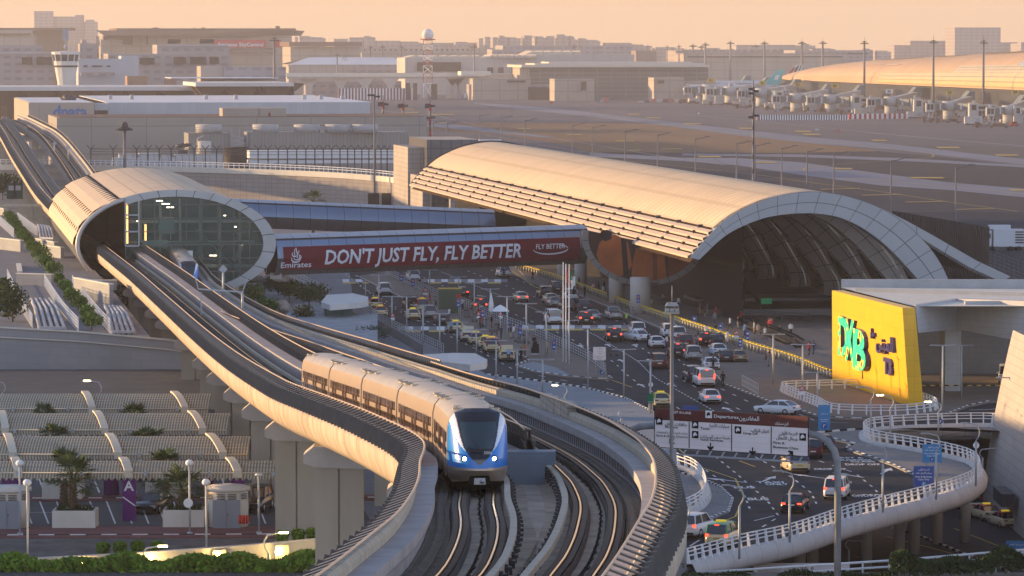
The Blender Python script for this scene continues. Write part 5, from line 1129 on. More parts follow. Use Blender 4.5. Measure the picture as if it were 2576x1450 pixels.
# barrier rows
def barrier(lab,uvs,z,n,h,m1,m2):
    t=thing('barrier_row',lab,'barrier'); P=[at(u,v,z) for u,v in uvs]; a,b=P[0],P[-1]; mb=MB()
    for i in range(n): mb.cur=i%2; p,q=a.lerp(b,i/n),a.lerp(b,(i+.93)/n); mb.beam(p+V((0,0,h/2)),q+V((0,0,h/2)),1.2,h)
    mb.build('barrier_blocks',[m1,m2],t)
rw=mat('barrier_red',(.38,.03,.04),.6,var=.1); bb=mat('barrier_blue',(.04,.06,.12),.6,var=.1)
barrier('row of blue and white barrier blocks on the open apron',[A3(575,908),A3(1252,908)],-7.5,72,3.2,bb,white_p); barrier('row of red and white barrier blocks beside the blue ones',[A3(1254,900),A3(1700,896)],-7.5,24,3.2,rw,white_p)
barrier('maroon and white barrier blocks before the elevated road',[A2(-20,755),A2(535,753)],-7.5,46,9.5,mat('barrier_maroon',(.16,.02,.05),.6,var=0),white_p); barrier('short orange lit barrier end at left of blue row',[A3(545,908),A3(575,908)],-7.5,3,3.0,mat('barrier_orange',(.5,.2,.06),.6,var=0),white_p)
# masts
mast_m=mat('mast_grey',(.16,.15,.16),.6,.3,var=.05)
def mk_mast(n,lab,p,h,k,heads,grp):
    t=thing(n,lab,'light mast',(p.x,p.y,p.z),0,grp); mb=MB(); mb.tube([(0,0,0),(0,0,h*.5),(0,0,h)],.5,8,rf=[1.05*k,.8*k,.6*k]); mb.build('pole',mast_m,t)
    mb=MB(); mb.cyl((0,0,h*.985),1.6*k,.5*k,10)
    for a in range(heads): an=2*pi*a/heads; mb.box((1.9*k*math.cos(an),1.9*k*math.sin(an),h*.965),(1.7*k,1.0*k,.7*k),rz=an)
    mb.build('lamp_ring',mat('lamp_ring',(.08,.075,.08),.5,.3,var=0),t); mb=MB(); mb.tube([(0,0,h),(0,0,h*1.06)],.16*k,5); mb.build('lightning_rod',mast_m,t); return t
ml=[(80,340,640),(173,330,645),(362,318,650),(552,345,590),(618,318,690),(743,345,560),(825,345,540),(900,316,730),(1057,314,720),(1370,312,812),(1890,303,882),(2267,305,893),(1835,328,480),(2032,325,480),(145,350,600)]
for x,y0,y1 in ml:
    p=at(*A3(x,y1),-7.5); h=ad(*A3(x,y0),p.y).z+7.5; mk_mast('floodlight_mast',['slender grey floodlight mast rising behind the gates','tall floodlight mast standing among the jet bridges'][y1>600],p,h,p.y/3200+.15,7,'floodlight masts behind the gates' if y1<=600 else 'floodlight masts among the jet bridges')
for x,y0,y1 in[(217,350,700),(308,345,700),(449,350,700),(1000,343,735),(1752,343,690),(2306,345,620),(2452,345,640),(2541,343,660),(1087,345,640),(974,350,640),(1565,355,640),(1800,352,640),(1930,352,640),(2105,352,640)]:
    p=at(*A2(x,y1),-7.5); h=ad(*A2(x,y0),p.y).z+7.5; mk_mast('floodlight_mast','thin floodlight mast rising around the distant pier building' if y1<690 or y1==700 else 'floodlight mast standing before the pier building',p,h,.75 if y1==640 else 1.0,5,'floodlight masts by the pier building' if y1<690 or y1==700 else 'floodlight masts in front of the pier building')
p=ad(690,200,2460); p.z=-7.5; mk_mast('floodlight_mast','tall dark floodlight mast before the red hangar sign',p,ad(690,95,2460).z+7.5,1.0,6,None)
p=ad(848,190,3600); p.z=-7.5; mk_mast('floodlight_mast','small floodlight mast beside the gabled hall',p,ad(848,136,3600).z+7.5,.8,6,None)
# lattice camera masts
def camera_mast(lab,u,v0,Y,striped=False,red=False):
    p=ad(u,v0,Y); t=thing('camera_mast',lab,'mast',(p.x,p.y,0)); k=Y/900; mb=MB(); h=p.z; zb=-7.5 if Y>950 else 0
    n=10
    for i in range(n): mb.cur=i%2; mb.tube([(0,0,zb+(h-zb)*i/n),(0,0,zb+(h-zb)*(i+1)/n)],.26*k,8)
    mb.build('pole',[mast_m,rw if striped else mast_m],t); mb=MB()
    for q,sx in((.985,-1),(.97,1),(.955,-1),(.80,1),(.79,-1)): mb.box((sx*.6*k,-.2,zb+(h-zb)*q),(1.0*k,.6*k,.5*k)); mb.tube([(0,0,zb+(h-zb)*q),(sx*.6*k,0,zb+(h-zb)*q)],.07*k,5)
    mb.tube([(0,0,h),(0,0,h+1.5*k)],.07*k,5); mb.build('camera_cluster',dark_m,t)
camera_mast('tall dark camera mast rising behind the vault ridge',1895.5,219,850)
for u,v0,l in((964,258,'left of the three'),(1014,262,'middle of the three'),(1082,262,'right of the three')): camera_mast('red and black striped antenna post behind warehouse, '+l,u,v0,1600 if u<1050 else 1500,True)
t=thing('lamp_mast','floodlight mast with flower shaped lamp head before the warehouse','light mast',ad(314,419,960)); t.location.z=0
h=ad(314,326,960).z; mb=MB(); mb.tube([(0,0,0),(0,0,h)],.35,8); mb.build('pole',mast_m,t); mb=MB()
for a in range(10): an=2*pi*a/10; mb.beam((0,0,h+.6),(1.9*math.cos(an),1.9*math.sin(an),h-.1),.9,.35)
mb.blob((0,0,h+1),.8,8,5); mb.build('lamp_cluster',dark_m,t)
t=thing('lamp_mast','plain pole with double head in front of the tank block','light mast',ad(942,440,940)); t.location.z=0; h=ad(942,240,940).z; mb=MB(); mb.tube([(0,0,0),(0,0,h)],.17,8); mb.build('pole',mast_m,t); mb=MB(); mb.box((-.7,0,h),(1.6,.8,.4)); mb.box((.7,0,h-.3),(1.2,.8,.4)); mb.build('lamp_head',dark_m,t)
# perimeter street lamps
proto=thing('street_lamp','slim dark street lamp in the curving row beyond the vault roof','street lamp'); mb=MB(); mb.tube([(0,0,-7.5),(0,0,14.9)],.2,8,rf=[.22,.13]); mb.build('pole',mast_m,proto); mb=MB(); mb.tube([(0,0,14.7),(1.3,0,14.9),(2.5,0,15.25)],.09,6); mb.box((2.9,0,15.35),(1.3,.45,.16)); mb.build('lamp_arm',mast_m,proto)
for x,y,T in[(690,880,A2),(797,875,A2),(1040,870,A2),(1203,887,A2),(1382,905,A2),(1740,943,A2),(1891,958,A2),(2136,987,A2),(2381,1014,A2),(100,1043,A3),(410,1078,A3),(548,1093,A3),(750,1113,A3),(941,1138,A3),(1142,1160,A3),(1573,1206,A3),(2062,1258,A3)]:
    u,v=T(x,y); Y=22.6*F/(v-113); 
    if T is A2 and x<800: Y=1230
    q=ad(u,v,Y); place(proto,(q.x,q.y,0 if Y>950 or True else 0),0,None,group='street lamps beyond the vault')
# airliners
air_w=mat('airliner_white',(.55,.54,.53),.35,.1,var=.03)
def airliner(lab,p,rz,k,tailm,fin=True,mark=None):
    t=thing('airliner',lab,'airliner',(p.x,p.y,p.z),rz); mb=MB(); mb.smooth=True
    mb.tube([(0,-34*k,0),(0,-32*k,.2),(0,-28*k,.2),(0,20*k,.2),(0,30*k,1.2),(0,36*k,2.0)],3,14,rf=[.3*k,1.8*k,2.9*k,2.9*k,1.6*k,.4*k]); mb.build('fuselage',air_w,t)
    for s in(-1,1):
        mb=MB(); mb.extr([(s*2*k,-6*k,-1*k),(s*29*k,14*k,1*k),(s*29*k,17*k,1*k),(s*2*k,7*k,-1*k)],(0,0,.7*k)); mb.build('wing',air_w,t); mb=MB(); mb.extr([(s*1*k,27*k,1.5*k),(s*11*k,33*k,2*k),(s*11*k,35*k,2*k),(s*1*k,33*k,1.5*k)],(0,0,.4*k)); mb.build('tailplane',air_w,t); mb=MB(); mb.smooth=True; mb.tube([(s*9.5*k,-8*k,-2.6*k),(s*9.5*k,-2*k,-2.6*k)],1.6*k,12); mb.build('engine',grey_p,t)
    mb=MB(); mb.extr([(-.3*k,22*k,2.8*k),(-.3*k,33*k,13*k),(-.3*k,37.5*k,13*k),(-.3*k,34*k,2.6*k)],(.6*k,0,0)); f=mb.build('tail_fin',tailm,t)
    if mark: 
        for nm,pl,m in mark: mb=MB(); mb.extr([(-.4*k,y*k,z*k) for y,z in pl],(.8*k,0,0)); mb.build(nm,m,f)
    mb=MB(); [mb.cyl((x*k,y*k,-5.6*k),.8*k,3*k,8) for x,y in((-4,4),(4,4),(0,-26))]; mb.build('landing_gear',black_m,t)
    mb=MB(); [mb.beam((s*2.86*k,-26*k,.9*k),(s*2.86*k,18*k,.9*k),.1,.5*k) for s in(-1,1)]; mb.build('window_line',dkwin,t); return t
p=at(*A2(1440,740),-7.5); airliner('gold lit airliner seen nose on parked at the pier building',V((p.x,p.y,-2.4)),pi*.03,.85,mat('tail_gold',(.5,.36,.2),.4,var=0))
teal=mat('tail_teal',(.02,.42,.42),.4,var=0)
p=ad(1840,193,3300); airliner('white airliner with teal tail parked behind the gates',V((p.x,p.y,3)),-1.35,1.15,teal,mark=[('tail_mark',[(30,6),(31,9),(32.5,9.5),(34,9),(32.5,6)],white_p)])
p=ad(1880,187,3390); airliner('white airliner with striped tail behind the teal tailed one',V((p.x,p.y,5)),-1.35,1.25,air_w,mark=[('tail_stripe',[(23,3.2),(31,11.5),(32.5,11.5),(26,3.2)],mat('stripe_red',(.35,.05,.05),var=0)),('tail_stripe',[(27.5,3.2),(33.5,12.6),(34.6,12.6),(30,3.2)],mat('stripe_dark',(.06,.06,.06),var=0)),('tail_stripe',[(31.5,3.2),(35.5,12.8),(36.4,12.8),(33,3.2)],mat('stripe_green',(.04,.22,.10),var=0))])
p=ad(1328,155,4300); t=thing('airliner_tail','red and orange airliner tail showing above the saw tooth roofs','airliner tail',(p.x,p.y,0)); mb=MB(); z=ad(1328,157,4300).z; mb.extr([(-6,0,z),(4,0,z+8),(9,0,z+8),(8,0,z)],(0,.8,0)); mb.build('tail_fin',mat('tail_red',(.5,.10,.06),.5,var=0),t)
for x,y,lab in((1985,780,'blue and white catering truck driving on the apron'),(935,748,'small white van by the elevated road')):
    p=at(*A2(x,y),-7.5); k=p.y/F*.3338; t=thing('apron_truck',lab,'truck',(p.x,p.y,-7.5)); mb=MB(); mb.box((8*k,0,26*k),(44*k,5,36*k)); mb.build('cargo_box',[mat('truck_red',(.35,.12,.10),.6,var=0),white_p][x<1500],t); mb=MB(); mb.box((-24*k,0,18*k),(20*k,4.6,26*k),taper=.85); mb.build('cab',mat('truck_blue',(.15,.25,.4),.6,var=0),t); mb=MB(); [mb.tube([(q*k,-2.6,4*k),(q*k,2.6,4*k)],5*k,8) for q in(-22,0,22)]; mb.build('wheel',black_m,t)
for i in range(9):
    x=2210+i*46; p=at(*A2(x,778),-7.5); k=p.y/F*.3338; t=thing('baggage_train','red and pale baggage cart in the row on the far apron','cart',(p.x,p.y,-7.5),0,'baggage carts on the far apron'); mb=MB(); mb.box((0,0,(10 if i<3 else 18)*k),(38*k,4,(10 if i<3 else 26)*k)); mb.build('cart_body',[MATS['truck_red'],jb_m,MATS['rust_dark']][i%3],t)
for x,y,m,l,tx in((1175,990,'barrier_red','small red runway sign board with numbers','L13'),(1016,980,'jetbridge_cream','small pale framed sign board on apron',None),(1577,778,'barrier_red','red and white marker board on far apron',None)):
    p=at(*( A3(x,y+8) if x<1500 else A2(x,y+6)),-7.5); k=p.y/F*.3338; t=thing('apron_sign',l,'sign',(p.x,p.y,-7.5)); mb=MB(); mb.box((0,0,9*k),(26*k,.4,16*k)); mb.build('sign_face',MATS[m],t); mb=MB(); [mb.box((q*9*k,0,1*k),(2*k,.3,4*k)) for q in(-1,1)]; mb.build('sign_foot',dark_m,t)
    if tx: mb=MB(); text_mb(mb,tx,V((0,-.25,5*k)),(1,0,0),(0,0,1),8*k,.05); mb.build('lettering',white_p,t)
# airside edge right of the vault
sheet('airside_tarmac',[(62,560),(420,560),(420,949),(20,949),(20,860)],.01,tar)
t=thing('corrugated_fence','dark corrugated blast fence behind the vault wing','fence'); mb=MB(); P0,P1=A6(1580,300),A6(2275,420); n=44
for i in range(n):
    f=i/n; Y=640-60*f; a=ad(P0[0]+(P1[0]-P0[0])*f,P0[1]+(P1[1]-P0[1])*f,Y); b=ad(P0[0]+(P1[0]-P0[0])*(f+.6/n),P0[1]+(P1[1]-P0[1])*(f+.6/n),Y-.8); mb.extr([V((a.x,a.y,0)),V((b.x,b.y,0)),b,a],(.1,.35,0)); mb.extr([V((b.x,b.y+.5,0)),V((b.x+.9,b.y+.5,0)),V((b.x+.9,b.y+.5,b.z-.1)),V((b.x,b.y+.5,b.z-.1))],(.05,.3,0))
mb.build('fence_sheet',mat('blast_fence',(.06,.05,.05),.6,.2,var=.2),t)
p=at(*A6(2450,600),.0); t=thing('catering_truck','white high lift catering truck at right edge behind the fence','truck',p); k=p.y/F*.3338
mb=MB(); mb.box((4*k,0,95*k),(230*k,2.6,130*k)); mb.box((-60*k,.3,175*k),(160*k,2.4,30*k)); mb.build('cargo_box',mat('truck_white',(.56,.57,.6),.5,var=.05),t); mb=MB(); mb.box((-150*k,0,90*k),(50*k,2.4,120*k)); mb.build('cab',MATS['truck_white'],t); mb=MB(); mb.box((-150*k,-1.25,110*k),(34*k,.1,36*k)); mb.build('cab_window',dkwin,t); mb=MB()
for q in range(5): mb.box((84*k,-1.35,(60+q*20)*k),(62*k,.1,9*k))
mb.build('louvre',dkwin,t); mb=MB(); [mb.tube([(x*k,-1.4,14*k),(x*k,1.4,14*k)],20*k,12) for x in(-120,20,80)]; mb.build('wheel',black_m,t)
t=thing('barbed_fence','dark mesh fence with V shaped barbed tops right of the vault wing','fence'); mb=MB(); Q0,Q1=A6(1880,560),A6(2620,860)
pts=[]
for i in range(22):
    f=i/21; g=at(Q0[0]+(Q1[0]-Q0[0])*f,Q0[1]+(Q1[1]-Q0[1])*f+8,0); pts.append(g); h=3.6; mb.box(g+V((0,0,h/2)),(.09,.09,h)); mb.beam(g+V((0,0,h)),g+V((-.7,0,h+.9)),.07); mb.beam(g+V((0,0,h)),g+V((.7,0,h+.9)),.07)
for h in(.6,1.2,1.8,2.4,3.0,3.6): mb.tube([p+V((0,0,h)) for p in pts],.03,4)
mb.build('mesh',dark_m,t)
barrier('orange and white striped barrier behind the barbed fence',[A6(1880,500),A6(2290,580)],0,26,1.3,mat('barrier_salmon',(.42,.18,.12),.6,var=.1),white_p)
# barbed perimeter fence before the warehouse
t=thing('perimeter_fence','tall dark fence with Y shaped barbed posts before the warehouse','fence'); mb=MB()
for T,xs in((A1,(683,853,1030,1115,1200,1290,1463,1548,1632,1945,2020,2097,2167,2236,2305,2373,2437,2500,2562)),(A2,(45,98,152,205,255,297,343,450,470,490))):
    for x in xs:
        u=T(x,0)[0]; top=ad(u,376,1240); mb.box((top.x,top.y,(top.z-2)/2),(.35,.35,top.z+2)); mb.beam(top,top+V((-1.1,0,1.2)),.25); mb.beam(top,top+V((1.1,0,1.2)),.25)
mb.build('fence_post',dark_m,t); mb=MB()
for v in(374,377,382,390): mb.tube([ad(u,v,1240) for u in(225,600,1023)],.07,4)
mb.build('wires',dark_m,t)
# more service equipment between the gates
rs2=random.Random(11)
for i in range(34):
    x=rs2.uniform(-20,2560); y=interp([(-20,770),(600,800),(1200,850),(2000,890),(2560,935)])(x)+rs2.uniform(-42,6); p=at(*A3(x,y),-7.5); s=p.y/2600
    t=thing('service_cart','small service vehicle among the jet bridge legs','service vehicle',(p.x,p.y,-7.5),rs2.uniform(-.4,.4),'small service vehicles along the gates'); mb=MB(); L_=rs2.uniform(4,9)*s; h=rs2.uniform(1.8,4.2)*s; mb.box((0,0,h*.55),(L_,3,h*.8)); mb.box((L_*.35,0,h*1.1),(L_*.25,2.6,h*.5)); mb.build('body',[jb_m,MATS['rust_dark'],grey_p,box_m,MATS['truck_red']][i%5],t); mb=MB(); [mb.tube([(q*L_*.3,-1.7,.5*s),(q*L_*.3,1.7,.5*s)],.6*s,8) for q in(-1,1)]; mb.build('wheel',black_m,t)
for i in range(9):
    x=[90,290,480,740,980,1330,1800,2220,2560][i]; y=[772,785,800,822,842,858,885,915,938][i]; p=at(*A3(x,y),-7.5); px=.3338*p.y/F; t=thing('gate_stair_tower','pale gate stair tower with dark window between jet bridges, '+(ordn+['ninth'])[i]+' from left','stair tower',(p.x,p.y+20,-7.5),0,'stair towers between the gates'); mb=MB(); mb.box((0,0,65*px),(70*px,8,130*px)); mb.box((90*px,10,95*px),(200*px,8,46*px)); mb.build('wall',jb_m,t); mb=MB(); mb.box((0,-4.1,100*px),(34*px,.2,40*px)); mb.box((90*px,5.8,98*px),(170*px,.2,18*px)); mb.build('window',dkwin,t); mb=MB(); mb.beam((30*px,-5,10*px),(120*px,-5,90*px),14*px,8*px); mb.build('outer_stair',grey_p,t)
# ================= road vehicles =================
tl_m=mat('tail_lamp_lit',(.5,.02,.01),.3,emit=((1,.05,.02),1.5),var=0); tl_o=mat('tail_lamp',(.25,.01,.01),.25,var=0); hl_m=mat('head_lamp',(.6,.6,.58),.15,.2,var=0); tyre_m=mat('tyre',(.02,.02,.02),.85,var=0); rim_m=mat('alloy_rim',(.35,.35,.36),.35,.7,var=0); plate_m=mat('number_plate',(.6,.58,.5),.5,var=0)
glass_c=mat('car_glass',(.015,.018,.022),.06,0,var=0,spec=.9); trim_m=mat('dark_trim',(.025,.025,.027),.5,var=0)
PAINT={'white':(.62,.63,.64),'black':(.012,.012,.014),'silver':(.35,.36,.37),'beige':(.58,.48,.30),'maroon':(.10,.012,.014),'grey':(.10,.10,.11),'tan':(.25,.18,.10),'navy':(.02,.03,.06),'cream':(.55,.50,.38)}
def paintm(c): return mat('car_paint_'+c,PAINT[c],.22,.15 if c in('silver','grey') else 0,var=0,spec=.6)
roof_cols={'red':(.40,.02,.02),'green':(.01,.22,.10),'yellow':(.60,.45,.04),'purple':(.09,.04,.20),'beige':PAINT['beige'],'blue':(.02,.12,.4)}
KIND={ # length, halfwidth, belt z, roof z, greenhouse bottom (rear,front), top (rear,front), tumble
 'sedan':(4.75,.92,.98,1.45,(-1.95,1.05),(-1.15,.25),.26),'suv':(4.8,.96,1.12,1.80,(-2.28,1.0),(-2.05,.25),.17),'mpv':(4.75,.93,1.08,1.80,(-2.3,1.45),(-2.1,.55),.15),'van':(5.1,.98,1.15,1.98,(-2.5,1.9),(-2.4,1.15),.12),'pickup':(5.3,.95,1.08,1.78,(-.75,1.1),(-.6,.35),.18)}
def car_proto(kind,col,roof=None,lit=True,taxi=False,trunk=False):
    Ln,hw,bz,rz_,gb,gt,tb=KIND[kind]; h=Ln/2
    t=thing(kind+'_car','car','car'); bm_=paintm(col); gr=.22
    mb=MB(); mb.smooth=False
    S=[(-h,.80*hw,.42,bz*.80),(-h+.1,.95*hw,.28,bz-.04),(-h+.5,hw,.24,bz+.01),(-.2*h,hw,.22,bz+.02),(.3*h,hw,.22,bz),(.42*h,hw,.22,bz-.02),(h-.55,.97*hw,.24,bz-.16),(h-.12,.9*hw,.28,bz-.26),(h,.72*hw,.40,bz-.38)]
    if kind=='van' or kind=='mpv': S[6]=(h-.45,.97*hw,.24,bz-.08)
    rows=[[(-w_,y,z0+.12),(-w_*1.0,y,(z0+z1)/2),(-w_*.95,y,z1-.06),(-w_*.84,y,z1),(w_*.84,y,z1),(w_*.95,y,z1-.06),(w_,y,(z0+z1)/2),(w_,y,z0+.12),(w_*.9,y,z0),(-w_*.9,y,z0)] for y,w_,z0,z1 in S]
    mb.smooth=True; mb.loft(rows,closed=True,caps=True); mb.build('body',bm_,t)
    # greenhouse
    b0,b1=gb; t0,t1=gt; wb,wt=hw*.86,hw-tb-.08
    B=[(-wb,b0,bz),(wb,b0,bz),(wb,b1,bz-.02),(-wb,b1,bz-.02)]; T=[(-wt,t0,rz_-.05),(wt,t0,rz_-.05),(wt,t1,rz_-.05),(-wt,t1,rz_-.05)]
    mb=MB(); mb.add(B+T,[(0,1,5,4),(1,2,6,5),(2,3,7,6),(3,0,4,7)]); mb.build('window_glass',glass_c,t)
    rm=bm_ if roof is None else mat('taxi_roof_'+roof,roof_cols[roof],.3,var=0)
    mb=MB(); mb.smooth=True
    rw_=[[(-wt-.02,y,rz_-.06),(-wt*.8,y,rz_-.0+e),(0,y,rz_+.03+e),(wt*.8,y,rz_-.0+e),(wt+.02,y,rz_-.06)] for y,e in((t0-.06,-.05),(t0+.2,0),((t0+t1)/2,.015),(t1-.2,0),(t1+.05,-.05))]; mb.loft(rw_); mb.smooth=False
    for k in(-1,1):
        for (ya,yb) in((b0,t0),((b0+b1)/2-.15,(t0+t1)/2),(b1,t1)): mb.beam((k*(wb+.005),ya,bz),(k*(wt+.005),yb,rz_-.05),.09,.07)
    mb.build('roof',rm,t)
    wr=.33 if kind=='sedan' else .37
    for sx in(-1,1):
        for y in(-h+.95,h-.92):
            mb=MB(); mb.tube([(sx*(hw-.2),y,wr),(sx*(hw+.01),y,wr)],wr,14); w_=mb.build('wheel',tyre_m,t); mb=MB(); mb.tube([(sx*(hw-.1),y,wr),(sx*(hw+.02),y,wr)],wr*.62,10); mb.build('rim',rim_m,w_)
        mb=MB()
        if kind in('sedan',): mb.box((sx*hw*.70,-h+.035,bz-.17),(.34,.1,.12))
        elif kind=='van': mb.box((sx*hw*.86,-h+.05,bz+.05),(.16,.1,.55))
        else: mb.box((sx*hw*.80,-h+.06,bz-.12),(.22,.12,.22)); 
        mb.build('tail_light',tl_m if lit else tl_o,t)
        mb=MB(); mb.box((sx*hw*.68,h-.12,bz-.36),(.36,.16,.15)); mb.build('headlight',hl_m,t)
        mb=MB(); mb.box((sx*(hw+.08),b1-.35,bz+.08),(.18,.10,.14)); mb.build('wing_mirror',bm_,t)
    mb=MB(); mb.box((0,-h+.02,.72 if kind!='van' else .6),(.5,.06,.13)); mb.build('number_plate',plate_m if not taxi else mat('taxi_plate',(.5,.32,.03),.5,var=0),t)
    mb=MB(); mb.box((0,-h+.06,.42),(hw*1.5,.14,.16)); mb.box((0,h-.08,.42),(hw*1.3,.14,.2)); mb.build('bumper_trim',trim_m,t)
    if taxi: mb=MB(); mb.box((0,(t0+t1)/2,rz_+.11),(.75,.2,.14)); mb.build('taxi_sign',mat('taxi_sign_yellow',(.6,.45,.03),.4,emit=((1,.7,.05),.12),var=0),t)
    if lit and kind in('suv','van','mpv'): mb=MB(); mb.box((0,t0-.06,rz_-.08),(.35,.05,.05)); mb.build('brake_light',tl_m,t)
    if trunk:
        mb=MB()
        if kind=='sedan': mb.box((0,-h+.28,bz+.5),(hw*1.5,.06,1.0),rot=Matrix.Rotation(R(-18),3,'X')); 
        else: mb.box((0,-h-.15,rz_+.12),(hw*1.6,1.0,.06),rot=Matrix.Rotation(R(-12),3,'X'))
        mb.build('open_boot_lid',bm_ if kind!='suv' else trim_m,t); mb=MB(); mb.box((0,-h+.12,bz-.1),(hw*1.45,.1,.5)); mb.build('boot_interior',trim_m,t)
    if kind=='pickup': mb=MB(); mb.box((0,-1.7,bz+.0),(hw*1.6,1.7,.1)); mb.build('load_bed',trim_m,t)
    return t
protos={}; usedc=set()
def car(uv,kind,col,label,rz=None,roof=None,lit=None,taxi=False,trunk=False,z=.012,group='vehicles on the terminal roads'):
    if lit is None: lit=any(q in label for q in('red lights','red tail','van with a dark','people carrier','lower left bend','green roof'))
    key=(kind,col,roof,lit,taxi,trunk); p=at(uv[0],uv[1],z)
    if rz is None: rz=rdir(p)
    if key not in protos: protos[key]=o=car_proto(kind,col,roof,lit,taxi,trunk)
    else: o=dup(protos[key])
    tag(o,label,'taxi' if taxi else ('van' if kind=='van' else 'pickup' if kind=='pickup' else 'car'),group); h=KIND[kind][0]/2
    o.location=(p.x-math.sin(rz)*h,p.y+math.cos(rz)*h,z); o.rotation_euler=(0,0,rz); return o
RC=between(.5)
def rdir(p):
    i=min(range(len(RC)-1),key=lambda k:abs(RC[k].y-p.y)); a,b=RC[i],RC[i+1]
    if a.y>b.y: a,b=b,a
    return math.atan2(-(b.x-a.x),(b.y-a.y))
c5=lambda x,y:A5(x,y); c6=lambda x,y:A6(x,y); c3=lambda x,y:B3(x,y)
TX=dict(taxi=True,group='cream taxis in the taxi lanes')
car(c5(1235,805),'suv','white','white suv stopped at the far end of the yellow bollards',lit=False)
car(c5(550,835),'suv','white','white suv under the middle of the banner footbridge',lit=False)
car(c5(330,938),'suv','white','white suv alone in the left lane before crossing',lit=False)
car(c5(262,1045),'sedan','beige','cream taxi with red roof beside the left kerb fence, rear one of two',roof='red',**TX)
car(c5(302,1107),'sedan','beige','cream taxi with red roof, nearest of the pair by left fence',roof='red',**TX)
car(c5(528,1050),'suv','black','black suv with its tailgate open near standing luggage people',trunk=True,lit=False)
car(c5(617,1068),'mpv','beige','cream taxi van with red roof left of the silver suv',roof='red',**TX)
car(c5(548,1128),'sedan','beige','cream taxi with plain roof behind the open black suv',roof=None,lit=False,taxi=True,group='cream taxis in the taxi lanes')
car(c5(672,1117),'suv','silver','silver suv parked beside the cream taxis',lit=False)
car(c5(768,1158),'sedan','grey','dark car with open boot and two people behind it',trunk=True,lit=False)
car(c5(918,955),'sedan','black','black sedan passing the green advertising box',lit=True)
car(c5(1050,1062),'suv','black','black suv with red tail lights right of the green box')
car(c5(1365,992),'sedan','cream','cream sedan with red lights alone in middle lanes')
car(c5(1545,965),'suv','black','black suv at the left end of the drop off queue',lit=False)
car(c5(1630,925),'suv','grey','dark grey suv farthest in the drop off queue',lit=False)
car(c5(1590,1005),'sedan','cream','cream sedan with shining roof in the drop off queue',lit=False)
car(c5(1618,1033),'sedan','silver','silver sedan behind the cream one in drop off queue',lit=False)
car(c5(1740,985),'suv','white','white suv against the bollards behind the flagpoles',lit=False)
car(c5(1712,1062),'suv','grey','dark grey suv right behind the three flagpoles')
car(c5(1612,1160),'van','white','white van at the crossing left of flagpoles',lit=False)
car(c5(1845,1165),'suv','black','black suv with red lights on the crossing bars')
car(c5(1905,1135),'sedan','silver','silver sedan right of the black suv at the crossing')
car(c5(1835,1070),'suv','navy','dark blue suv in front of the crossing queue',lit=False)
car(c5(2070,1128),'pickup','silver','silver pickup by the bollards near the crossing',lit=False)
car(c5(2060,1292),'suv','black','black suv with bright red lights alone past the crossing')
car(c5(2240,1250),'suv','white','white suv at the kerb right after crossing',lit=False)
car(c5(2290,1292),'sedan','white','white sedan turning out from the kerb',rz=.55,lit=False)
car(c5(2385,1342),'sedan','white','white sedan with a black dressed woman beside it',lit=False)
car(c5(2480,1262),'suv','white','white suv, left one of two beside the bollards',lit=False)
car(c5(2545,1285),'suv','white','white suv, right one of two beside the bollards',lit=False)
car((1715,878),'sedan','maroon','dark red sedan behind the pair of white suvs')
car((1706,902),'suv','black','black suv beside the tall grey pole',lit=True)
car((1660,930),'suv','maroon','maroon suv just left of the tall grey pole',lit=False)
car(c5(870,1225),'sedan','beige','cream taxi with yellow roof first in the rank by trolleys',roof='yellow',**TX)
car(c5(955,1290),'sedan','cream','pale cream car with open boot in the taxi rank',trunk=True,lit=False)
car(c5(1022,1315),'sedan','beige','cream taxi with purple roof third in the rank',roof='purple',**TX)
car(c5(1092,1345),'sedan','beige','cream taxi with yellow roof fourth in the rank',roof='yellow',**TX)
car(c5(1140,1375),'mpv','beige','cream taxi van with red roof last but one in rank',roof='red',**TX)
car(c5(1248,1440),'sedan','beige','cream taxi with boot open and a driver loading it',roof='yellow',taxi=True,trunk=True,lit=False,group='cream taxis in the taxi lanes')
car(c6(90,1437),'suv','silver','silver suv in the bunched queue before plaza',lit=False)
car(c6(185,1330),'suv','black','black suv with red lights deep in bunched queue')
car(c6(268,1345),'suv','black','boxy black suv against the bollards in bunched queue',lit=False)
car(c6(285,1400),'sedan','white','white sedan in front of the boxy black suv',lit=False)
car(c6(30,1345),'suv','maroon','dark red suv left of the silver suv')
car(c6(335,1452),'sedan','black','black sedan close to the plaza kerb',lit=False)
car(c6(440,1452),'sedan','tan','tan sedan nearest the plaza kerb in queue',lit=False)
car(c3(165,192),'van','white','white van with a dark dressed man walking beside it')
car(c3(90,160),'suv','navy','dark blue suv half hidden behind white van')
car(c3(200,82),'sedan','white','white sedan in front of the white van',lit=False)
car(c3(205,306),'sedan','white','white sedan with red lights alone in the lane by the kerb')
car(c3(768,378),'sedan','white','white sedan seen side on beside ramp railing',rz=.98,lit=False)
car(c3(965,622),'sedan','black','black sedan emerging from behind the gantry sign',rz=.15)
car(c3(872,672),'suv','maroon','dark red suv just hidden behind the gantry sign edge',rz=.1)
car(c3(785,768),'suv','beige','cream taxi suv with purple roof below the gantry sign',rz=.12,roof='purple',**TX)
car(c3(1010,945),'mpv','white','white people carrier crossing the road lettering',rz=-.18)
car(c3(725,1035),'sedan','black','black sedan with red lights nearest the parapet',rz=-.2)
car((1722,1356),'suv','white','white suv at the lower left bend of the road',rz=-.42,lit=True)
car(c3(225,1265),'mpv','beige','cream taxi van with green roof nearest the camera',rz=-.28,roof='green',**TX)
car((1668,1027),'sedan','beige','cream taxi behind the green meeting point sign',roof='yellow',**TX)
car(c3(1985,1030),'sedan','beige','cream taxi with red roof on lower road, farthest back',rz=.25,roof='red',z=-7.54,**TX)
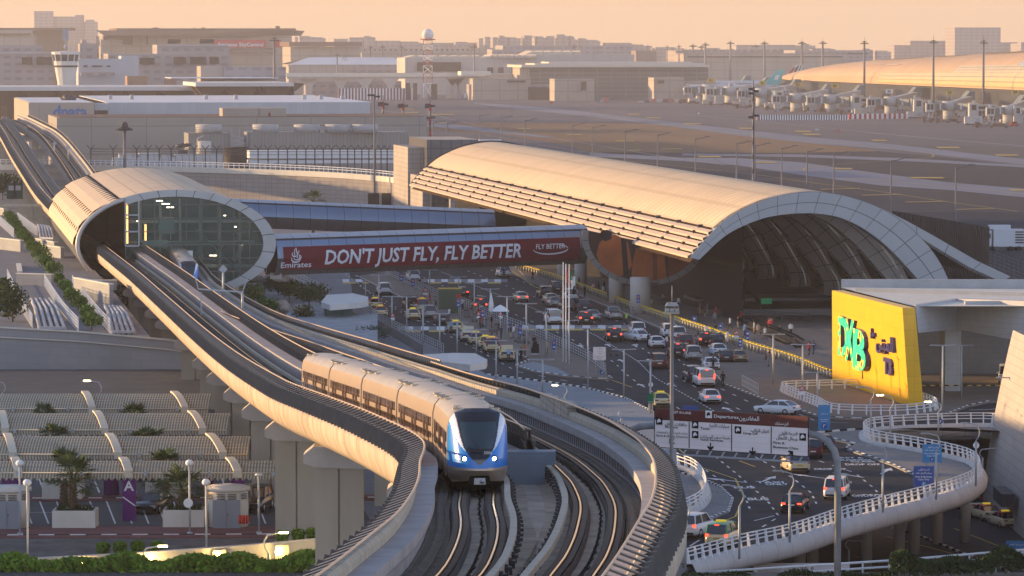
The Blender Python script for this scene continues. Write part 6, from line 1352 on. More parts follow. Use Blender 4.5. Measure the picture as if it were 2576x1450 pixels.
car(c3(2075,1088),'sedan','beige','cream taxi with red roof on lower road, middle one',rz=.25,roof='red',z=-7.54,**TX)
car(c3(2200,1138),'sedan','beige','cream taxi with red roof on lower road, nearest one',rz=.25,roof='red',z=-7.54,**TX)
car(c3(2165,150),'van','white','white delivery van facing the camera by the concrete building',rz=pi-.12,lit=False)
PK=dict(group='cars in the shaded parking',z=PZ+.012)
car((408,1278),'sedan','black','black sedan nose out beside the left planter',rz=pi-.2,lit=False,**PK)
car((660,1276),'suv','black','black suv nose out beside the big viaduct pier',rz=pi-.15,lit=False,**PK)
car((624,1276),'suv','tan','tan suv behind the round utility hut',rz=pi-.1,lit=False,**PK)
car((62,1128),'suv','white','white suv under the third shade row',rz=0,lit=False,**PK)
car((315,1128),'suv','navy','dark suv under the third shade row',rz=0,lit=False,**PK)
car((345,1196),'sedan','navy','dark car in the gap between shade rows',rz=pi,lit=False,**PK)
# ================= people =================
def skin_body(pose):
    J=dict(pelvis=(0,0,.95),spine=(0,.0,1.18),chest=(0,0,1.38),neck=(0,0,1.52),head=(0,.02,1.62),top=(0,.02,1.74))
    for s,n in((-1,'L'),(1,'R')):
        J['hip'+n]=(s*.09,0,.90);J['knee'+n]=(s*.10,.02,.49);J['ank'+n]=(s*.10,-.02,.09);J['toe'+n]=(s*.11,.13,.04)
        J['sh'+n]=(s*.19,0,1.43);J['elb'+n]=(s*.25,-.02,1.15);J['wri'+n]=(s*.26,.06,.91);J['hand'+n]=(s*.26,.09,.80)
    if pose=='walk':
        J['kneeL']=(-.1,.2,.52);J['ankL']=(-.1,.22,.1);J['toeL']=(-.1,.36,.08);J['kneeR']=(.1,-.06,.5);J['ankR']=(.1,-.3,.16);J['toeR']=(.1,-.2,.05);J['elbL']=(-.25,-.12,1.17);J['wriL']=(-.24,-.05,.95);J['handL']=(-.24,.02,.86);J['elbR']=(.25,.1,1.17);J['wriR']=(.22,.25,1.0);J['handR']=(.22,.3,.92)
    if pose=='reach':
        for n,s in(('L',-1),('R',1)): J['elb'+n]=(s*.24,.18,1.22);J['wri'+n]=(s*.2,.42,1.14);J['hand'+n]=(s*.2,.5,1.13)
    if pose=='bend':
        def rotp(p):
            y,z=p[1],p[2]-.95; a=R(-48); return (p[0],y*math.cos(a)-z*math.sin(a),.95+y*math.sin(a)+z*math.cos(a))
        for k in list(J):
            if k[:3] in('spi','che','nec','hea','top') or k[:2]=='sh': J[k]=rotp(J[k])
        for n,s in(('L',-1),('R',1)): q=J['sh'+n]; J['elb'+n]=(s*.24,q[1]+.08,q[2]-.28);J['wri'+n]=(s*.22,q[1]+.22,q[2]-.42);J['hand'+n]=(s*.22,q[1]+.28,q[2]-.5)
    if pose=='sit':
        for n,s in(('L',-1),('R',1)): J['knee'+n]=(s*.12,.42,.93);J['ank'+n]=(s*.12,.44,.52);J['toe'+n]=(s*.12,.58,.47);J['elb'+n]=(s*.25,.08,1.17);J['wri'+n]=(s*.17,.28,1.02);J['hand'+n]=(s*.15,.36,1.0)
        J={k:(p[0],p[1],p[2]-.45) for k,p in J.items()}
    ch=[('pelvis','spine'),('spine','chest'),('chest','neck'),('neck','head'),('head','top')]
    for n in'LR': ch+=[('pelvis','hip'+n),('hip'+n,'knee'+n),('knee'+n,'ank'+n),('ank'+n,'toe'+n),('chest','sh'+n),('sh'+n,'elb'+n),('elb'+n,'wri'+n),('wri'+n,'hand'+n)]
    rad_=dict(pelvis=.145,spine=.13,chest=.15,neck=.06,head=.095,top=.07,hip=.1,knee=.065,ank=.045,toe=.04,sh=.07,elb=.048,wri=.034,hand=.03)
    names=list(J); me=bpy.data.meshes.new('p'); me.from_pydata([J[k] for k in names],[(names.index(a),names.index(b)) for a,b in ch],[])
    ob=bpy.data.objects.new('p',me); COL.objects.link(ob); ob.modifiers.new('s','SKIN'); 
    sk_=me.skin_vertices.new() if not me.skin_vertices else me.skin_vertices[0]
    for i,k in enumerate(names):
        r=rad_[k.rstrip('LR')] if k.rstrip('LR') in rad_ else .08; sk_.data[i].radius=(r,r*(.72 if k in('pelvis','spine','chest') else 1)); 
    sk_.data[0].use_root=True; m=ob.modifiers.new('u','SUBSURF'); m.levels=1; m.render_levels=1
    dg=bpy.context.evaluated_depsgraph_get(); nm=bpy.data.meshes.new_from_object(ob.evaluated_get(dg)); bpy.data.objects.remove(ob); return nm,J
skin_c=mat('skin',(.32,.19,.13),.6,var=0); BODY={}
CL={'white':(.6,.6,.6),'blue':(.22,.36,.55),'black':(.015,.015,.018),'navy':(.03,.04,.08),'red':(.35,.03,.03),'orange':(.5,.16,.04),'tan':(.4,.3,.18),'grey':(.2,.2,.21),'green':(.35,.55,.08),'brown':(.12,.07,.05),'pink':(.5,.2,.25)}
def cloth(c): return mat('cloth_'+c,CL[c],.85,var=.1,scale=8)
def person(p,rz,pose,shirt,trous,label,robe=False,group='people at the terminal kerbs',hair='black'):
    if pose not in BODY: BODY[pose]=skin_body(pose)
    nm,J=BODY[pose]; me=nm.copy(); me.name='person'; me.materials.clear()
    for m in(cloth(shirt),cloth(trous),skin_c,trim_m): me.materials.append(m)
    nk=V(J['neck']); pz=J['pelvis'][2]
    for f in me.polygons:
        c=f.center; d1=(c-V(J['head'])).length; f.use_smooth=True
        hd=min((c-V(J['hand'+n])).length for n in'LR')
        low=min((c-V(J['ank'+n])).length for n in'LR')
        f.material_index=2 if d1<.15 or hd<.13 else 3 if low<.12 else 1 if (c.z<pz-.02 and c.y<nk.y+.6 and min((c-V(J[k+n])).length for k in('elb','wri') for n in'LR')>.17) else 0
    o=bpy.data.objects.new('person',me); COL.objects.link(o); o.location=p; o.rotation_euler=(0,0,rz); tag(o,label,'person',group)
    h=V(J['head']); mb=MB(); mb.smooth=True; mb.blob(h+V((0,-.025,.06)),.105,8,6,0,(1,1,.9)); mb.build('hair' if not robe else 'headscarf',cloth(hair if not robe else shirt),o)
    if robe: mb=MB(); mb.loft([[V((r*math.cos(a*pi/5),r*.8*math.sin(a*pi/5),z)) for a in range(10)] for r,z in((.27,.06),(.24,.5),(.2,1.0),(.2,1.35))],closed=True); mb.build('robe',cloth(shirt),o)
    return o
P5=lambda x,y,z=.02:at(*A5(x,y),z); P6=lambda x,y,z=.14:at(*A6(x,y),z)
PL=[(P5(1222,808),0,'stand','navy','black','dark dressed man behind the far white suv',0),(P5(1440,832),2,'walk','black','black','person in black by the far yellow bollards',0),(P5(912,1050),1,'stand','white','navy','man in white shirt beside the green advertising box',0),
(P5(735,1140),0,'reach','blue','navy','man in blue shirt at left of the open grey car',0),(P5(808,1128),.4,'reach','white','navy','man in pale shirt at right of the open grey car',0),(P5(825,1228),3,'stand','blue','navy','man in light blue shirt standing on the crossing edge',0),(P5(884,1288),1.5,'stand','grey','navy','man in grey shirt walking beside the taxi rank',0),
(P5(1258,1443),0,'bend','blue','navy','driver in blue shirt bending into open taxi boot',0),(P5(1353,1443),2.5,'stand','black','black','person in black beside the loading taxi',0),(P5(1381,1405),2,'stand','orange','brown','person in orange top with pink suitcase on median',0),(P5(1295,1265,.14),1,'stand','white','grey','person in striped top on the median',0),(P5(1203,1272,.14),1,'stand','navy','navy','person in navy beside the trolley stand',0),(P5(1185,1205,.14),2,'reach','grey','navy','person pushing a trolley below the umbrella',0),(P5(1130,1185,.14),2,'stand','black','brown','person in black under white umbrella',0),(P5(1045,1190,.14),2,'stand','red','black','person in dark red by the stacked trolleys',0),
(P5(664,1012),1,'walk','red','brown','person in dark red walking beside the open suv',0),(P5(600,1008,.14),1,'sit','black','brown','seated person in black on the median, left of two',0),(P5(622,1008,.14),1,'sit','brown','black','seated person in brown on the median, right of two',0),(P5(710,1035),1,'stand','grey','black','person in grey standing by the silver suv',0),(P5(557,1042),0,'bend','blue','navy','person in blue bending at the black suv tailgate',0),
(P5(2145,1160),2,'stand','green','navy','attendant in bright yellow green vest on the crossing',0),(P5(2195,1125,.14),1,'stand','grey','grey','person in grey by the bollards near the attendant',0),(P5(2310,1328),1,'stand','black','black','woman in long black robe beside white sedan',1),(P5(2452,1345),1,'reach','white','navy','person in white top behind the white sedan',0),(P5(1775,945,.14),1,'stand','red','black','person in dark red at bollards left of flagpoles',0),(P5(1832,955,.14),1,'stand','black','black','person in black at bollards right of flagpoles',0),(P5(1970,948,.14),1,'stand','white','grey','person in white beside round columns',0),(P5(1788,890,.14),1,'walk','navy','grey','person walking below the warning sign',0),(P5(1935,930,.14),1,'stand','navy','black','person in navy right of warning sign',0),(P5(2060,985,.14),1,'stand','red','navy','person in red top near the columns',0),(P5(2010,985,.14),1,'stand','black','black','person in black near the columns',0),(P5(2310,1040,.14),1,'stand','blue','navy','person in blue near the blue post right of columns',0),(P5(2335,1050,.14),1,'stand','white','tan','person in white near the blue post',0),
(P6(300,1085),2,'stand','tan','black','woman in tan top by the vault rail',0),(P6(360,1200),1,'walk','white','black','person in white top behind trolley line',0),(P6(420,1195),2,'stand','black','grey','person in black beside the white topped one',0),(P6(440,1150),2,'stand','red','black','person in red farthest on the plaza',0),(P6(180,1262),1,'stand','white','navy','person in white left of the warning triangle',0),(P6(250,1250),1,'stand','black','black','person in black left of the warning triangle',0),(P6(470,1250),1,'stand','blue','navy','person in light blue by blue post',0),(P6(215,1432,.02),.5,'stand','blue','navy','man in blue shirt standing among the queued cars',0),(P6(540,1352),1,'sit','navy','grey','seated person in navy on plaza bench, left',0),(P6(622,1378),1,'sit','grey','grey','seated person in grey on plaza bench, middle',0),(P6(655,1428),1,'sit','brown','black','seated person in brown on plaza, right',0),(P6(955,1395),-.6,'walk','red','black','woman in red top striding across the plaza',0),(P6(988,1390),-.6,'walk','navy','navy','tall person in navy striding beside red one',0),(P6(340,1305),1,'stand','white','white','person in white kneeling by the bollards',0),(P6(135,1090),1,'stand','grey','tan','person in grey at left of the green exit sign',0),
(at(*B3(270,192),.02),.2,'stand','black','black','dark dressed man walking beside the white van',0),(at(*B3(45,155),.02),-.8,'stand','black','white','woman in black top and white trousers by the blue suv',0),(at(*B3(575,55),.14),1,'stand','grey','grey','person in grey by the bollards near the yellow wall',0),(at(*B3(2245,1015),-7.55),1,'stand','white','white','man in white robe on the lower road',1),(at(*B3(205,90),.02),.3,'stand','black','navy','man in dark clothes by the white sedan',0)]
for p,rz,po,sh,tr,lab,rb in PL: person(p,rz,po,sh,tr,lab,bool(rb))
# more travellers along the terminal plaza and median
rp=random.Random(21); combos=[(a,b) for a in('white','black','navy','red','grey','tan') for b in('black','navy','grey','brown','tan')]; rp.shuffle(combos)
PZL=G([(1480,728),(1560,752),(1600,768),(1680,785),(1760,806),(1830,826),(1880,842),(1930,860)],.14); MDL=G([(1080,760),(1150,788),(1210,812),(1290,858),(1380,900)],.14)
for i,(a,b) in enumerate(combos):
    L_=PZL if i<20 else MDL; t_=rp.random()*(len(L_)-1.001); k=int(t_); q=L_[k].lerp(L_[k+1],t_-k)+V((rp.uniform(-.5,5.0 if i<20 else 1.2),rp.uniform(-2,2),0)); q.z=.14
    person(q,rp.uniform(0,6.28),rp.choice(['stand','stand','walk','reach']),a,b,'traveller in '+a+' top and '+b+' trousers '+('behind the yellow bollards' if i<20 else 'on the central median'),False,'travellers along the kerbs',rp.choice(['black','brown','grey']))
# ================= signs, walls, railings, lamps =================
FORMS=dict(zip('اأبتثجحخدذرزسشصضطظعغفقكلمنهوي',[(0xFE8D,2),(0xFE83,2),(0xFE8F,4),(0xFE95,4),(0xFE99,4),(0xFE9D,4),(0xFEA1,4),(0xFEA5,4),(0xFEA9,2),(0xFEAB,2),(0xFEAD,2),(0xFEAF,2),(0xFEB1,4),(0xFEB5,4),(0xFEB9,4),(0xFEBD,4),(0xFEC1,4),(0xFEC5,4),(0xFEC9,4),(0xFECD,4),(0xFED1,4),(0xFED5,4),(0xFED9,4),(0xFEDD,4),(0xFEE1,4),(0xFEE5,4),(0xFEE9,4),(0xFEED,2),(0xFEF1,4)]))
FORMS['ى']=(0xFEEF,2); FORMS['ة']=(0xFE93,2)
def ar(s):
    o=[];n=len(s)
    for i,c in enumerate(s):
        if c not in FORMS: o.append(c); continue
        b,k=FORMS[c]; p=i>0 and FORMS.get(s[i-1],(0,0))[1]==4; q=i<n-1 and s[i+1] in FORMS and k==4
        o.append(chr(b+(3 if p and q else 1 if p else 2 if q else 0)))
    return ''.join(o[::-1])
sign_blue=mat('road_sign_blue',(.01,.06,.28),.45,var=.03); sign_lb=mat('sign_light_blue',(.02,.20,.45),.45,var=.03); sign_w=mat('sign_panel_white',(.78,.70,.69),.5,var=.03,scale=.6,grid=(40,.42,0,.015),line=.8); sign_hd=mat('sign_header_brown',(.085,.008,.008),.45,var=.06,grid=(40,.42,0,.015),line=.7); ink=mat('sign_ink',(.008,.008,.009),.6,var=0); sign_red=mat('sign_red_paint',(.5,.03,.02),.5,var=0); sign_g=mat('sign_green',(.01,.16,.07),.5,var=0)
def board(nm,parent,a,b,zt,zb,m,th=.12):
    # upright board between plan points a and b
    mb=MB(); a=V((a.x,a.y,0));b=V((b.x,b.y,0)); d=(b-a).normalized(); n=V((d.y,-d.x,0)); mb.extr([a+V((0,0,zb)),b+V((0,0,zb)),b+V((0,0,zt)),a+V((0,0,zt))],-n*th); return mb.build(nm,m,parent)
# gantry sign over the road
gt_=thing('gantry_sign','wide brown and white departures lane sign on a curved grey arm','road sign')
GA,GB=ad(1646,1080,303),ad(2034,1090,296); gd=(GB-GA); gd.z=0; GL=gd.length; gd.normalize(); gn=V((gd.y,-gd.x,0))
gz=lambda f,v:ad(1646+388*f,v,303-7*f).z
gx=lambda u:(u-1646)/388*GL
ZT,ZH,ZB=gz(.5,1038),gz(.5,1067),gz(.5,1136)
def gp(x,z,e=.03): q=GA+gd*x; return V((q.x,q.y,z))+gn*e
def gbox(nm,x0,x1,z0,z1,m,e=.0,par_=None):
    mb=MB(); mb.extr([gp(x0,z0,e),gp(x1,z0,e),gp(x1,z1,e),gp(x0,z1,e)],-gn*.1); return mb.build(nm,m,par_ or gt_)
face=gbox('lane_panel',0,GL,ZB,ZH,sign_w); head=gbox('header',0,GL,ZH+.004,ZT,sign_hd,.002)
for u in(1735.5,1843,1942): gbox('divider',gx(u)-.03,gx(u)+.03,ZB+.05,ZH-.02,ink,.03,face)
for a_,b_,c_,d_ in((0,GL,ZB-.05,ZB),(0,.05,ZB,ZT),(GL-.05,GL,ZB,ZT)): gbox('frame',a_-.001,b_+.001,c_,d_,ink,.02)
def gt(txt,u,v,cap,m=ink,width=None,arab=False,bold=.012,par_=None,al='LEFT'):
    mb=MB(); x=gx(u); z=gz(.5,v-(0)); text_mb(mb,ar(txt) if arab else txt,gp(x,z,.04),gd,(0,0,1),cap,.0,bold,align=al,width=None if width is None else width/388*GL); mb.build('lettering',m,par_ or face)
gt('GET IN LANE',1694,1048,.17,white_p,46,par_=head); gt('Departures',1798,1053,.22,white_p,62,par_=head); gt('المغادرون',1862,1055,.30,white_p,50,True,par_=head); gt('الزم مسارك',1952,1062,.2,white_p,33,True,par_=head)
gt('حافلات النقل',1674,1079,.22,ink,56,True); gt('Buses',1674,1086,.17,ink,32); gt('إجراءات السفر المبكر و المجموعات',1652,1100,.13,ink,80,True); gt('Early & Group Check-In',1652,1109,.14,ink,80)
gt('سيارات الأجرة',1787,1077,.22,ink,50,True); gt('Taxis',1764,1085,.18,ink,24); gt('خدمة صف السيارات',1764,1106,.22,ink,75,True); gt('Valet Services',1764,1113,.17,ink,58)
gt('تنزيل الركاب',1891,1083,.22,ink,46,True); gt('Drop Off',1872,1091,.18,ink,36)
gt('الدرجة الأولى',1962,1086,.22,ink,45,True); gt('ورجال الأعمال',1955,1098,.22,ink,52,True); gt('First &',1947,1110,.17,ink,28); gt('Business Class',1947,1121,.17,ink,62)
for u,v,m in((1659,1070,ink),(1751,1074,ink),(1751,1099,ink),(1859,1081,ink),(2020,1089,ink),(1785,1046,white_p)):
    x=gx(u); z=gz(.5,v); s=.26; p_=head if m is white_p else face; gbox('pictogram',x-s,x+s,z-s,z+s,m,.035,p_); w2=ink if m is white_p else white_p
    gbox('pictogram_shape',x-s*.6,x+s*.6,z-s*.25,z+s*.25,w2,.05,p_); gbox('pictogram_shape',x-s*.35,x+s*.35,z+s*.25,z+s*.6,w2,.05,p_); gbox('pictogram_shape',x-s*.5,x-s*.25,z-s*.55,z-s*.25,w2,.05,p_)
def garrow(u,v,ang):
    x=gx(u);z=gz(.5,v); mb=MB(); c,s=math.cos(ang),math.sin(ang); mb.poly([gp(x+(a*c-b*s),z+(a*s+b*c),.04) for a,b in[(-.05,.28),(-.05,-.02),(-.26,.06),(-.26,-.08),(0,-.3),(.26,-.08),(.26,.06),(.05,-.02),(.05,.28)]]); mb.build('lane_arrow',ink,face)
garrow(1790,1127,0); garrow(1896,1132,0); garrow(1990,1133,2.3); garrow(1692,1119,-2.3)
mb=MB(); 
for q in range(12): x=GL*(q+.5)/12; mb.beam(gp(x,ZB-.35,.35),gp(x,ZB-.02,-.1),.08); mb.beam(gp(x-.4,ZB-.42,.5),gp(x+.4,ZB-.38,.5),.14,.06)
for e in(.0,.3,.6): mb.beam(gp(-.1,ZB-.42,e),gp(GL+.1,ZB-.42,e),.06)
mb.build('catwalk',grey_p,gt_)
mb=MB(); mb.smooth=True; pz=ad(2110,1080,298); zm=gz(.5,1092)
mb.tube([gp(-3.2,zm-.6,-.7),gp(-1.5,zm+.1,-.5),gp(.5,zm+.3,-.4),gp(GL-.5,zm+.3,-.4),gp(GL+.6,zm+.2,-.4),gp(GL+1.3,zm-.15,-.4),gp(GL+1.85,zm-.8,-.4),gp(GL+2.1,zm-1.6,-.4),gp(GL+2.15,zm-3,-.4),gp(GL+2.15,-7.5,-.4)],.25,14); mb.build('curved_arm',mat('arm_grey',(.22,.23,.24),.55,.2,var=.25,scale=.6),gt_)
# tall foreground pole with platform
p=ad(1689.5,1190,262); t=thing('tall_pole','tall plain grey pole with lamp platform beside the gantry sign','pole',(p.x,p.y,0)); zt=ad(1689,792,262).z; mb=MB(); mb.tube([(0,0,0),(0,0,zt)],.125,12,rf=[.14,.11]); mb.build('pole',mat('pole_bronze',(.20,.18,.17),.5,.3,var=.1),t)
mb=MB(); mb.box((0,0,zt+.1),(.9,.6,.06)); mb.box((0,0,zt+.65),(.85,.5,.22),taper=.7); [mb.box((sx*.3,-.2,zt+.3),(.24,.2,.2)) for sx in(-1,0,1)]; mb.beam((-.45,0,zt+.1),(-.4,0,zt+.6),.04); mb.beam((.45,0,zt+.1),(.4,0,zt+.6),.04); mb.tube([(0,0,zt+.7),(0,0,zt+1.8)],.03,5); mb.build('lamp_platform',mat('platform_grey',(.3,.3,.29),.5,.3,var=.1),t)
# yellow wall
yw=thing('yellow_wall','tall bright yellow wall with green DXB letters and T3 lettering','sign wall'); ym=mat('yellow_cladding',(.78,.435,.01),.35,var=.05,scale=.3,grid=(2.2,1.6,0,.025),line=.75)
a,b=at(2094,959,0),at(2286.6,1025,0); za,zb=ad(2093,731,a.y).z,ad(2270,775,b.y).z
tb_=ad(2270,775,b.y); wd=(b-a); wd.z=0; wd.normalize(); wn=V((wd.y,-wd.x,0)).normalized()
q0,q1=V((a.x,a.y,0)),V((b.x,b.y,0)); t0,t1=V((ad(2093,731,a.y).x,a.y,za)),V((tb_.x,b.y,zb)); th=V((1.55,.24,0))
mb=MB(); mb.add([q0,q1,t1,t0,q0+th,q1+th,t1+th*.85,t0+th*.85],[(0,1,2,3),(5,4,7,6),(1,5,6,2),(4,0,3,7),(3,2,6,7)]); mb.build('cladding',ym,yw)
WLn=(q1-q0).length
def wy(u,v,e=.05):
    # point on the wall face seen at (u,v)
    d=ray(u,v); o=V((0,0,CAMZ)); P0=q0+wn*e; tt_=(P0-o).dot(wn)/d.dot(wn); return o+d*tt_
rightv=wd
def wtext(nm,txt,u0,u1,vb,vt,m,dep,par_,arab=False,bold=.02):
    A_=wy(u0,vb,dep);B_=wy(u1,vb,dep); z0=A_.z; cap=(ad(u0,vt,A_.y).z-z0)
    mb=MB(); text_mb(mb,ar(txt) if arab else txt,V((A_.x,A_.y,z0)),rightv,(0,0,1),cap,0,bold,align='LEFT',width=(B_-A_).length)
    n=len(mb.f); fs=list(mb.f); vs=[V(p) for p in mb.v]
    from collections import Counter
    ec=Counter(tuple(sorted((f[i],f[(i+1)%len(f)]))) for f in fs for i in range(len(f)))
    bk=[p-wn*dep for p in vs]; N_=len(vs); sd_=MB(); 
    for f in fs:
        for i in range(len(f)):
            e=(f[i],f[(i+1)%len(f)])
            if ec[tuple(sorted(e))]==1: sd_.add([vs[e[0]],vs[e[1]],bk[e[1]],bk[e[0]]],[(0,1,2,3)])
    o=mb.build(nm,m,par_); sd_.build('letter_side',mat('letter_side_blue',(.02,.025,.13),.4,var=0),o); return o
lg=mat('letter_face_green',(.02,.5,.28),.4,var=0); tn=lg.node_tree; vo=tn.nodes.new('ShaderNodeTexVoronoi'); vo.inputs['Scale'].default_value=.75; geo=tn.nodes.new('ShaderNodeNewGeometry'); tn.links.new(geo.outputs['Position'],vo.inputs['Vector']); cr=tn.nodes.new('ShaderNodeValToRGB'); e=cr.color_ramp.elements; e[0].position=.2; e[0].color=(.35,.01,.0,1); e[1].position=.3; e[1].color=(.7,.45,.02,1)
for pos,c in((.38,(.7,.7,.05,1)),(.44,(.01,.55,.22,1)),(.62,(.01,.45,.2,1)),(.8,(.02,.5,.3,1))): x=e.new(pos); x.color=c
tn.links.new(vo.outputs['Distance'],cr.inputs[0]); bs=tn.nodes['Principled BSDF']; tn.links.new(cr.outputs[0],bs.inputs['Base Color']); tn.links.new(cr.outputs[0],bs.inputs['Emission Color']); bs.inputs['Emission Strength'].default_value=.22
wtext('glowing_letter','D',2107,2131,888,797,lg,.6,yw,bold=.04); wtext('glowing_letter','X',2127,2151,900,806,lg,.65,yw,bold=.05); wtext('glowing_letter','B',2143,2175,922,828,lg,.85,yw,bold=.04)
nv=mat('navy_letters',(.02,.015,.12),.45,var=0)
wtext('arabic_lettering','المبنى ٣',2188,2245,870,836,nv,.8,yw,True,.03); wtext('terminal_number','T3',2222,2243,937,901,nv,.55,yw,False,.06)
mb=MB(); c0=wy(2172,942); mb.beam(c0+V((0,0,-.5)),c0+V((0,0,.5)),.3); mb.build('wall_box',dark_m,yw)
# concrete building behind the yellow wall
cbm=mat('white_wall_tiles',(.44,.44,.45),.75,var=.1,scale=.3,grid=(1.3,.62,0,.02),line=.78,dirt=(.25,.3,(.34,.33,.33))); cb=thing('concrete_building','white tiled low concrete building with dark covered bay behind yellow wall','building')
Yb=452; c1=lambda u,v,Y=Yb:ad(u,v,Y)
mb=MB(); mb.extr([c1(2303,768,442),c1(2407,752),c1(2407,829),c1(2310,838,442)],(0,1.2,0)); mb.extr([c1(2407.2,752),c1(2640,760,440),c1(2640,872,440),c1(2407.2,829)],(0,1.5,0)); mb.build('fascia',cbm,cb)
mb=MB(); mb.extr([c1(2377,826,454),c1(2418,826,454),c1(2418,989,454),c1(2377,989,454)],(0,5,0)); mb.build('column',cbm,cb)
mb=MB(); zr_=10.0; mb.poly([V((42.3,443,zr_)),V((62,443,zr_)),V((62,478,zr_)),V((37.3,478,zr_)),V((38.3,470,zr_))]); mb.build('roof',offwhite,cb)
mb=MB(); mb.beam(V((37.4,478,10.3)),V((66,474,10.5)),.6,1.2); mb.beam(V((38.5,470,10.1)),V((62,458,10.15)),.5,.4); mb.beam(V((48,446,10.1)),V((62,448,10.1)),.5,.5); mb.build('roof_kerb',mat('roof_kerb',(.36,.37,.38),.7,var=.1),cb)
mb=MB(); mb.poly([V((39.5,478,0)),V((70,478,0)),V((70,478,9.9)),V((39.5,478,9.9))]); mb.build('bay_back_wall',mat('bay_wall',(.22,.215,.21),.8,var=.1,grid=(1.3,.62,0,.02),line=.8),cb)
mb=MB(); mb.cur=0
for i in range(40): mb.cur=i%2; mb.beam(V((42+i*.5,452,.9)),V((42.5+i*.5,452,.9)),.1,.12)
o=mb.build('barrier_rail',[line_y,ink]); tag(o,'black and yellow barrier rail across the covered bay','barrier')
# flared stone wall on the right
fw=thing('flared_wall','tall flared stone clad wall with orange lit top at right edge','wall'); mb=MB(); mb.smooth=True
mb.loft([[V((46.2+2.9*(k/8)**1.4+ (412-Y)*.02,Y,-7.6+17.2*k/8)) for k in range(9)] for Y in(412,390,360,330,300,270)]); mb.loft([[V((46.2+2.9*(k/8)**1.4,412,-7.6+17.2*k/8)) for k in range(9)],[V((60,412,-7.6+17.2*k/8)) for k in range(9)]]); mb.build('stone_face',mat('flared_stone',(.40,.36,.33),.8,var=.06,scale=.2,grid=(1.6,.8,0,.03),line=.7),fw)
mb=MB(); mb.beam(V((45.9,395,-4.6)),V((45.9,388,-4.6)),1.2,1.2); mb.build('wall_vent',dark_m,fw)
# parapet and railing of the ramp
def sweep(P,prof,mb):
    rows=[]
    for i,p in enumerate(P):
        d=(P[min(i+1,len(P)-1)]-P[max(i-1,0)]); d.z=0; d.normalize(); n=V((d.y,-d.x,0)); rows.append([p+n*o+V((0,0,z)) for o,z in prof])
    mb.loft(rows)
def railing(P,par_,n,out=.1,z0=.35,hs=(.45,.75,1.0)):
    Q=dens(P,max(8,n)); mb=MB()
    for h in hs: mb.tube([q+V((0,0,z0+h)) for q in Q],.05,6)
    o=mb.build('rails',white_p,par_)
    for i,q in enumerate(Q):
        d=(Q[min(i+1,len(Q)-1)]-Q[max(i-1,0)]); d.z=0; d.normalize(); m=V((d.y,-d.x,0)); mb=MB()
        mb.extr([q+m*.02+V((0,0,z0-.1)),q+m*.30+V((0,0,z0-.1)),q+m*.06+V((0,0,z0+1.05)),q-m*.04+V((0,0,z0+1.05))],d*.12); mb.build('post',white_p,par_)
Wp2=dens(Wp,110)
pr_=thing('curved_parapet','white curved concrete ramp parapet with triangular posted railing over lower road','parapet'); mb=MB(); mb.smooth=True
sweep(Wp2,[(-.45,.02),(-.45,.3),(.15,.38),(.5,.2),(.72,-.25),(.65,-.8),(.3,-1.15),(-.3,-1.25)],mb); mb.build('fascia_beam',mat('parapet_white',(.52,.50,.48),.7,var=.08,scale=.5,grid=(2.4,60,0,.03),line=.55),pr_); railing(Wp,pr_,98)
ramp_cols=[(2045,1432),(2179,1425),(2262,1408),(2358,1370),(2428,1366),(2012,1440),(2300,1395)]
for i,(u,v) in enumerate(ramp_cols):
    p=at(u,v,-7.6); mb=MB(); mb.cyl((p.x,p.y,-7.6),.5,6.6,18); o=mb.build('round_column',concrete_lt); tag(o,'round concrete column carrying the curved ramp above lower road','column','columns under the curved ramp')
lp_=[(1704,1178),(1738,1190),(1762,1210),(1774,1235),(1774,1258),(1755,1281),(1716,1300)]; pl2=thing('loop_parapet','small white curved parapet at the viaduct side loop','parapet'); mb=MB(); mb.smooth=True; Pq=G(lp_[::-1],.13); sweep(dens(Pq,24),[(-.3,.0),(-.3,.3),(.1,.36),(.45,.1),(.5,-.4)],mb); mb.build('fascia_beam',MATS['parapet_white'],pl2); railing(Pq,pl2,18,z0=.3)
hr=thing('ramp_railing','white railing round the ramp opening before the yellow wall','railing'); Ph=G([(2190,977),(1978,983),(1975,990),(2056,1022),(2096,1040),(2170,1044),(2275,1043),(2335,1036),(2356,1028),(2308,1007)],.13); railing(Ph,hr,46,z0=.0)
mb=MB(); sweep(dens(G([(2050,1003),(2100,1013),(2205,1012)],.0),12),[(-.3,.1),(.3,.1),(.45,-.4),(.2,-.9)],mb); mb.build('inner_beam',MATS['parapet_white'],hr)
# bottom right: planter strip, rail, hedge
sheet('planter_strip',[(11,283),(60,283),(60,301.5),(11,301.5)],-.4,ground_m,thick=1)
br=thing('front_railing','white two bar railing along the bottom right picture edge','railing'); Pq=[ad(1700,1445,303),ad(1980,1427,303),(ad(2283,1408,303)),ad(2640,1378,303)]; mb=MB(); mb.tube(Pq,.09,8); mb.tube([q+V((0,0,-.45)) for q in Pq],.09,8); mb.build('rails',white_p,br); mb=MB(); [mb.box(q+V((0,0,-.7)),(.12,.12,1.5)) for q in dens(Pq,14)]; mb.build('posts',white_p,br)
def leafmass(nm,pts_fn,n,m,size,par_=None,seed=1):
    r_=random.Random(seed); mb=MB()
    for i in range(n):
        c,sz=pts_fn(r_); s_=size*r_.uniform(.6,1.4); a=V((r_.gauss(0,1),r_.gauss(0,1),r_.gauss(0,1))).normalized(); b=a.cross(V((r_.gauss(0,1),r_.gauss(0,1),r_.gauss(0,1)))).normalized()
        mb.add([c-a*s_,c+b*s_*.5,c+a*s_,c-b*s_*.5],[(0,1,2,3)])
    return mb.build(nm,m,par_)
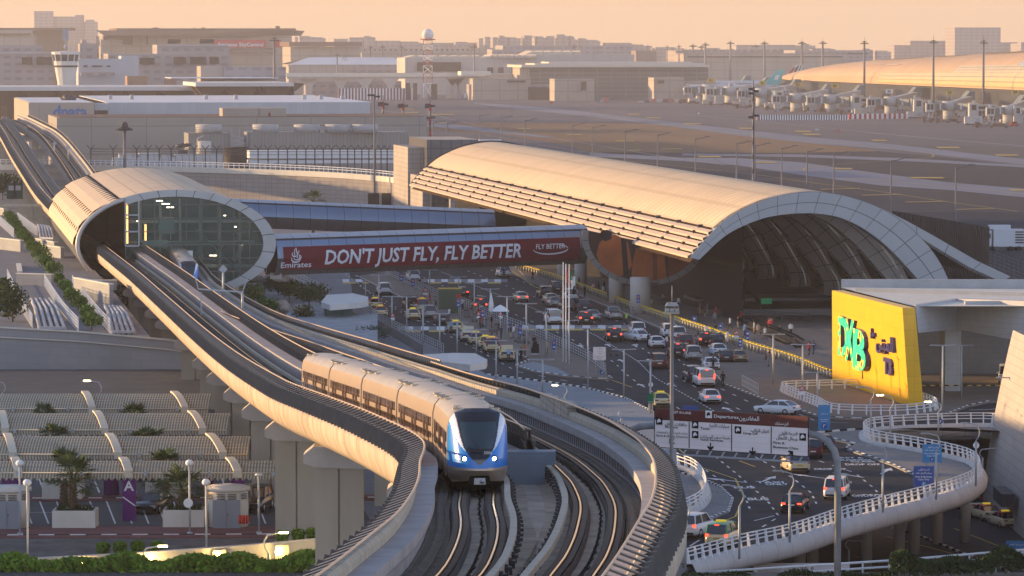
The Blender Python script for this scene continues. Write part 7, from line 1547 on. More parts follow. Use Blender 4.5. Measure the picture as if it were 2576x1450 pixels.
def hedge_strip(P,w,h0,h1,n,m,seed,nm='hedge'):
    def f(r):
        t=r.random()*(len(P)-1); i=int(t); p=P[i].lerp(P[i+1],t-i); hgt=h0+(h1-h0)*(.5+.5*math.sin(p.x*1.3)*math.sin(p.x*.37+1)); z=hgt*r.random()**.5; return p+V((0,r.uniform(-w,w)*(1-.4*z/hgt),z)),1
    return leafmass(nm,f,n,m,.17,None,seed)
o=hedge_strip([ad(2240,1452,299),ad(2420,1446,299),ad(2640,1436,299)],1.0,.7,1.9,6500,foliage_d,4); tag(o,'dark green hedge at the bottom right corner','hedge')
o=hedge_strip([ad(1700,1462,300),ad(1900,1462,300),ad(2060,1458,300),ad(2240,1455,299)],.8,.2,.75,2600,foliage_d,5); tag(o,'low hedge under the front railing','hedge')
o=hedge_strip([ad(-30,1459,274),ad(400,1455,274),ad(700,1452,274),ad(822,1450,274)],1.7,1.0,1.75,17000,mat('hedge_green',(.13,.23,.03),.7,var=.45,scale=1.6),6); tag(o,'bright green hedge along the bottom left edge','hedge'); sheet('hedge_bed',[(-42,262),(-11,262),(-11,277),(-42,277)],2.9,ground_m,thick=3)
# road lamps and flags
lampm=mat('lamp_post_grey',(.38,.40,.42),.5,.3,var=.05)
def tlamp():
    t=thing('road_lamp','x','lamp post'); mb=MB(); mb.tube([(0,0,0),(0,0,1)],.09,8); mb.build('pole',lampm,t); mb=MB(); mb.box((0,0,1),(1.5,.1,.1)); [mb.box((s*.95,0,1.02),(.7,.28,.09)) for s in(-1,1)]; mb.build('lamp_head',grey_p,t); return t
LPS=[(1081,718,680),(1154,733,697),(1193,790,713),(1233,797,728),(1276,860,747),(1324,885,765),(1374,900,786),(1430,912,807),(1479,981,827),(1569.5,1001,880),(1365,988,906),(1301,968,881),(1636,1043,909),(919,775,697),(986,824,747),(1023,842,748),(1064,869,769),(1106,890,790),(1150,893,812),(1198,897,830),(953,790,693),(1945,970,842),(2019,1012,868),(2056,1018,938),(2371,1042,870),(2418,1004,870),(2540,1087,951),(1248,960,858)]
for i,(u,v0,v1) in enumerate(LPS):
    p=at(u,v0,.02); h=ad(u,v1,p.y).z; t=tlamp(); t.location=p
    for c in t.children:
        for q in c.data.vertices: q.co.z*= h if c.name.startswith('pole') else 1; 
        if c.name.startswith('lamp_head'):
            for q in c.data.vertices: q.co.z+=h-1
    side='right of the crossings' if u>1500 else 'on the central median' if u>1190 else 'along the left walkway fence'
    t['label']='slim grey lamp post with double flat head '+side; t['group']='double head lamp posts '+side
lit=mat('lamp_lens_lit',(1,.9,.7),emit=((1,.8,.45),6),var=0)
def hook(u,v0,v1,z,lab,grp,on_=False,flip=1,Y=None):
    p=at(u,v0,z) if Y is None else ad(u,v0,Y); h=ad(u,v1,p.y).z-p.z; t=thing('hook_lamp',lab,'lamp post',p,0,grp); k=h*.72 if h>2.5 else h*.35
    mb=MB(); mb.tube([(0,0,0),(0,0,k)],.09,8); mb.build('pole',lampm,t); mb=MB(); r=max(.5,(h-k)*.55); mb.tube([(0,0,k),(.25*flip,0,k+r*.5),(.3*flip,0,k+r),(.1*flip,0,k+r*1.6),(-.5*flip,0,h-.02),(-.75*flip,0,h)],.055,6); mb.build('hook_arm',lampm,t); mb=MB(); mb.box((-1.0*flip,0,h+.02),(.6,.25,.1)); mb.build('lamp_lens',lit if on_ else grey_p,t)
for i,(x,y0,y1) in enumerate(((1255,500,190),(1385,560,245),(1705,530,290),(1955,850,430),(1690,940,500),(1335,1025,580),(715,1225,750),(380,1335,845),(20,1400,945),(1690,400,350))):
    if i<9: hook(*B3(x,y0),B3(x,y1)[1],.3,'white hook shaped lamp post on the ramp parapet line','hook lamps along the ramp',i in(1,2))
for x,y0,y1,z in((2215,1010,670,-7.5),(2000,820,600,-4),(1110,1420,1215,-7.5)): hook(*B3(x,y0),B3(x,y1)[1],z,'white hook shaped lamp post standing by the lower road','hook lamps by the lower road',False,-1)
hook(1420,1010,970,.1,'lit hook lamp on the pavement beside the viaduct','hook lamps beside viaduct',True); hook(1563,1062,1037,.1,'unlit hook lamp on pavement beside the viaduct fence','hook lamps beside viaduct',False,-1)
# flagpoles and flag
for i,(u,vb,vt) in enumerate(((1416.6,910,660),(1423.6,913,664),(1431.6,917,665))):
    p=at(u,vb,.13); h=ad(u,vt,p.y).z-.13; t=thing('flagpole',('left white flagpole of the three','middle white flagpole of the three','right white flagpole of the three, with the drooping flag')[i],'flagpole',p,0,'flagpoles on the median'); mb=MB(); mb.tube([(0,0,0),(0,0,h)],.06,8,rf=[.075,.045]); mb.build('pole',white_p,t)
    if i==1:
        cols=[mat('flag_red',(.45,.02,.03),.8,var=0),mat('flag_green',(.02,.2,.08),.8,var=0),mat('flag_white',(.6,.6,.6),.8,var=0),mat('flag_black',(.01,.01,.01),.8,var=0)]
        fl=thing('flag','drooping red, green, white and black flag on the flagpole','flag',p)
        for m,x0,x1,z0,z1 in((0,.15,.42,.6,2.6),(1,.42,.75,.9,1.9),(2,.6,1.1,1.5,3.0),(3,.8,1.15,2.6,3.6)):
            mb=MB(); mb.smooth=True; mb.loft([[V((x0+(x1-x0)*a/3,.12*math.sin(a*2.2+q),h-z0-(z1-z0)*q/5)) for a in range(4)] for q in range(6)]); mb.build(['hoist_band','upper_stripe','middle_stripe','lower_stripe'][m],cols[m],fl)
# blue totems and other signs on posts
def totem(u,vt,vb_,vg,w,m,lab,grp='blue lane totems',z=.1,kind='totem_sign'):
    p=at(u,vg,z); k=p.y/F; zt,zb=ad(u,vt,p.y).z,ad(u,vb_,p.y).z; t=thing(kind,lab,'sign',p,0,grp); mb=MB(); mb.tube([(w*k*.45,.06,0),(w*k*.45,.06,zt-z)],.06,6); mb.build('post',lampm,t); mb=MB(); mb.box((0,0,(zt+zb)/2-z),(w*k,.08,zt-zb)); f=mb.build('sign_face',m,t); mb=MB(); s=(zt-zb); mb.extr([(.28*w*k*math.cos(a*pi/6),-.06,zt-z-.3*s+.28*w*k*math.sin(a*pi/6)) for a in range(12)],(0,.02,0)); mb.build('lane_symbol',mat('symbol_orange',(.6,.25,.08),.5,var=0) if m is sign_blue else white_p,f); mb=MB(); [mb.box((0,-.05,zt-z-s*q),(w*k*.6,.02,s*.05)) for q in(.68,.78)]; mb.build('lettering',white_p,f); return t
for i,(x,y0,y1,yg) in enumerate(((450,775,830,870),(537,815,870,915),(757,910,975,1075),(880,965,1030,1130),(1063,1040,1105,1185),(1255,1125,1195,1260),(1345,1165,1240,1310),(1600,1275,1350,1420))):
    T=lambda y:A5(x,y)[1]; totem(A5(x,0)[0],T(y0),T(y1),T(yg),9.5,sign_blue,'slim blue totem sign on the median, '+ordn[i]+' from the far end')
for i,(x,y0,y1,yg) in enumerate(((90,1095,1160,1200),(287,1150,1215,1255),(492,1205,1280,1330),(437,1270,1330,1400))):
    T=lambda y:A6(x,y)[1]; totem(A6(x,0)[0],T(y0),T(y1),T(yg),9.5,mat('totem_violet_blue',(.03,.05,.24),.45,var=0),'slim violet blue totem on the plaza, '+ordn[i]+' from the left','blue totems on the plaza')
totem(1605.5,742,762,792,9,sign_blue,'small blue totem beside the broad round column','blue totems on the plaza')
def tri(u,vt,vb_,vg,lab,z=.05):
    p=at(u,vg,z); k=p.y/F; zt,zb=ad(u,vt,p.y).z-z,ad(u,vb_,p.y).z-z; w=(zt-zb)*.62; t=thing('warning_sign',lab,'road sign',p,0,'red warning triangles'); mb=MB(); mb.tube([(0,.05,0),(0,.05,zb+.3)],.05,6); mb.build('post',lampm,t); mb=MB(); mb.extr([(-w,-.02,zb),(w,-.02,zb),(0,-.02,zt)],(0,.05,0)); mb.build('red_border',sign_red,t); mb=MB(); mb.extr([(-w*.6,-.05,zb+(zt-zb)*.16),(w*.6,-.05,zb+(zt-zb)*.16),(0,-.05,zb+(zt-zb)*.72)],(0,.03,0)); mb.build('white_triangle',white_p,t); mb=MB(); mb.box((0,-.07,zb+(zt-zb)*.3),(w*.35,.02,(zt-zb)*.16)); mb.build('hump_symbol',ink,t); mb=MB(); mb.box((0,-.02,zb-.28),(w*1.6,.05,.35)); mb.build('text_plate',white_p,t)
for x,y0,y1,yg,l in((632,875,915,970,'left one on the median by the open suv'),(1895,840,882,920,'beside the columns under the mural'),(385,1070,1102,1180,'on the left walkway'),(1032,1060,1090,1165,'by the stacked trolleys'),(1197,1055,1088,1170,'in front of the white umbrella')): tri(A5(x,0)[0],A5(0,y0)[1],A5(0,y1)[1],A5(0,yg)[1],'red warning triangle '+l)
tri(A6(407,0)[0],A6(0,1198)[1],A6(0,1238)[1],A6(0,1330)[1],'red warning triangle on the plaza before the trolleys'); tri(B3(797,0)[0],B3(0,178)[1],B3(0,213)[1],B3(0,310)[1],'red warning triangle by the ramp railing')
def disc(u,v,r,vg,m,lab,bord=None,z=.05):
    p=at(u,vg,z); k=p.y/F; zc=ad(u,v,p.y).z-z; t=thing('round_sign',lab,'road sign',p); mb=MB(); mb.tube([(0,.05,0),(0,.05,zc)],.05,6); mb.build('post',lampm,t); mb=MB(); mb.extr([(r*k*math.cos(a*pi/10),0,zc+r*k*math.sin(a*pi/10)) for a in range(20)],(0,.04,0)); mb.build('disc',m,t); mb=MB(); mb.extr([(-.35*r*k,-.02,zc-.5*r*k),(-.05*r*k,-.02,zc-.5*r*k),(.4*r*k,-.02,zc+.5*r*k),(.1*r*k,-.02,zc+.5*r*k)],(0,.01,0)); mb.build('symbol',white_p if m in(sign_blue,sign_lb) else ink,t)
disc(1514.5,937.5,6.5,950,sign_blue,'round blue keep either side sign at the median tip'); disc(1637,968,6,1042,white_p,'round white end of limit sign on the pavement lamp'); disc(1154,745.5,5.5,800,sign_red,'round red and white sign by the green box'); disc(B3(1720,0)[0],B3(0,418)[1],6.5,B3(0,470)[1],sign_blue,'round blue arrow sign on the far road kerb'); disc(B3(1957,0)[0],B3(0,578)[1],8,B3(0,720)[1],white_p,'round white limit sign above the ramp railing')
def panel(u0,u1,vt,vb_,vg,m,lines,lab,z=.1,tm=white_p,arrow_=True):
    p=at((u0+u1)/2,vg,z); k=p.y/F; w=(u1-u0)*k; zt,zb=ad(u0,vt,p.y).z-z,ad(u0,vb_,p.y).z-z; t=thing('sign_board',lab,'road sign',p); mb=MB(); [mb.tube([(s*w*.3,.08,0),(s*w*.3,.08,zt*.98)],.06,6) for s in(-1,1)]; mb.build('post',lampm,t); mb=MB(); mb.box((0,0,(zt+zb)/2),(w,.08,zt-zb)); f=mb.build('sign_face',m,t)
    for tx,fy,cap,wf,ab in lines: mb=MB(); text_mb(mb,ar(tx) if ab else tx,(0,-.05,zb+(zt-zb)*fy),(1,0,0),(0,0,1),cap*(zt-zb),0,.01,width=None if wf is None else wf*w); mb.build('lettering',tm,f)
    if arrow_:
        mb=MB(); r=.12*(zt-zb); mb.extr([(r*math.cos(a*pi/8),-.05,zb+.16*(zt-zb)+r*math.sin(a*pi/8)) for a in range(16)],(0,.01,0)); d=mb.build('arrow_disc',sign_lb if m is not sign_lb else sign_blue,f); mb=MB(); mb.box((-.2*r,-.07,zb+.14*(zt-zb)),(.2*r,.01,1.0*r)); mb.box((.1*r,-.07,zb+.2*(zt-zb)),(.8*r,.01,.25*r)); mb.build('arrow',white_p,d)
FB=[('الدرجة الأولى',.80,.075,.55,True),('ورجال الأعمال فقط',.64,.075,.8,True),('First & Business',.46,.075,.82,False),('Class Only',.33,.075,.55,False)]
panel(2320,2369,1118,1164,B3(0,800)[1],sign_lb,FB,'upper light blue first and business class board by the ramp'); panel(2298,2349,1173,1226,B3(0,890)[1],sign_blue,FB,'lower dark blue first and business class board by the ramp'); panel(2058,2088,1019,1082,1085,sign_lb,[('الدرجة الأولى',.62,.05,.6,True),('First & Business',.40,.04,.7,False),('Class Only',.33,.04,.5,False)],'tall light blue board with round arrows by the kerb'); panel(2530,2590,1361,1404,1440,sign_lb,[('مصرح لها فقط',.75,.1,.7,True),('Authorized Vehicles',.3,.08,.8,False)],'light blue authorized vehicles board on lower road',z=-7.5,arrow_=False)
panel(1492,1524,873.5,906.6,952,sign_w,[('Parking',.86,.05,.4,False),('Car Rental',.68,.05,.5,False),('Taxis',.5,.05,.3,False),('Passenger Drop Off',.24,.05,.7,False),('Arrivals',.1,.05,.35,False)],'white directory board with arrows on the median tip',tm=ink,arrow_=False)
panel(1629,1644.5,990.7,1014.7,1042,sign_g,[('Assembly',.1,.1,.8,False)],'green assembly point board with white figures',arrow_=False)
panel(1718,1755,1022,1034,1045,sign_blue,[],'blue board edge showing above the gantry sign',arrow_=False); panel(1894,2137,1417,1500,1600,sign_w,[('المغادرون',.8,.12,.25,True),('موقف',.62,.1,.2,True)],'cropped pink white sign board at the bottom edge',z=-7.5,tm=ink,arrow_=False)
panel(2253,2284,1399,1430,1440,sign_w,[('Exit',.6,.12,.4,False)],'small white chevron board above the front railing',z=-7.5,tm=sign_red,arrow_=False)
t=thing('advert_box','dark green advertising box on the median','kiosk',at(1132,788,.1)); mb=MB(); mb.box((0,0,1.7),(3.1,1.2,3.4)); mb.build('green_casing',mat('casing_green',(.02,.06,.035),.4,var=.1),t); mb=MB(); mb.box((0,-.62,1.8),(2.6,.05,2.6)); mb.build('poster',mat('poster_green',(.015,.05,.03),.3,var=.2),t); mb=MB(); mb.box((0,0,3.45),(3.3,1.4,.12)); mb.build('roof',line_y,t)
for u,v,r,hh_,lab,cl in((1258.5,826,23,3.0,'open white umbrella over the trolley stand',0),(1235.5,800,5,3.4,'closed white umbrella beside the open one',1)):
    p=at(u,v,.13); k=p.y/F; t=thing('umbrella',lab,'umbrella',p); mb=MB(); mb.tube([(0,0,0),(0,0,hh_)],.04,6); mb.build('pole',white_p,t); mb=MB(); n=8; mb.loft([[V((rr*math.cos(2*pi*i/n),rr*math.sin(2*pi*i/n),z)) for i in range(n)] for rr,z in(((r*k,hh_-.75),(r*k*.5,hh_-.2),(.03,hh_+.1)) if not cl else ((.3,.9),(.35,1.8),(.05,hh_)))],closed=True); mb.build('canopy',white_p,t)
# fences beside the road
def pfence(nm,lab,pts,n,h,m,z=.13,mid=3):
    t=thing(nm,lab,'fence'); P=dens(G(pts,z),n); mb=MB()
    for q in range(mid+1): mb.tube([p+V((0,0,h*(.12+.88*q/mid))) for p in P],.035,5)
    for p in P: mb.box(p+V((0,0,h/2)),(.07,.07,h))
    mb.build('bars',m,t)
pfence('median_fence','long pale pedestrian fence along the right side of the median',[(970,690),(1100,747),(1170,770),(1262,812),(1337,840),(1487,910),(1524,940)],110,1.1,lampm); pfence('walkway_fence','pale pedestrian fence between left walkway and taxi lanes',[(889,763),(963,813),(1040,852),(1116,888)],60,1.1,lampm); pfence('dark_fence','dark slatted fence beside the planted slope',[(928,813),(1000,855),(1063,893)],60,1.1,dark_m,mid=2); pfence('plaza_rail','short steel hoop rail on the plaza near the ramp',[(1867,972),(1907,994)],8,1.2,steel,mid=2); pfence('vault_rail','dark guard rail at the vault floor edge',[(1800,775),(1900,800),(2040,812)],24,1.1,dark_m)
# bollards
bol=thing('bollard','yellow capped steel bollard in the row along the terminal kerb','bollard'); mb=MB(); mb.cyl((0,0,0),.16,1.05,10); mb.build('post',mat('bollard_steel',(.28,.27,.25),.45,.4,var=.1),bol); mb=MB(); mb.cyl((0,0,1.0),.2,.14,10); mb.cyl((0,0,.62),.17,.1,10); mb.build('yellow_cap',mat('bollard_yellow',(.75,.52,.01),.4,var=0),bol)
BL=dens(G([(1300,678),(1380,702),(1460,731),(1530,757),(1584,779)],.13),46)+dens(G([(1616,789),(1719,823),(1800,850),(1880,880),(1990,914),(2060,943),(2090,955)],.13),66)
for q in BL: place(bol,q,0,None,group='yellow capped bollards along the kerb')
rl=thing('bollard_rail','yellow rail strung between the kerb bollards','rail'); mb=MB()
for a_,b_ in((0,46),(47,113)):
    mb.tube([q+V((0,0,.95)) for q in BL[a_:b_]],.06,5)
mb.build('yellow_rail',MATS['bollard_yellow'],rl)
# luggage trolleys nested on the plaza
tr=thing('luggage_trolley','grey luggage trolley in the nested row before the vault','trolley'); mb=MB(); mb.box((0,0,.3),(.6,.8,.06)); mb.tube([(-.28,-.4,.3),(-.28,-.5,1.0),(.28,-.5,1.0),(.28,-.4,.3)],.03,5); mb.tube([(-.28,.3,.3),(-.28,-.3,.75)],.025,5); mb.tube([(.28,.3,.3),(.28,-.3,.75)],.025,5); mb.build('frame',dark_m,tr); mb=MB(); mb.box((0,-.5,1.02),(.6,.08,.1)); mb.build('handle',ink,tr); mb=MB(); [mb.tube([(sx*.25-.03,y,.1),(sx*.25+.03,y,.1)],.1,8) for sx in(-1,1) for y in(-.35,.35)]; mb.build('wheel',tyre_m,tr)
for q in dens(G([(1868,818),(1930,838),(1990,862),(2012,876)],.14),62)+dens(G([(1880,826),(1940,848),(1985,868)],.14),30): place(tr,q,.9,None,group='nested luggage trolleys on the plaza')
for i,(x,y) in enumerate(((1043,1170),(1065,1178),(1140,1215),(1150,1235),(1330,1290),(1355,1300),(1000,1140),(950,1110),(1385,1305),(2050,1395))):
    place(tr,P5(x,y,.14),.5*i,'steel luggage trolley standing on the median',group='loose trolleys on the median')
cs=thing('loaded_trolley','trolley piled with black suitcases on the median pavement','trolley',P5(1458,1400,.14)); mb=MB(); mb.box((0,0,.35),(.9,1.1,.1)); mb.build('base',steel,cs); mb=MB(); mb.box((0,0,.75),(.95,.8,.7)); mb.box((.05,0,1.3),(.75,.6,.42)); mb.box((0,0,1.65),(.5,.5,.3)); mb.build('suitcase_pile',ink,cs)
# shelters at the left walkway
def shelter(lab,pts,zt,uv0,uv1):
    t=thing('lift_shelter',lab,'shelter'); P=[at(u,v,zt) for u,v in pts]; mb=MB(); mb.prism([(p.x,p.y) for p in P],zt-.7,zt); mb.build('roof',mat('shelter_white',(.56,.54,.51),.5,var=.05,grid=(1.4,30,0,.02),line=.85),t); a_,b_=at(*uv0,zt-.7),at(*uv1,zt-.7); mb=MB(); mb.box(((a_.x+b_.x)/2,(a_.y+b_.y)/2+2.6,(zt-.7)/2),(abs(b_.x-a_.x),5,zt-.72)); mb.build('glass_box',mat('shelter_glass',(.06,.12,.115),.1,.1,var=.1,grid=(2.2,2.0,0,.06),line=.4),t)
shelter('white roofed glass lift shelter beside the planted slope, far one',[(808,760),(822,742),(888,738),(926,747),(927,757),(905,762),(830,768)],4.0,(815,776),(886,776)); shelter('white roofed glass lift shelter beside the viaduct, near one',[(1048,893),(1140,888),(1195,889),(1226,905),(1222,912),(1183,918),(1108,910)],4.0,(1110,925),(1178,925))
# steel poles on viaduct
for i,(u,v0,v1,k) in enumerate(((561.5,752,678,0),(610,790,735,1),(365,613,567,2),(137,388,362,3),(172,405,370,3))):
    p=on(u,v0,ZR,.9); h=ad(u,v1,p.y).z-p.z; t=thing('viaduct_pole',('square headed white pole standing on the viaduct','forked white pole on the viaduct edge','ball topped grey pole by the station door','thin pole on the viaduct beyond the station','thin pole on the viaduct beyond the station')[i],'pole',p,0,'poles on the viaduct' if i>2 else None); mb=MB(); mb.tube([(0,0,0),(0,0,h)],.12,8); mb.build('pole',lampm,t); mb=MB()
    if k==2: mb.blob((0,0,h),.32,10,6)
    elif k==1: mb.beam((0,0,h),(-4.5,0,h+.3),.15); mb.beam((0,0,h),(.5,0,h+1.4),.1); mb.beam((-4.5,0,h+.3),(-4.8,0,h+1.5),.1); mb.beam((-4.2,0,h),(-4.2,0,h-2.4),.12)
    else: mb.box((0,0,h),(.7,.2,.7),rot=Matrix.Rotation(pi/4,3,'Y'))
    mb.build('pole_head',lampm,t)
# ================= parking shades, planters, palms, huts =================
shade_m=mat('shade_louvre',(.52,.46,.36),.7,var=.08,scale=.6,grid=(.22,1.5,0,.06),line=.45); beam_m=mat('shade_beam',(.60,.53,.41),.6,var=.06); purple=mat('purple_paint',(.12,.025,.15),.5,var=.08)
rows_s=[(388,258,365,-30,522,[(555,625),(1150,1245)],1385),(366,390,510,-30,568,[(-3,45),(630,710),(1265,1365)],1510),(344.5,545,675,-30,620,[(35,95),(715,800),(1385,1500)],1650),(330.5,708,800,-30,860,[(85,130),(807,870),(1520,1600)],2276)]
for i,(Y,yt,yb,u0,u1,bms,_) in enumerate(rows_s):
    Y*=.915
    t=thing('shade_row','cream louvred car park shade row, '+ordn[i]+' from the back','parking shade',(0,0,0),0,'louvred parking shade rows'); x0,x1=(u0-U0)*Y/F,(u1-U0)*Y/F
    vb,vt=B1(0,yb)[1],B1(0,yt)[1]; zf=CAMZ-(vb-113)*Y/F; dep=4.2 if i<3 else 2.2; zk=CAMZ-(vt-113)*(Y+dep)/F; n=8 if i<3 else 4
    arc=[(Y+dep*q/n,zf+(zk-zf)*math.sin(q/n*pi/2)**.9) for q in range(n+1)]
    mb=MB()
    for q in range(n):
        (ya,za),(yb2,zb2)=arc[q],arc[q+1]; mb.loft([[V((x,ya,za)),V((x,ya+(yb2-ya)*.15,za+.28)),V((x,ya+(yb2-ya)*.55,za+.3))] for x in(x0,x1)]); mb.beam(V((x0,ya,za)),V((x1,ya,za)),.09,.09)
    for k in range(int((x1-x0)/.45)): x=x0+.45*k; mb.add([V((x,Y-.02,zf+.02)),V((x+.45,Y-.02,zf+.02)),V((x+.22,Y-.02,zf-.26))],[(0,1,2)])
    mb.build('louvres',shade_m,t)
    mb=MB(); mb.tube([V((x0,arc[-1][0],zk+.1)),V((x1,arc[-1][0],zk+.1))],.07,6); mb.tube([V((x0,Y-.1,zf+.35)),V((x1,Y-.1,zf+.35))],.06,6); mb.build('edge_pipe',beam_m,t)
    mb=MB(); 
    for k in range(int((x1-x0)/4.6)): mb.box(V((x0+2+4.6*k,Y-.15,zf+.3)),(.22,.3,.34))
    mb.build('downlight',lampm,t)
    for a,b in bms:
        xa=(B1(b,0)[0]-U0)*Y/F-.25; xk=(B1(a,0)[0]-U0)*(Y+dep)/F; mb=MB(); mb.loft([[V((xa+(xk-xa)*q/n+s*.3,arc[q][0],arc[q][1]+.36+z)) for s,z in((-1,0),(-1,.16),(1,.16),(1,0),(-1,0))] for q in range(n+1)]); 
        mb.box(V((xa,Y-.12,zf+.28)),(.6,.2,.55)); mb.build('arched_beam',beam_m,t)
        mb=MB(); yc=Y+.35 if i==3 else Y+dep-.4; xx=xa if i==3 else xk; mb.box(V((xx,yc,(zf+.1)/2)),(.95 if i==3 else .7,.5,zf-.05)); c=mb.build('column',purple,t)
        if i==3 and a==807: mb=MB(); text_mb(mb,'A',V((xx,yc-.27,PZ+2.2)),(1,0,0),(0,0,1),.7,0,.02); mb.beam(V((xx-.45,yc-.27,PZ+1.75)),V((xx+.45,yc-.27,PZ+1.1)),.08,.03,V((0,1,0))); mb.build('bay_letter',white_p,c)
for u,vt,vb in((24,1203,1229),(287,1203,1248),(799,1203,1248)): p=at(u,vb,PZ); mb=MB(); mb.box((p.x,p.y,PZ+1.8),(.75,.4,3.6)); o=mb.build('purple_column',purple); tag(o,'dark purple column behind the front shade row','column','purple columns behind the front shades')
# planters and palms
def palm(n_f,trunk_h,fl,seed,spiky=False):
    r_=random.Random(seed); t=thing('palm','x','palm'); mb=MB(); mb.tube([(0,0,0),(0,0,trunk_h*.5),(.03,0,trunk_h)],.2,9,rf=[.34,.26,.24])
    for i in range(int(trunk_h*8)): mb.box((.02,0,trunk_h*i/int(trunk_h*8+1)),(.58,.58,.07),rz=i*.7,taper=.8)
    mb.build('trunk',trunk_m,t); mb=MB()
    for i in range(n_f):
        az=2*pi*r_.random(); el=R(r_.uniform(-25,80)); d=V((math.cos(az)*math.cos(el),math.sin(az)*math.cos(el),math.sin(el))); L_=fl*r_.uniform(.8,1.15); b0=V((0,0,trunk_h)); tip=b0+d*L_*.62; mb.beam(b0,tip,.05,.03); s=d.cross(V((0,0,1))).normalized(); up=s.cross(d)
        for k in range(13):
            a=R(-80+160*k/12); q=tip+(d*math.cos(a)+s*math.sin(a))*L_*.5*r_.uniform(.8,1.1)+V((0,0,-.22*L_*r_.random())); m=(tip+q)/2; w_=(d*-math.sin(a)+s*math.cos(a))*.06; mb.add([tip,m+w_,q,m-w_],[(0,1,2,3)])
    mb.build('fronds',mat('palm_frond',(.055,.085,.03),.6,var=.35,scale=2),t); return t
def planter(x0,x1,yt,yb,lab,ph,seed,yl=(.8)):
    a,b=at(*B1(x0,yb),PZ+.13),at(*B1(x1,yb),PZ+.13); h=max(.9,ad(*B1(x0,yt),a.y).z-.9); w_=b.x-a.x; t=thing('planter',lab,'planter',((a.x+b.x)/2,a.y+1.2,PZ),0,'white planters in the car park'); mb=MB()
    hh2=1.35
    for c,d in(((0,-1.2,hh2/2),(w_,.16,hh2)),((0,1.2,hh2/2),(w_,.16,hh2)),((-w_/2+.08,0,hh2/2),(.16,2.24,hh2)),((w_/2-.08,0,hh2/2),(.16,2.24,hh2))): mb.box(c,d)
    mb.build('box',mat('planter_white',(.55,.52,.47),.75,var=.08,scale=.6,dirt=(.8,.25,(.35,.32,.28))),t); mb=MB(); mb.box((0,0,hh2-.25),(w_-.3,2.2,.1)); mb.build('soil',mat('soil',(.03,.022,.015),.95,var=.3,scale=3),t)
    pm=palm(34,ph,2.1,seed); pm.location=((a.x+b.x)/2-.2,a.y+1.2,PZ+hh2-.25); tag(pm,'fan palm growing in '+lab,'palm','palms in the car park planters')
    leafmass('undergrowth',lambda r:(V((r.uniform(-w_/2+.3,w_/2-.3),r.uniform(-.9,.9),hh2+r.uniform(-.2,.25))),1),260,foliage_d,.14,t,seed)
planter(348,635,1020,1128,'the white planter left of the black sedan',2.2,1); planter(1085,1362,1020,1123,'the white planter in front of the black sedan',1.6,2); planter(280,545,825,935,'the rear white planter by the left palm',1.0,3); planter(968,1230,835,933,'the rear white planter under the shade row',.8,4)
for i,(x,y,zz) in enumerate(((295,400,1.8),(895,400,1.8),(355,545,1.8),(985,545,1.8),(425,715,1.6),(1100,715,1.6))):
    Y=[385,385,362,362,341,341][i]*.915; q=ad(*B1(x,y+10),Y); t=palm(30,max(.5,q.z-PZ),1.6,10+i); t.location=(q.x,q.y,PZ); tag(t,('palm crown showing below the back shade row','palm crown showing below the second shade row','palm crown showing below the third shade row')[i//2]+(', left one' if i%2==0 else ', right one'),'palm','palms between the shade rows')
# round huts
def hut(uc,vb,r,h,lab):
    p=at(uc,vb,PZ+.13); t=thing('utility_hut',lab,'hut',(p.x,p.y+r,PZ+.1),0,'round utility huts'); hm=mat('hut_render',(.56,.52,.46),.7,var=.06,dirt=(.7,.2,(.35,.32,.28))); mb=MB(); mb.smooth=True; mb.cyl((0,0,0),r,h-.32,28); mb.build('drum',hm,t); mb=MB(); mb.cyl((0,0,h-.32),r+.14,.26,28); mb.cyl((0,0,h-.06),r*.9,.08,28); mb.build('cap',hm,t); mb=MB()
    for s in(-1,1): mb.box((s*.5,-r-.02,1.02),(.96,.12,2.0))
    d=mb.build('double_door',mat('door_grey',(.22,.24,.27),.5,var=.04),t); mb=MB(); mb.box((.08,-r-.1,1.0),(.06,.06,.16)); mb.build('door_handle',dark_m,d); mb=MB()
    for a in(-.95,-.27,.27,.95):
        for q in range(4): mb.box((math.sin(a)*(r+.03),-math.cos(a)*(r+.03),h-.5-.11*q),(.62,.06,.05),rz=a)
    mb.build('vent_louvre',dark_m,t)
hut(570,1329,1.45,2.9,'cream round utility hut beside the big pier'); hut(18,1331,1.45,2.9,'cream round utility hut at the left picture edge')
t=thing('extinguisher','red extinguishers hanging on the hut wall','extinguisher',at(613,1318,PZ+.6)); mb=MB(); [mb.cyl((q*.25,0,0),.11,.6,8) for q in(-1,0,1)]; mb.build('cylinder',sign_red,t)
# garden lamps of the car park
for i,(x,y0,y1,l) in enumerate(((135,1178,672,'grey lamp post by the left hut'),(185,1335,800,'white globe lamp post at far left before kerb'),(1265,1172,670,'grey lamp post between planter and hut'),(1375,1275,800,'white globe lamp post before the round hut'),(1725,1170,752,'thin lamp post beside the big pier'))):
    p=at(*B1(x,y0),PZ+.1); h=ad(*B1(x,y1),p.y).z-PZ-.1; t=thing('car_park_lamp',l,'lamp post',p); mb=MB(); mb.tube([(0,0,0),(0,0,h*.94)],.075,8); mb.cyl((0,0,0),.2,.18,10); mb.build('pole',offwhite if i in(1,3) else lampm,t); mb=MB(); mb.smooth=True; mb.blob((0,0,h*.95),.3,10,6,0,(1,1,.8)) if i!=4 else mb.box((0,-.1,h*.95),(.5,.3,.12)); mb.build('lamp_head',white_p,t)
    if i==2: mb=MB(); mb.extr([(.33*math.cos(a*pi/8)-.1,-.14,h*.42+.33*math.sin(a*pi/8)) for a in range(16)],(0,.03,0)); mb.build('speed_sign',white_p,t)
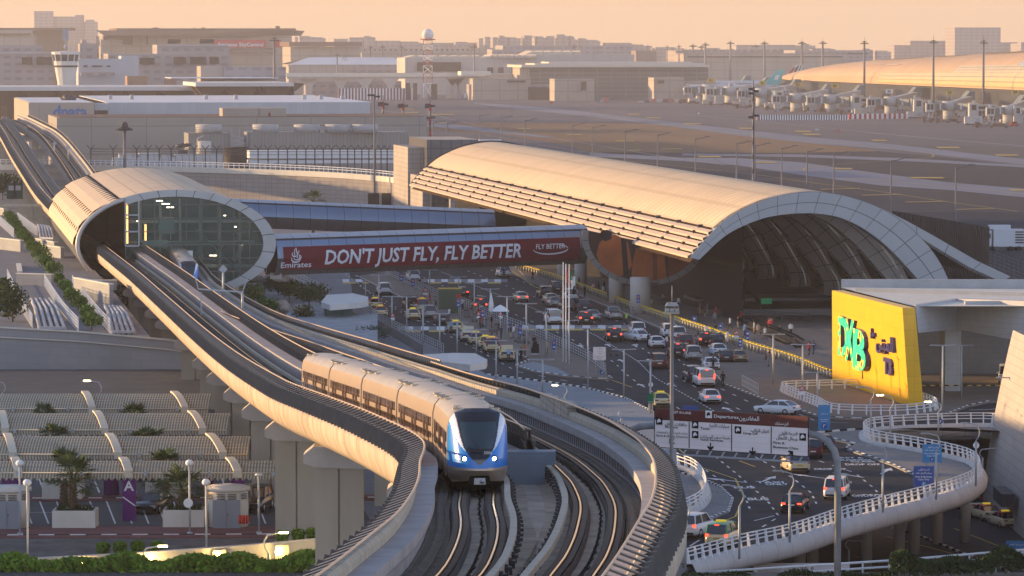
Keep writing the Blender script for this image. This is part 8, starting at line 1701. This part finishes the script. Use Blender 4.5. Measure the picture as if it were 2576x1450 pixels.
# level sign
t=thing('level_sign','purple and blue parking level sign with white space counters','sign'); Ys_=305; zs=lambda v:CAMZ-(v-113)*Ys_/F; xs_=lambda u:(u-U0)*Ys_/F
mb=MB(); [mb.box((xs_(u),Ys_+.1,zs(1330)/1),(.12,.12,2.6)) for u in(836,864)]; mb.build('post',grey_p,t)
def lrect(nm,u0,u1,v0,v1,m,e=0.0): mb=MB(); mb.box(((xs_(u0)+xs_(u1))/2,Ys_-e,(zs(v0)+zs(v1))/2),(xs_(u1)-xs_(u0),.1,zs(v0)-zs(v1))); return mb.build(nm,m,t)
lrect('header',832,865,1221,1237.5,sign_blue); lrect('body',832,865,1237.7,1304,purple); wl=mat('counter_panel',(.8,.8,.8),.5,emit=((.95,.95,1),.9),var=0)
mb=MB(); text_mb(mb,'LEVEL 3',(xs_(834),Ys_-.06,zs(1235)),(1,0,0),(0,0,1),.16,.0,.01,align='LEFT'); text_mb(mb,ar('مستوى'),(xs_(853),Ys_-.06,zs(1235)),(1,0,0),(0,0,1),.16,.0,.01,align='LEFT',width=.35); mb.build('lettering',white_p,t)
for i,c in enumerate('ABCDE'):
    v=1240+i*12.8; lrect('counter',833.5,845.5,v,v+10.3,wl,.03); mb=MB(); text_mb(mb,c,(xs_(847.5),Ys_-.07,zs(v+9)),(1,0,0),(0,0,1),.2,0,.01,align='LEFT'); text_mb(mb,ar('منطقة'),(xs_(854),Ys_-.07,zs(v+7)),(1,0,0),(0,0,1),.12,0,.005,align='LEFT',width=.28); mb.build('lettering',white_p,t); lrect('divider',832,865,v+11.2,v+11.8,white_p,.02)
# front wall with lit lamps
wlP=[ad(-40,1415,278),ad(245,1401,278),ad(378,1393,278),ad(566,1380,278),ad(700,1369,278.5),ad(866,1354,279)]
fwall=thing('front_wall','long cream garden wall with lit wall lamps along the bottom left','wall'); mb=MB(); Q=dens(wlP,50); mb.loft([[V((q.x,q.y,-.3)),q] for q in Q]); mb.loft([[q+V((0,-.12,-.02)),q+V((0,-.12,.12)),q+V((0,.45,.12)),q+V((0,.45,-.3))] for q in Q]); mb.build('wall_face',mat('garden_wall',(.50,.46,.40),.8,var=.08,scale=.4,dirt=(.5,.3,(.33,.3,.26))),fwall)
mb=MB(); [mb.loft([[ad(u,v,277.7) for u,v in((u0,vv),(u0+34,vv-2))] for vv in(v0,v0+44)]) for u0,v0 in((535,1385),(693,1373),(829,1362))]; mb.build('lamp_recess',mat('recess_tan',(.33,.28,.21),.8,var=.06),fwall)
bulb=mat('bulb_glow',(1,.8,.4),emit=((1.0,.68,.22),42),var=0)
for u,v in((12,1429),(202,1421),(374,1412),(547.5,1401),(700,1389),(842,1376)):
    p=ad(u,v,277.4); mb=MB(); mb.smooth=True; mb.blob((0,0,0),.2,10,6); t=thing('wall_lamp','lit golden wall lamp on the garden wall','wall lamp',p,0,'lit wall lamps on the garden wall'); mb.build('bulb',bulb,t); mb=MB(); mb.beam((0,.25,-.05),(0,0,-.16),.06); mb.cyl((0,0,-.35),.04,.2,6); mb.build('bracket',dark_m,t)
    ld=bpy.data.lights.new('wall_lamp_light','POINT'); ld.energy=3; ld.color=(1,.66,.25); ld.shadow_soft_size=.15; lo=bpy.data.objects.new('wall_lamp_light',ld); COL.objects.link(lo); lo.location=(p.x,p.y-.5,p.z); 
for x,y0,y1,on_ in((985,1390,1252,True),(1790,1372,1162,True),(80,1400,1338,True)): hook(*B1(x,y0),B1(x,y1)[1],0,'white hook lamp post before the garden wall','hook lamps before the garden wall',on_,-1,Y=277)
for x,y0,y1 in((15,275,152),(655,300,150)): hook(*B1(x,y0),B1(x,y1)[1],0,'hook lamp standing behind the back shade row','hook lamps behind the shades',True,1,Y=372)
# clipped bushes
for i,(x,y0,y1) in enumerate(((688,1225,1322),(800,1220,1316),(918,1215,1312),(1045,1217,1303),(1880,1145,1242),(1988,1136,1232),(2083,1130,1222),(2195,1121,1216))):
    q=ad(*B1(x,y1),280.5); k=280.5/F*.3776; h=(y1-y0)*k; t=thing('clipped_bush','small clipped cone bush, '+ordn[i]+' from the left','bush',(q.x,q.y,q.z),0,'clipped bushes behind the garden wall')
    def f(r,h=h):
        th=r.uniform(0,2*pi); z=r.uniform(.1,1); rr=h*.47*(.55+.45*math.sin(z*pi*.62))*(1-max(0,z-.85)*2.6)*r.uniform(.75,1.02); return V((rr*math.cos(th),rr*math.sin(th),z*h)),1
    leafmass('foliage',f,520,foliage_y,.11,t,20+i); mb=MB(); mb.tube([(0,0,-.6),(0,0,h*.5)],.05,6); mb.blob((0,0,h*.55),h*.3,8,6); mb.build('stem',mat('inner_twigs',(.02,.035,.01),.9,var=.3,scale=3),t)
# ================= terraces beside the viaduct =================
TZ=6.2
pale=mat('pale_tiles',(.31,.315,.32),.8,var=.08,scale=.2,grid=(2.2,1.0,.5,.02),line=.82,dirt=(.2,.2,(.28,.28,.28)))
tw=thing('retaining_wall','big pale tiled retaining wall left of the viaduct','wall'); mb=MB(); tp=[(-60,820),(200,834),(420,854),(474,862),(560,872)]
mb.loft([[ad(u,v,448),V((ad(u,v,448).x,448,-.2))] for u,v in tp]); mb.loft([[ad(u,v,448),ad(u,v,448)+V((0,.8,0)),V((ad(u,v,448).x,448.8,TZ-.3))] for u,v in tp]); mb.build('tile_face',pale,tw); mb=MB(); mb.loft([[ad(u,v+24,447.75),ad(u,v+26.5,447.75),ad(u,v+26.5,448)] for u,v in tp[:4]]); mb.loft([[ad(u,v-1,447.8),ad(u,v+3,447.8),ad(u,v-1,448.8)] for u,v in tp]); mb.build('ledge',offwhite,tw)
sheet('terrace_floor',[(-150,449),(-38.5,449),(-50,530),(-66,640),(-150,700)],TZ,mat('terrace_paving',(.19,.19,.20),.85,var=.08,scale=.3,grid=(1.5,.75,.5,.03),line=.85),thick=3)
def a4(x,y,z=TZ): return at(*A4(x,y),z)
for i,(p,q,h) in enumerate((((-20,590),(165,612),2.8),((-20,330),(40,340),2),((330,640),(470,662),2.6),((130,860),(395,868),2.4),((570,955),(840,1010),4.0),((140,720),(150,780),.5),((640,900),(880,900),2.0),((280,560),(420,590),1.6))):
    h*=.6; a,b=a4(*p),a4(*q); t=thing('terrace_wall','low pale terrace wall among the hedges and stairs','wall',(0,0,0),0,'low walls of the terraces'); mb=MB(); mb.beam(a+V((0,0,h/2)),b+V((0,0,h/2)),.5,h); mb.build('wall_face',pale,t); mb=MB(); mb.beam(a+V((0,0,h+.06)),b+V((0,0,h+.06)),.7,.12); mb.build('coping',offwhite,t)
for i,(pts,l) in enumerate((([(-20,395),(105,507)],'at the far left'),([(130,380),(285,497)],'beside the upper hedge'),([(55,830),(165,1060),(245,1188)],'left of the lower steps'),([(335,870),(470,1080),(592,1218)],'between the lower steps and the hedge'),([(545,880),(700,1080),(832,1230)],'right of the lower hedge'))):
    t=thing('lattice_fence','white leaning lattice fence '+l,'fence',(0,0,0),0,'white lattice fences on the terraces'); P=dens([a4(*p) for p in pts],int(12+14*len(pts))); mb=MB()
    for h in(.1,.45,.8,1.15,1.5): mb.tube([p+V((0,0,h)) for p in P],.04,5)
    for p in P: mb.box(p+V((0,0,.8)),(.07,.07,1.6))
    for a,b in zip(P,P[1:]): mb.beam(a+V((0,0,.1)),b+V((0,0,1.5)),.04); mb.beam(a+V((0,0,1.5)),b+V((0,0,.1)),.04)
    mb.build('lattice',mat('fence_white',(.58,.60,.63),.5,var=.05),t)
for k,(q0,q1,r0,r1) in enumerate((((235,1000),(370,1000),(300,1205),(490,1205)),((790,1045),(900,1060),(850,1235),(1015,1235)),((285,430),(360,440),(310,520),(405,525)))):
    t=thing('step_frame','pale curved step beams, '+('lower left flight','lower right flight','upper flight')[k],'steps'); mb=MB(); 
    A_,B_,C_,D_=a4(*q0),a4(*q1),a4(*r0),a4(*r1)
    for i in range(5): f=i/4; a=A_.lerp(B_,f);b=C_.lerp(D_,f); m=(a+b)/2+V((0,0,.5)); mb.tube([a+V((0,0,.5)),m+V((0,0,.45)),b+V((0,0,.15))],.22,6)
    for i in range(4): f=i/3; mb.beam(A_.lerp(C_,f)+V((0,0,.3)),B_.lerp(D_,f)+V((0,0,.3)),.3,.3)
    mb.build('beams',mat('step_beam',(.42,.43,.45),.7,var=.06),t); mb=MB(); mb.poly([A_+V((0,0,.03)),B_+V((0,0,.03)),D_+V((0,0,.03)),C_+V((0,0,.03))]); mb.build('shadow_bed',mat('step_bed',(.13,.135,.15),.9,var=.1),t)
def bush(p,r,h,m,n,lab,grp,seed,cat='shrub',leaf=.16,nm='shrub',trunk=False):
    t=thing(nm,lab,cat,p,0,grp); rr_=random.Random(seed); lob=[(V((rr_.uniform(-.45,.45)*r,rr_.uniform(-.45,.45)*r,h*rr_.uniform(.45,.7))),rr_.uniform(.45,.7)) for _ in range(7)]
    def f(rn):
        c,k=lob[rn.randrange(7)]; d=V((rn.gauss(0,1),rn.gauss(0,1),rn.gauss(0,1))).normalized()*rn.random()**.35; q=c+V((d.x*r*k,d.y*r*k,d.z*h*.42*k*1.5)); q.z=max(.05,q.z); return q,1
    leafmass('foliage',f,n,m,leaf,t,seed); mb=MB(); mb.tube([(0,0,-.2),(0,0,h*.55)],.09,6)
    for c,k in lob[:4]: mb.tube([(0,0,h*.25),tuple(c)],.05,5)
    mb.build('trunk',trunk_m,t); return t
for i,(x,y,r) in enumerate(((60,355,38),(95,385,40),(125,425,42),(160,470,42),(215,540,55),(255,590,58),(300,640,58),(345,700,60),(400,765,62),(440,830,42),(480,890,48),(535,960,55),(590,1020,55),(640,1085,60),(690,1160,70),(180,505,45))):
    p=a4(x,y+r*.6); k=.3338*p.y/F*1.3; bush(p,r*k,r*k*1.55,mat('terrace_hedge',(.085,.16,.03),.7,var=.5,scale=1.5),1000,'round green shrub in the clipped row down the terraces','row of round shrubs on the terraces',40+i)
bush(a4(95,1140),2.3,4.6,foliage_d,1500,'dark leafy tree on the terrace at the left edge',None,60,'tree',.2,'tree'); bush(a4(30,1010),1.6,3.4,foliage_d,900,'dark small tree behind the leafy tree at left edge',None,61,'tree',.2,'tree'); bush(at(*A4(1000,1180),0),2.4,6.5,foliage_d,1300,'dark tree growing between the viaduct piers',None,62,'tree',.2,'tree'); bush(at(*A4(1190,1250),0),1.3,2.2,foliage,500,'low green bush below the viaduct by the wall end',None,63)
bush(a4(20,215,5),6,5.5,foliage_d,1500,'dark tree mass behind the terraces at far left',None,64,'tree',.35,'tree')
# planted slope by the station foot
sl=thing('planted_bank','pale planted bank with steps below the station end','bank'); bz=interp([(560,2.6),(470,.4),(420,.2)])
mb=MB(); rows=[]
for v in(735,760,790,820,850,880,905): rows.append([V((q.x,q.y,max(.05,bz(q.y)))) for q in(at(u,v,max(.05,bz(CAMZ*F/(v-113)))) for u in([590,650,740,800] if v<790 else [640,720,800,860] if v<820 else [720,800,870,950]))])
mb.loft(rows); mb.build('bank_surface',mat('bank_gravel',(.30,.31,.32),.9,var=.15,scale=.5),sl)
for i,(x,y,w_,h,m,n,l) in enumerate(((1900,980,75,95,foliage,900,'flowering green bush at the station foot'),(2010,1075,75,90,foliage,800,'green bush left of the rocks'),(2180,960,110,100,foliage_d,1000,'dark bush behind the rocks'),(2330,1010,130,120,foliage_d,1500,'large dark bush beside the glass shelter'),(2100,900,120,80,foliage_d,900,'dark shade bush under the station rim'),(2290,1130,70,90,foliage_d,500,'spiky dark plant right of the rocks'))):
    p=at(*A4(x,y+30),1.2); k=.3338*p.y/F*1.35; bush(p,w_*k,h*k*1.3,m,n,l,None,70+i,leaf=.2)
for i,(x,y,k) in enumerate(((2480,1180,1.0),(2570,1100,1.3),(2640,1190,1.0))):
    t=palm(40,.5,1.9*k,80+i); t.location=at(*A4(x,y),.5); tag(t,('spiky blue green palm bush by the near shelter, left one','spiky palm bush against the glass shelter','spiky palm bush at right of the planted bank')[i],'palm')
bush(at(*A5(230,1290),.2),3.0,2.2,mat('grey_green_foliage',(.07,.10,.085),.8,var=.4,scale=2),900,'grey green shrub beside the dark slatted fence',None,90)
t=thing('rock_pile','pile of pale rounded rocks among the bushes','rocks'); p=at(*A4(2165,1090),1.0)
for i in range(9): mb=MB(); mb.smooth=True; mb.blob(p+V((rnd.uniform(-1.6,1.6),rnd.uniform(-2,2),rnd.uniform(0,1.6))),rnd.uniform(.6,1.0),9,6,.12,(1,1,.7)); mb.build('rock',mat('rock_tan',(.34,.28,.22),.9,var=.2,scale=1.5,bump=.4),t)
t=thing('stair_flight','white railed stair descending from the station to the road','stairs'); A_,B_=ad(*A4(2050,770),590),at(*A4(2420,945),.2); mb=MB()
for i in range(22): q=A_.lerp(B_,i/22); mb.box(q+V((.6,0,-.4)),(1.6,2.6,.8))
mb.build('steps',concrete_lt,t); mb=MB()
for o in(-.8,1.2):
    for h in(.4,.8,1.2): mb.tube([A_+V((o,0,h)),B_+V((o,0,h))],.05,5)
    for i in range(16): mb.box(A_.lerp(B_,i/15)+V((o,0,.6)),(.07,.07,1.3))
mb.build('railing',white_p,t)
t=palm(30,1.0,2.6,99); q=ad(788,509,772); t.location=(q.x,q.y,q.z-1.0); tag(t,'palm crown rising behind the plain footbridge','palm'); mb=MB(); mb.tube([(0,0,-q.z+1),(0,0,.2)],.25,8); mb.build('trunk_base',trunk_m,t)
for i,x in enumerate((85,138)): t=thing('green_board','dark green notice board by the trees, '+('left' if i==0 else 'right')+' one','notice board',a4(x,232,5)); mb=MB(); mb.box((0,0,2.2),(1.9,.15,3.4)); mb.build('board_face',mat('board_green',(.02,.06,.05),.6,var=.2,scale=1),t); mb=MB(); mb.box((0,-.1,2.8),(1.1,.05,1.0)); mb.build('notice',grey_p,t)
t=thing('entrance_canopy','flat pale slatted canopy beside the curved viaduct at left edge','canopy'); mb=MB(); A_=a4(-20,270,8); [mb.beam(A_+V((0,2*i,0)),A_+V((9,2*i,0)),.6,.2) for i in range(6)]; [mb.box(A_+V((x,3,-2)),(.3,.3,4)) for x in(1,8)]; mb.build('slats',shade_m,t)
# unseen block added left of the view to shade the car park
t=thing('unseen_shade_block','unseen concrete block added outside the left edge to shade the car park','building'); mb=MB(); mb.box((-118,335,7.7),(36,170,15.4)); mb.build('wall',concrete,t); mb=MB()
for k in range(3):
    for i in range(20): mb.box((-99.9,256+8.3*i,3+4.4*k),(.3,6.6,2.0))
mb.build('open_bay',dkwin,t)
# ================= haze =================
hb=MB(); hb.box((0,5200,60),(3200,10600,140)); hz=hb.build('haze',[mat('air_haze',(1,1,1),var=0)]); tag(hz,kind='stuff'); hz.display_type='WIRE'
hm=MATS['air_haze']; t=hm.node_tree; 
for n in list(t.nodes):
    if n.type!='OUTPUT_MATERIAL': t.nodes.remove(n)
pv=t.nodes.new('ShaderNodeVolumePrincipled'); pv.inputs['Color'].default_value=(.95,.90,.92,1); pv.inputs['Density'].default_value=.00007; pv.inputs['Anisotropy'].default_value=.25
t.links.new(pv.outputs[0],[n for n in t.nodes if n.type=='OUTPUT_MATERIAL'][0].inputs['Volume'])
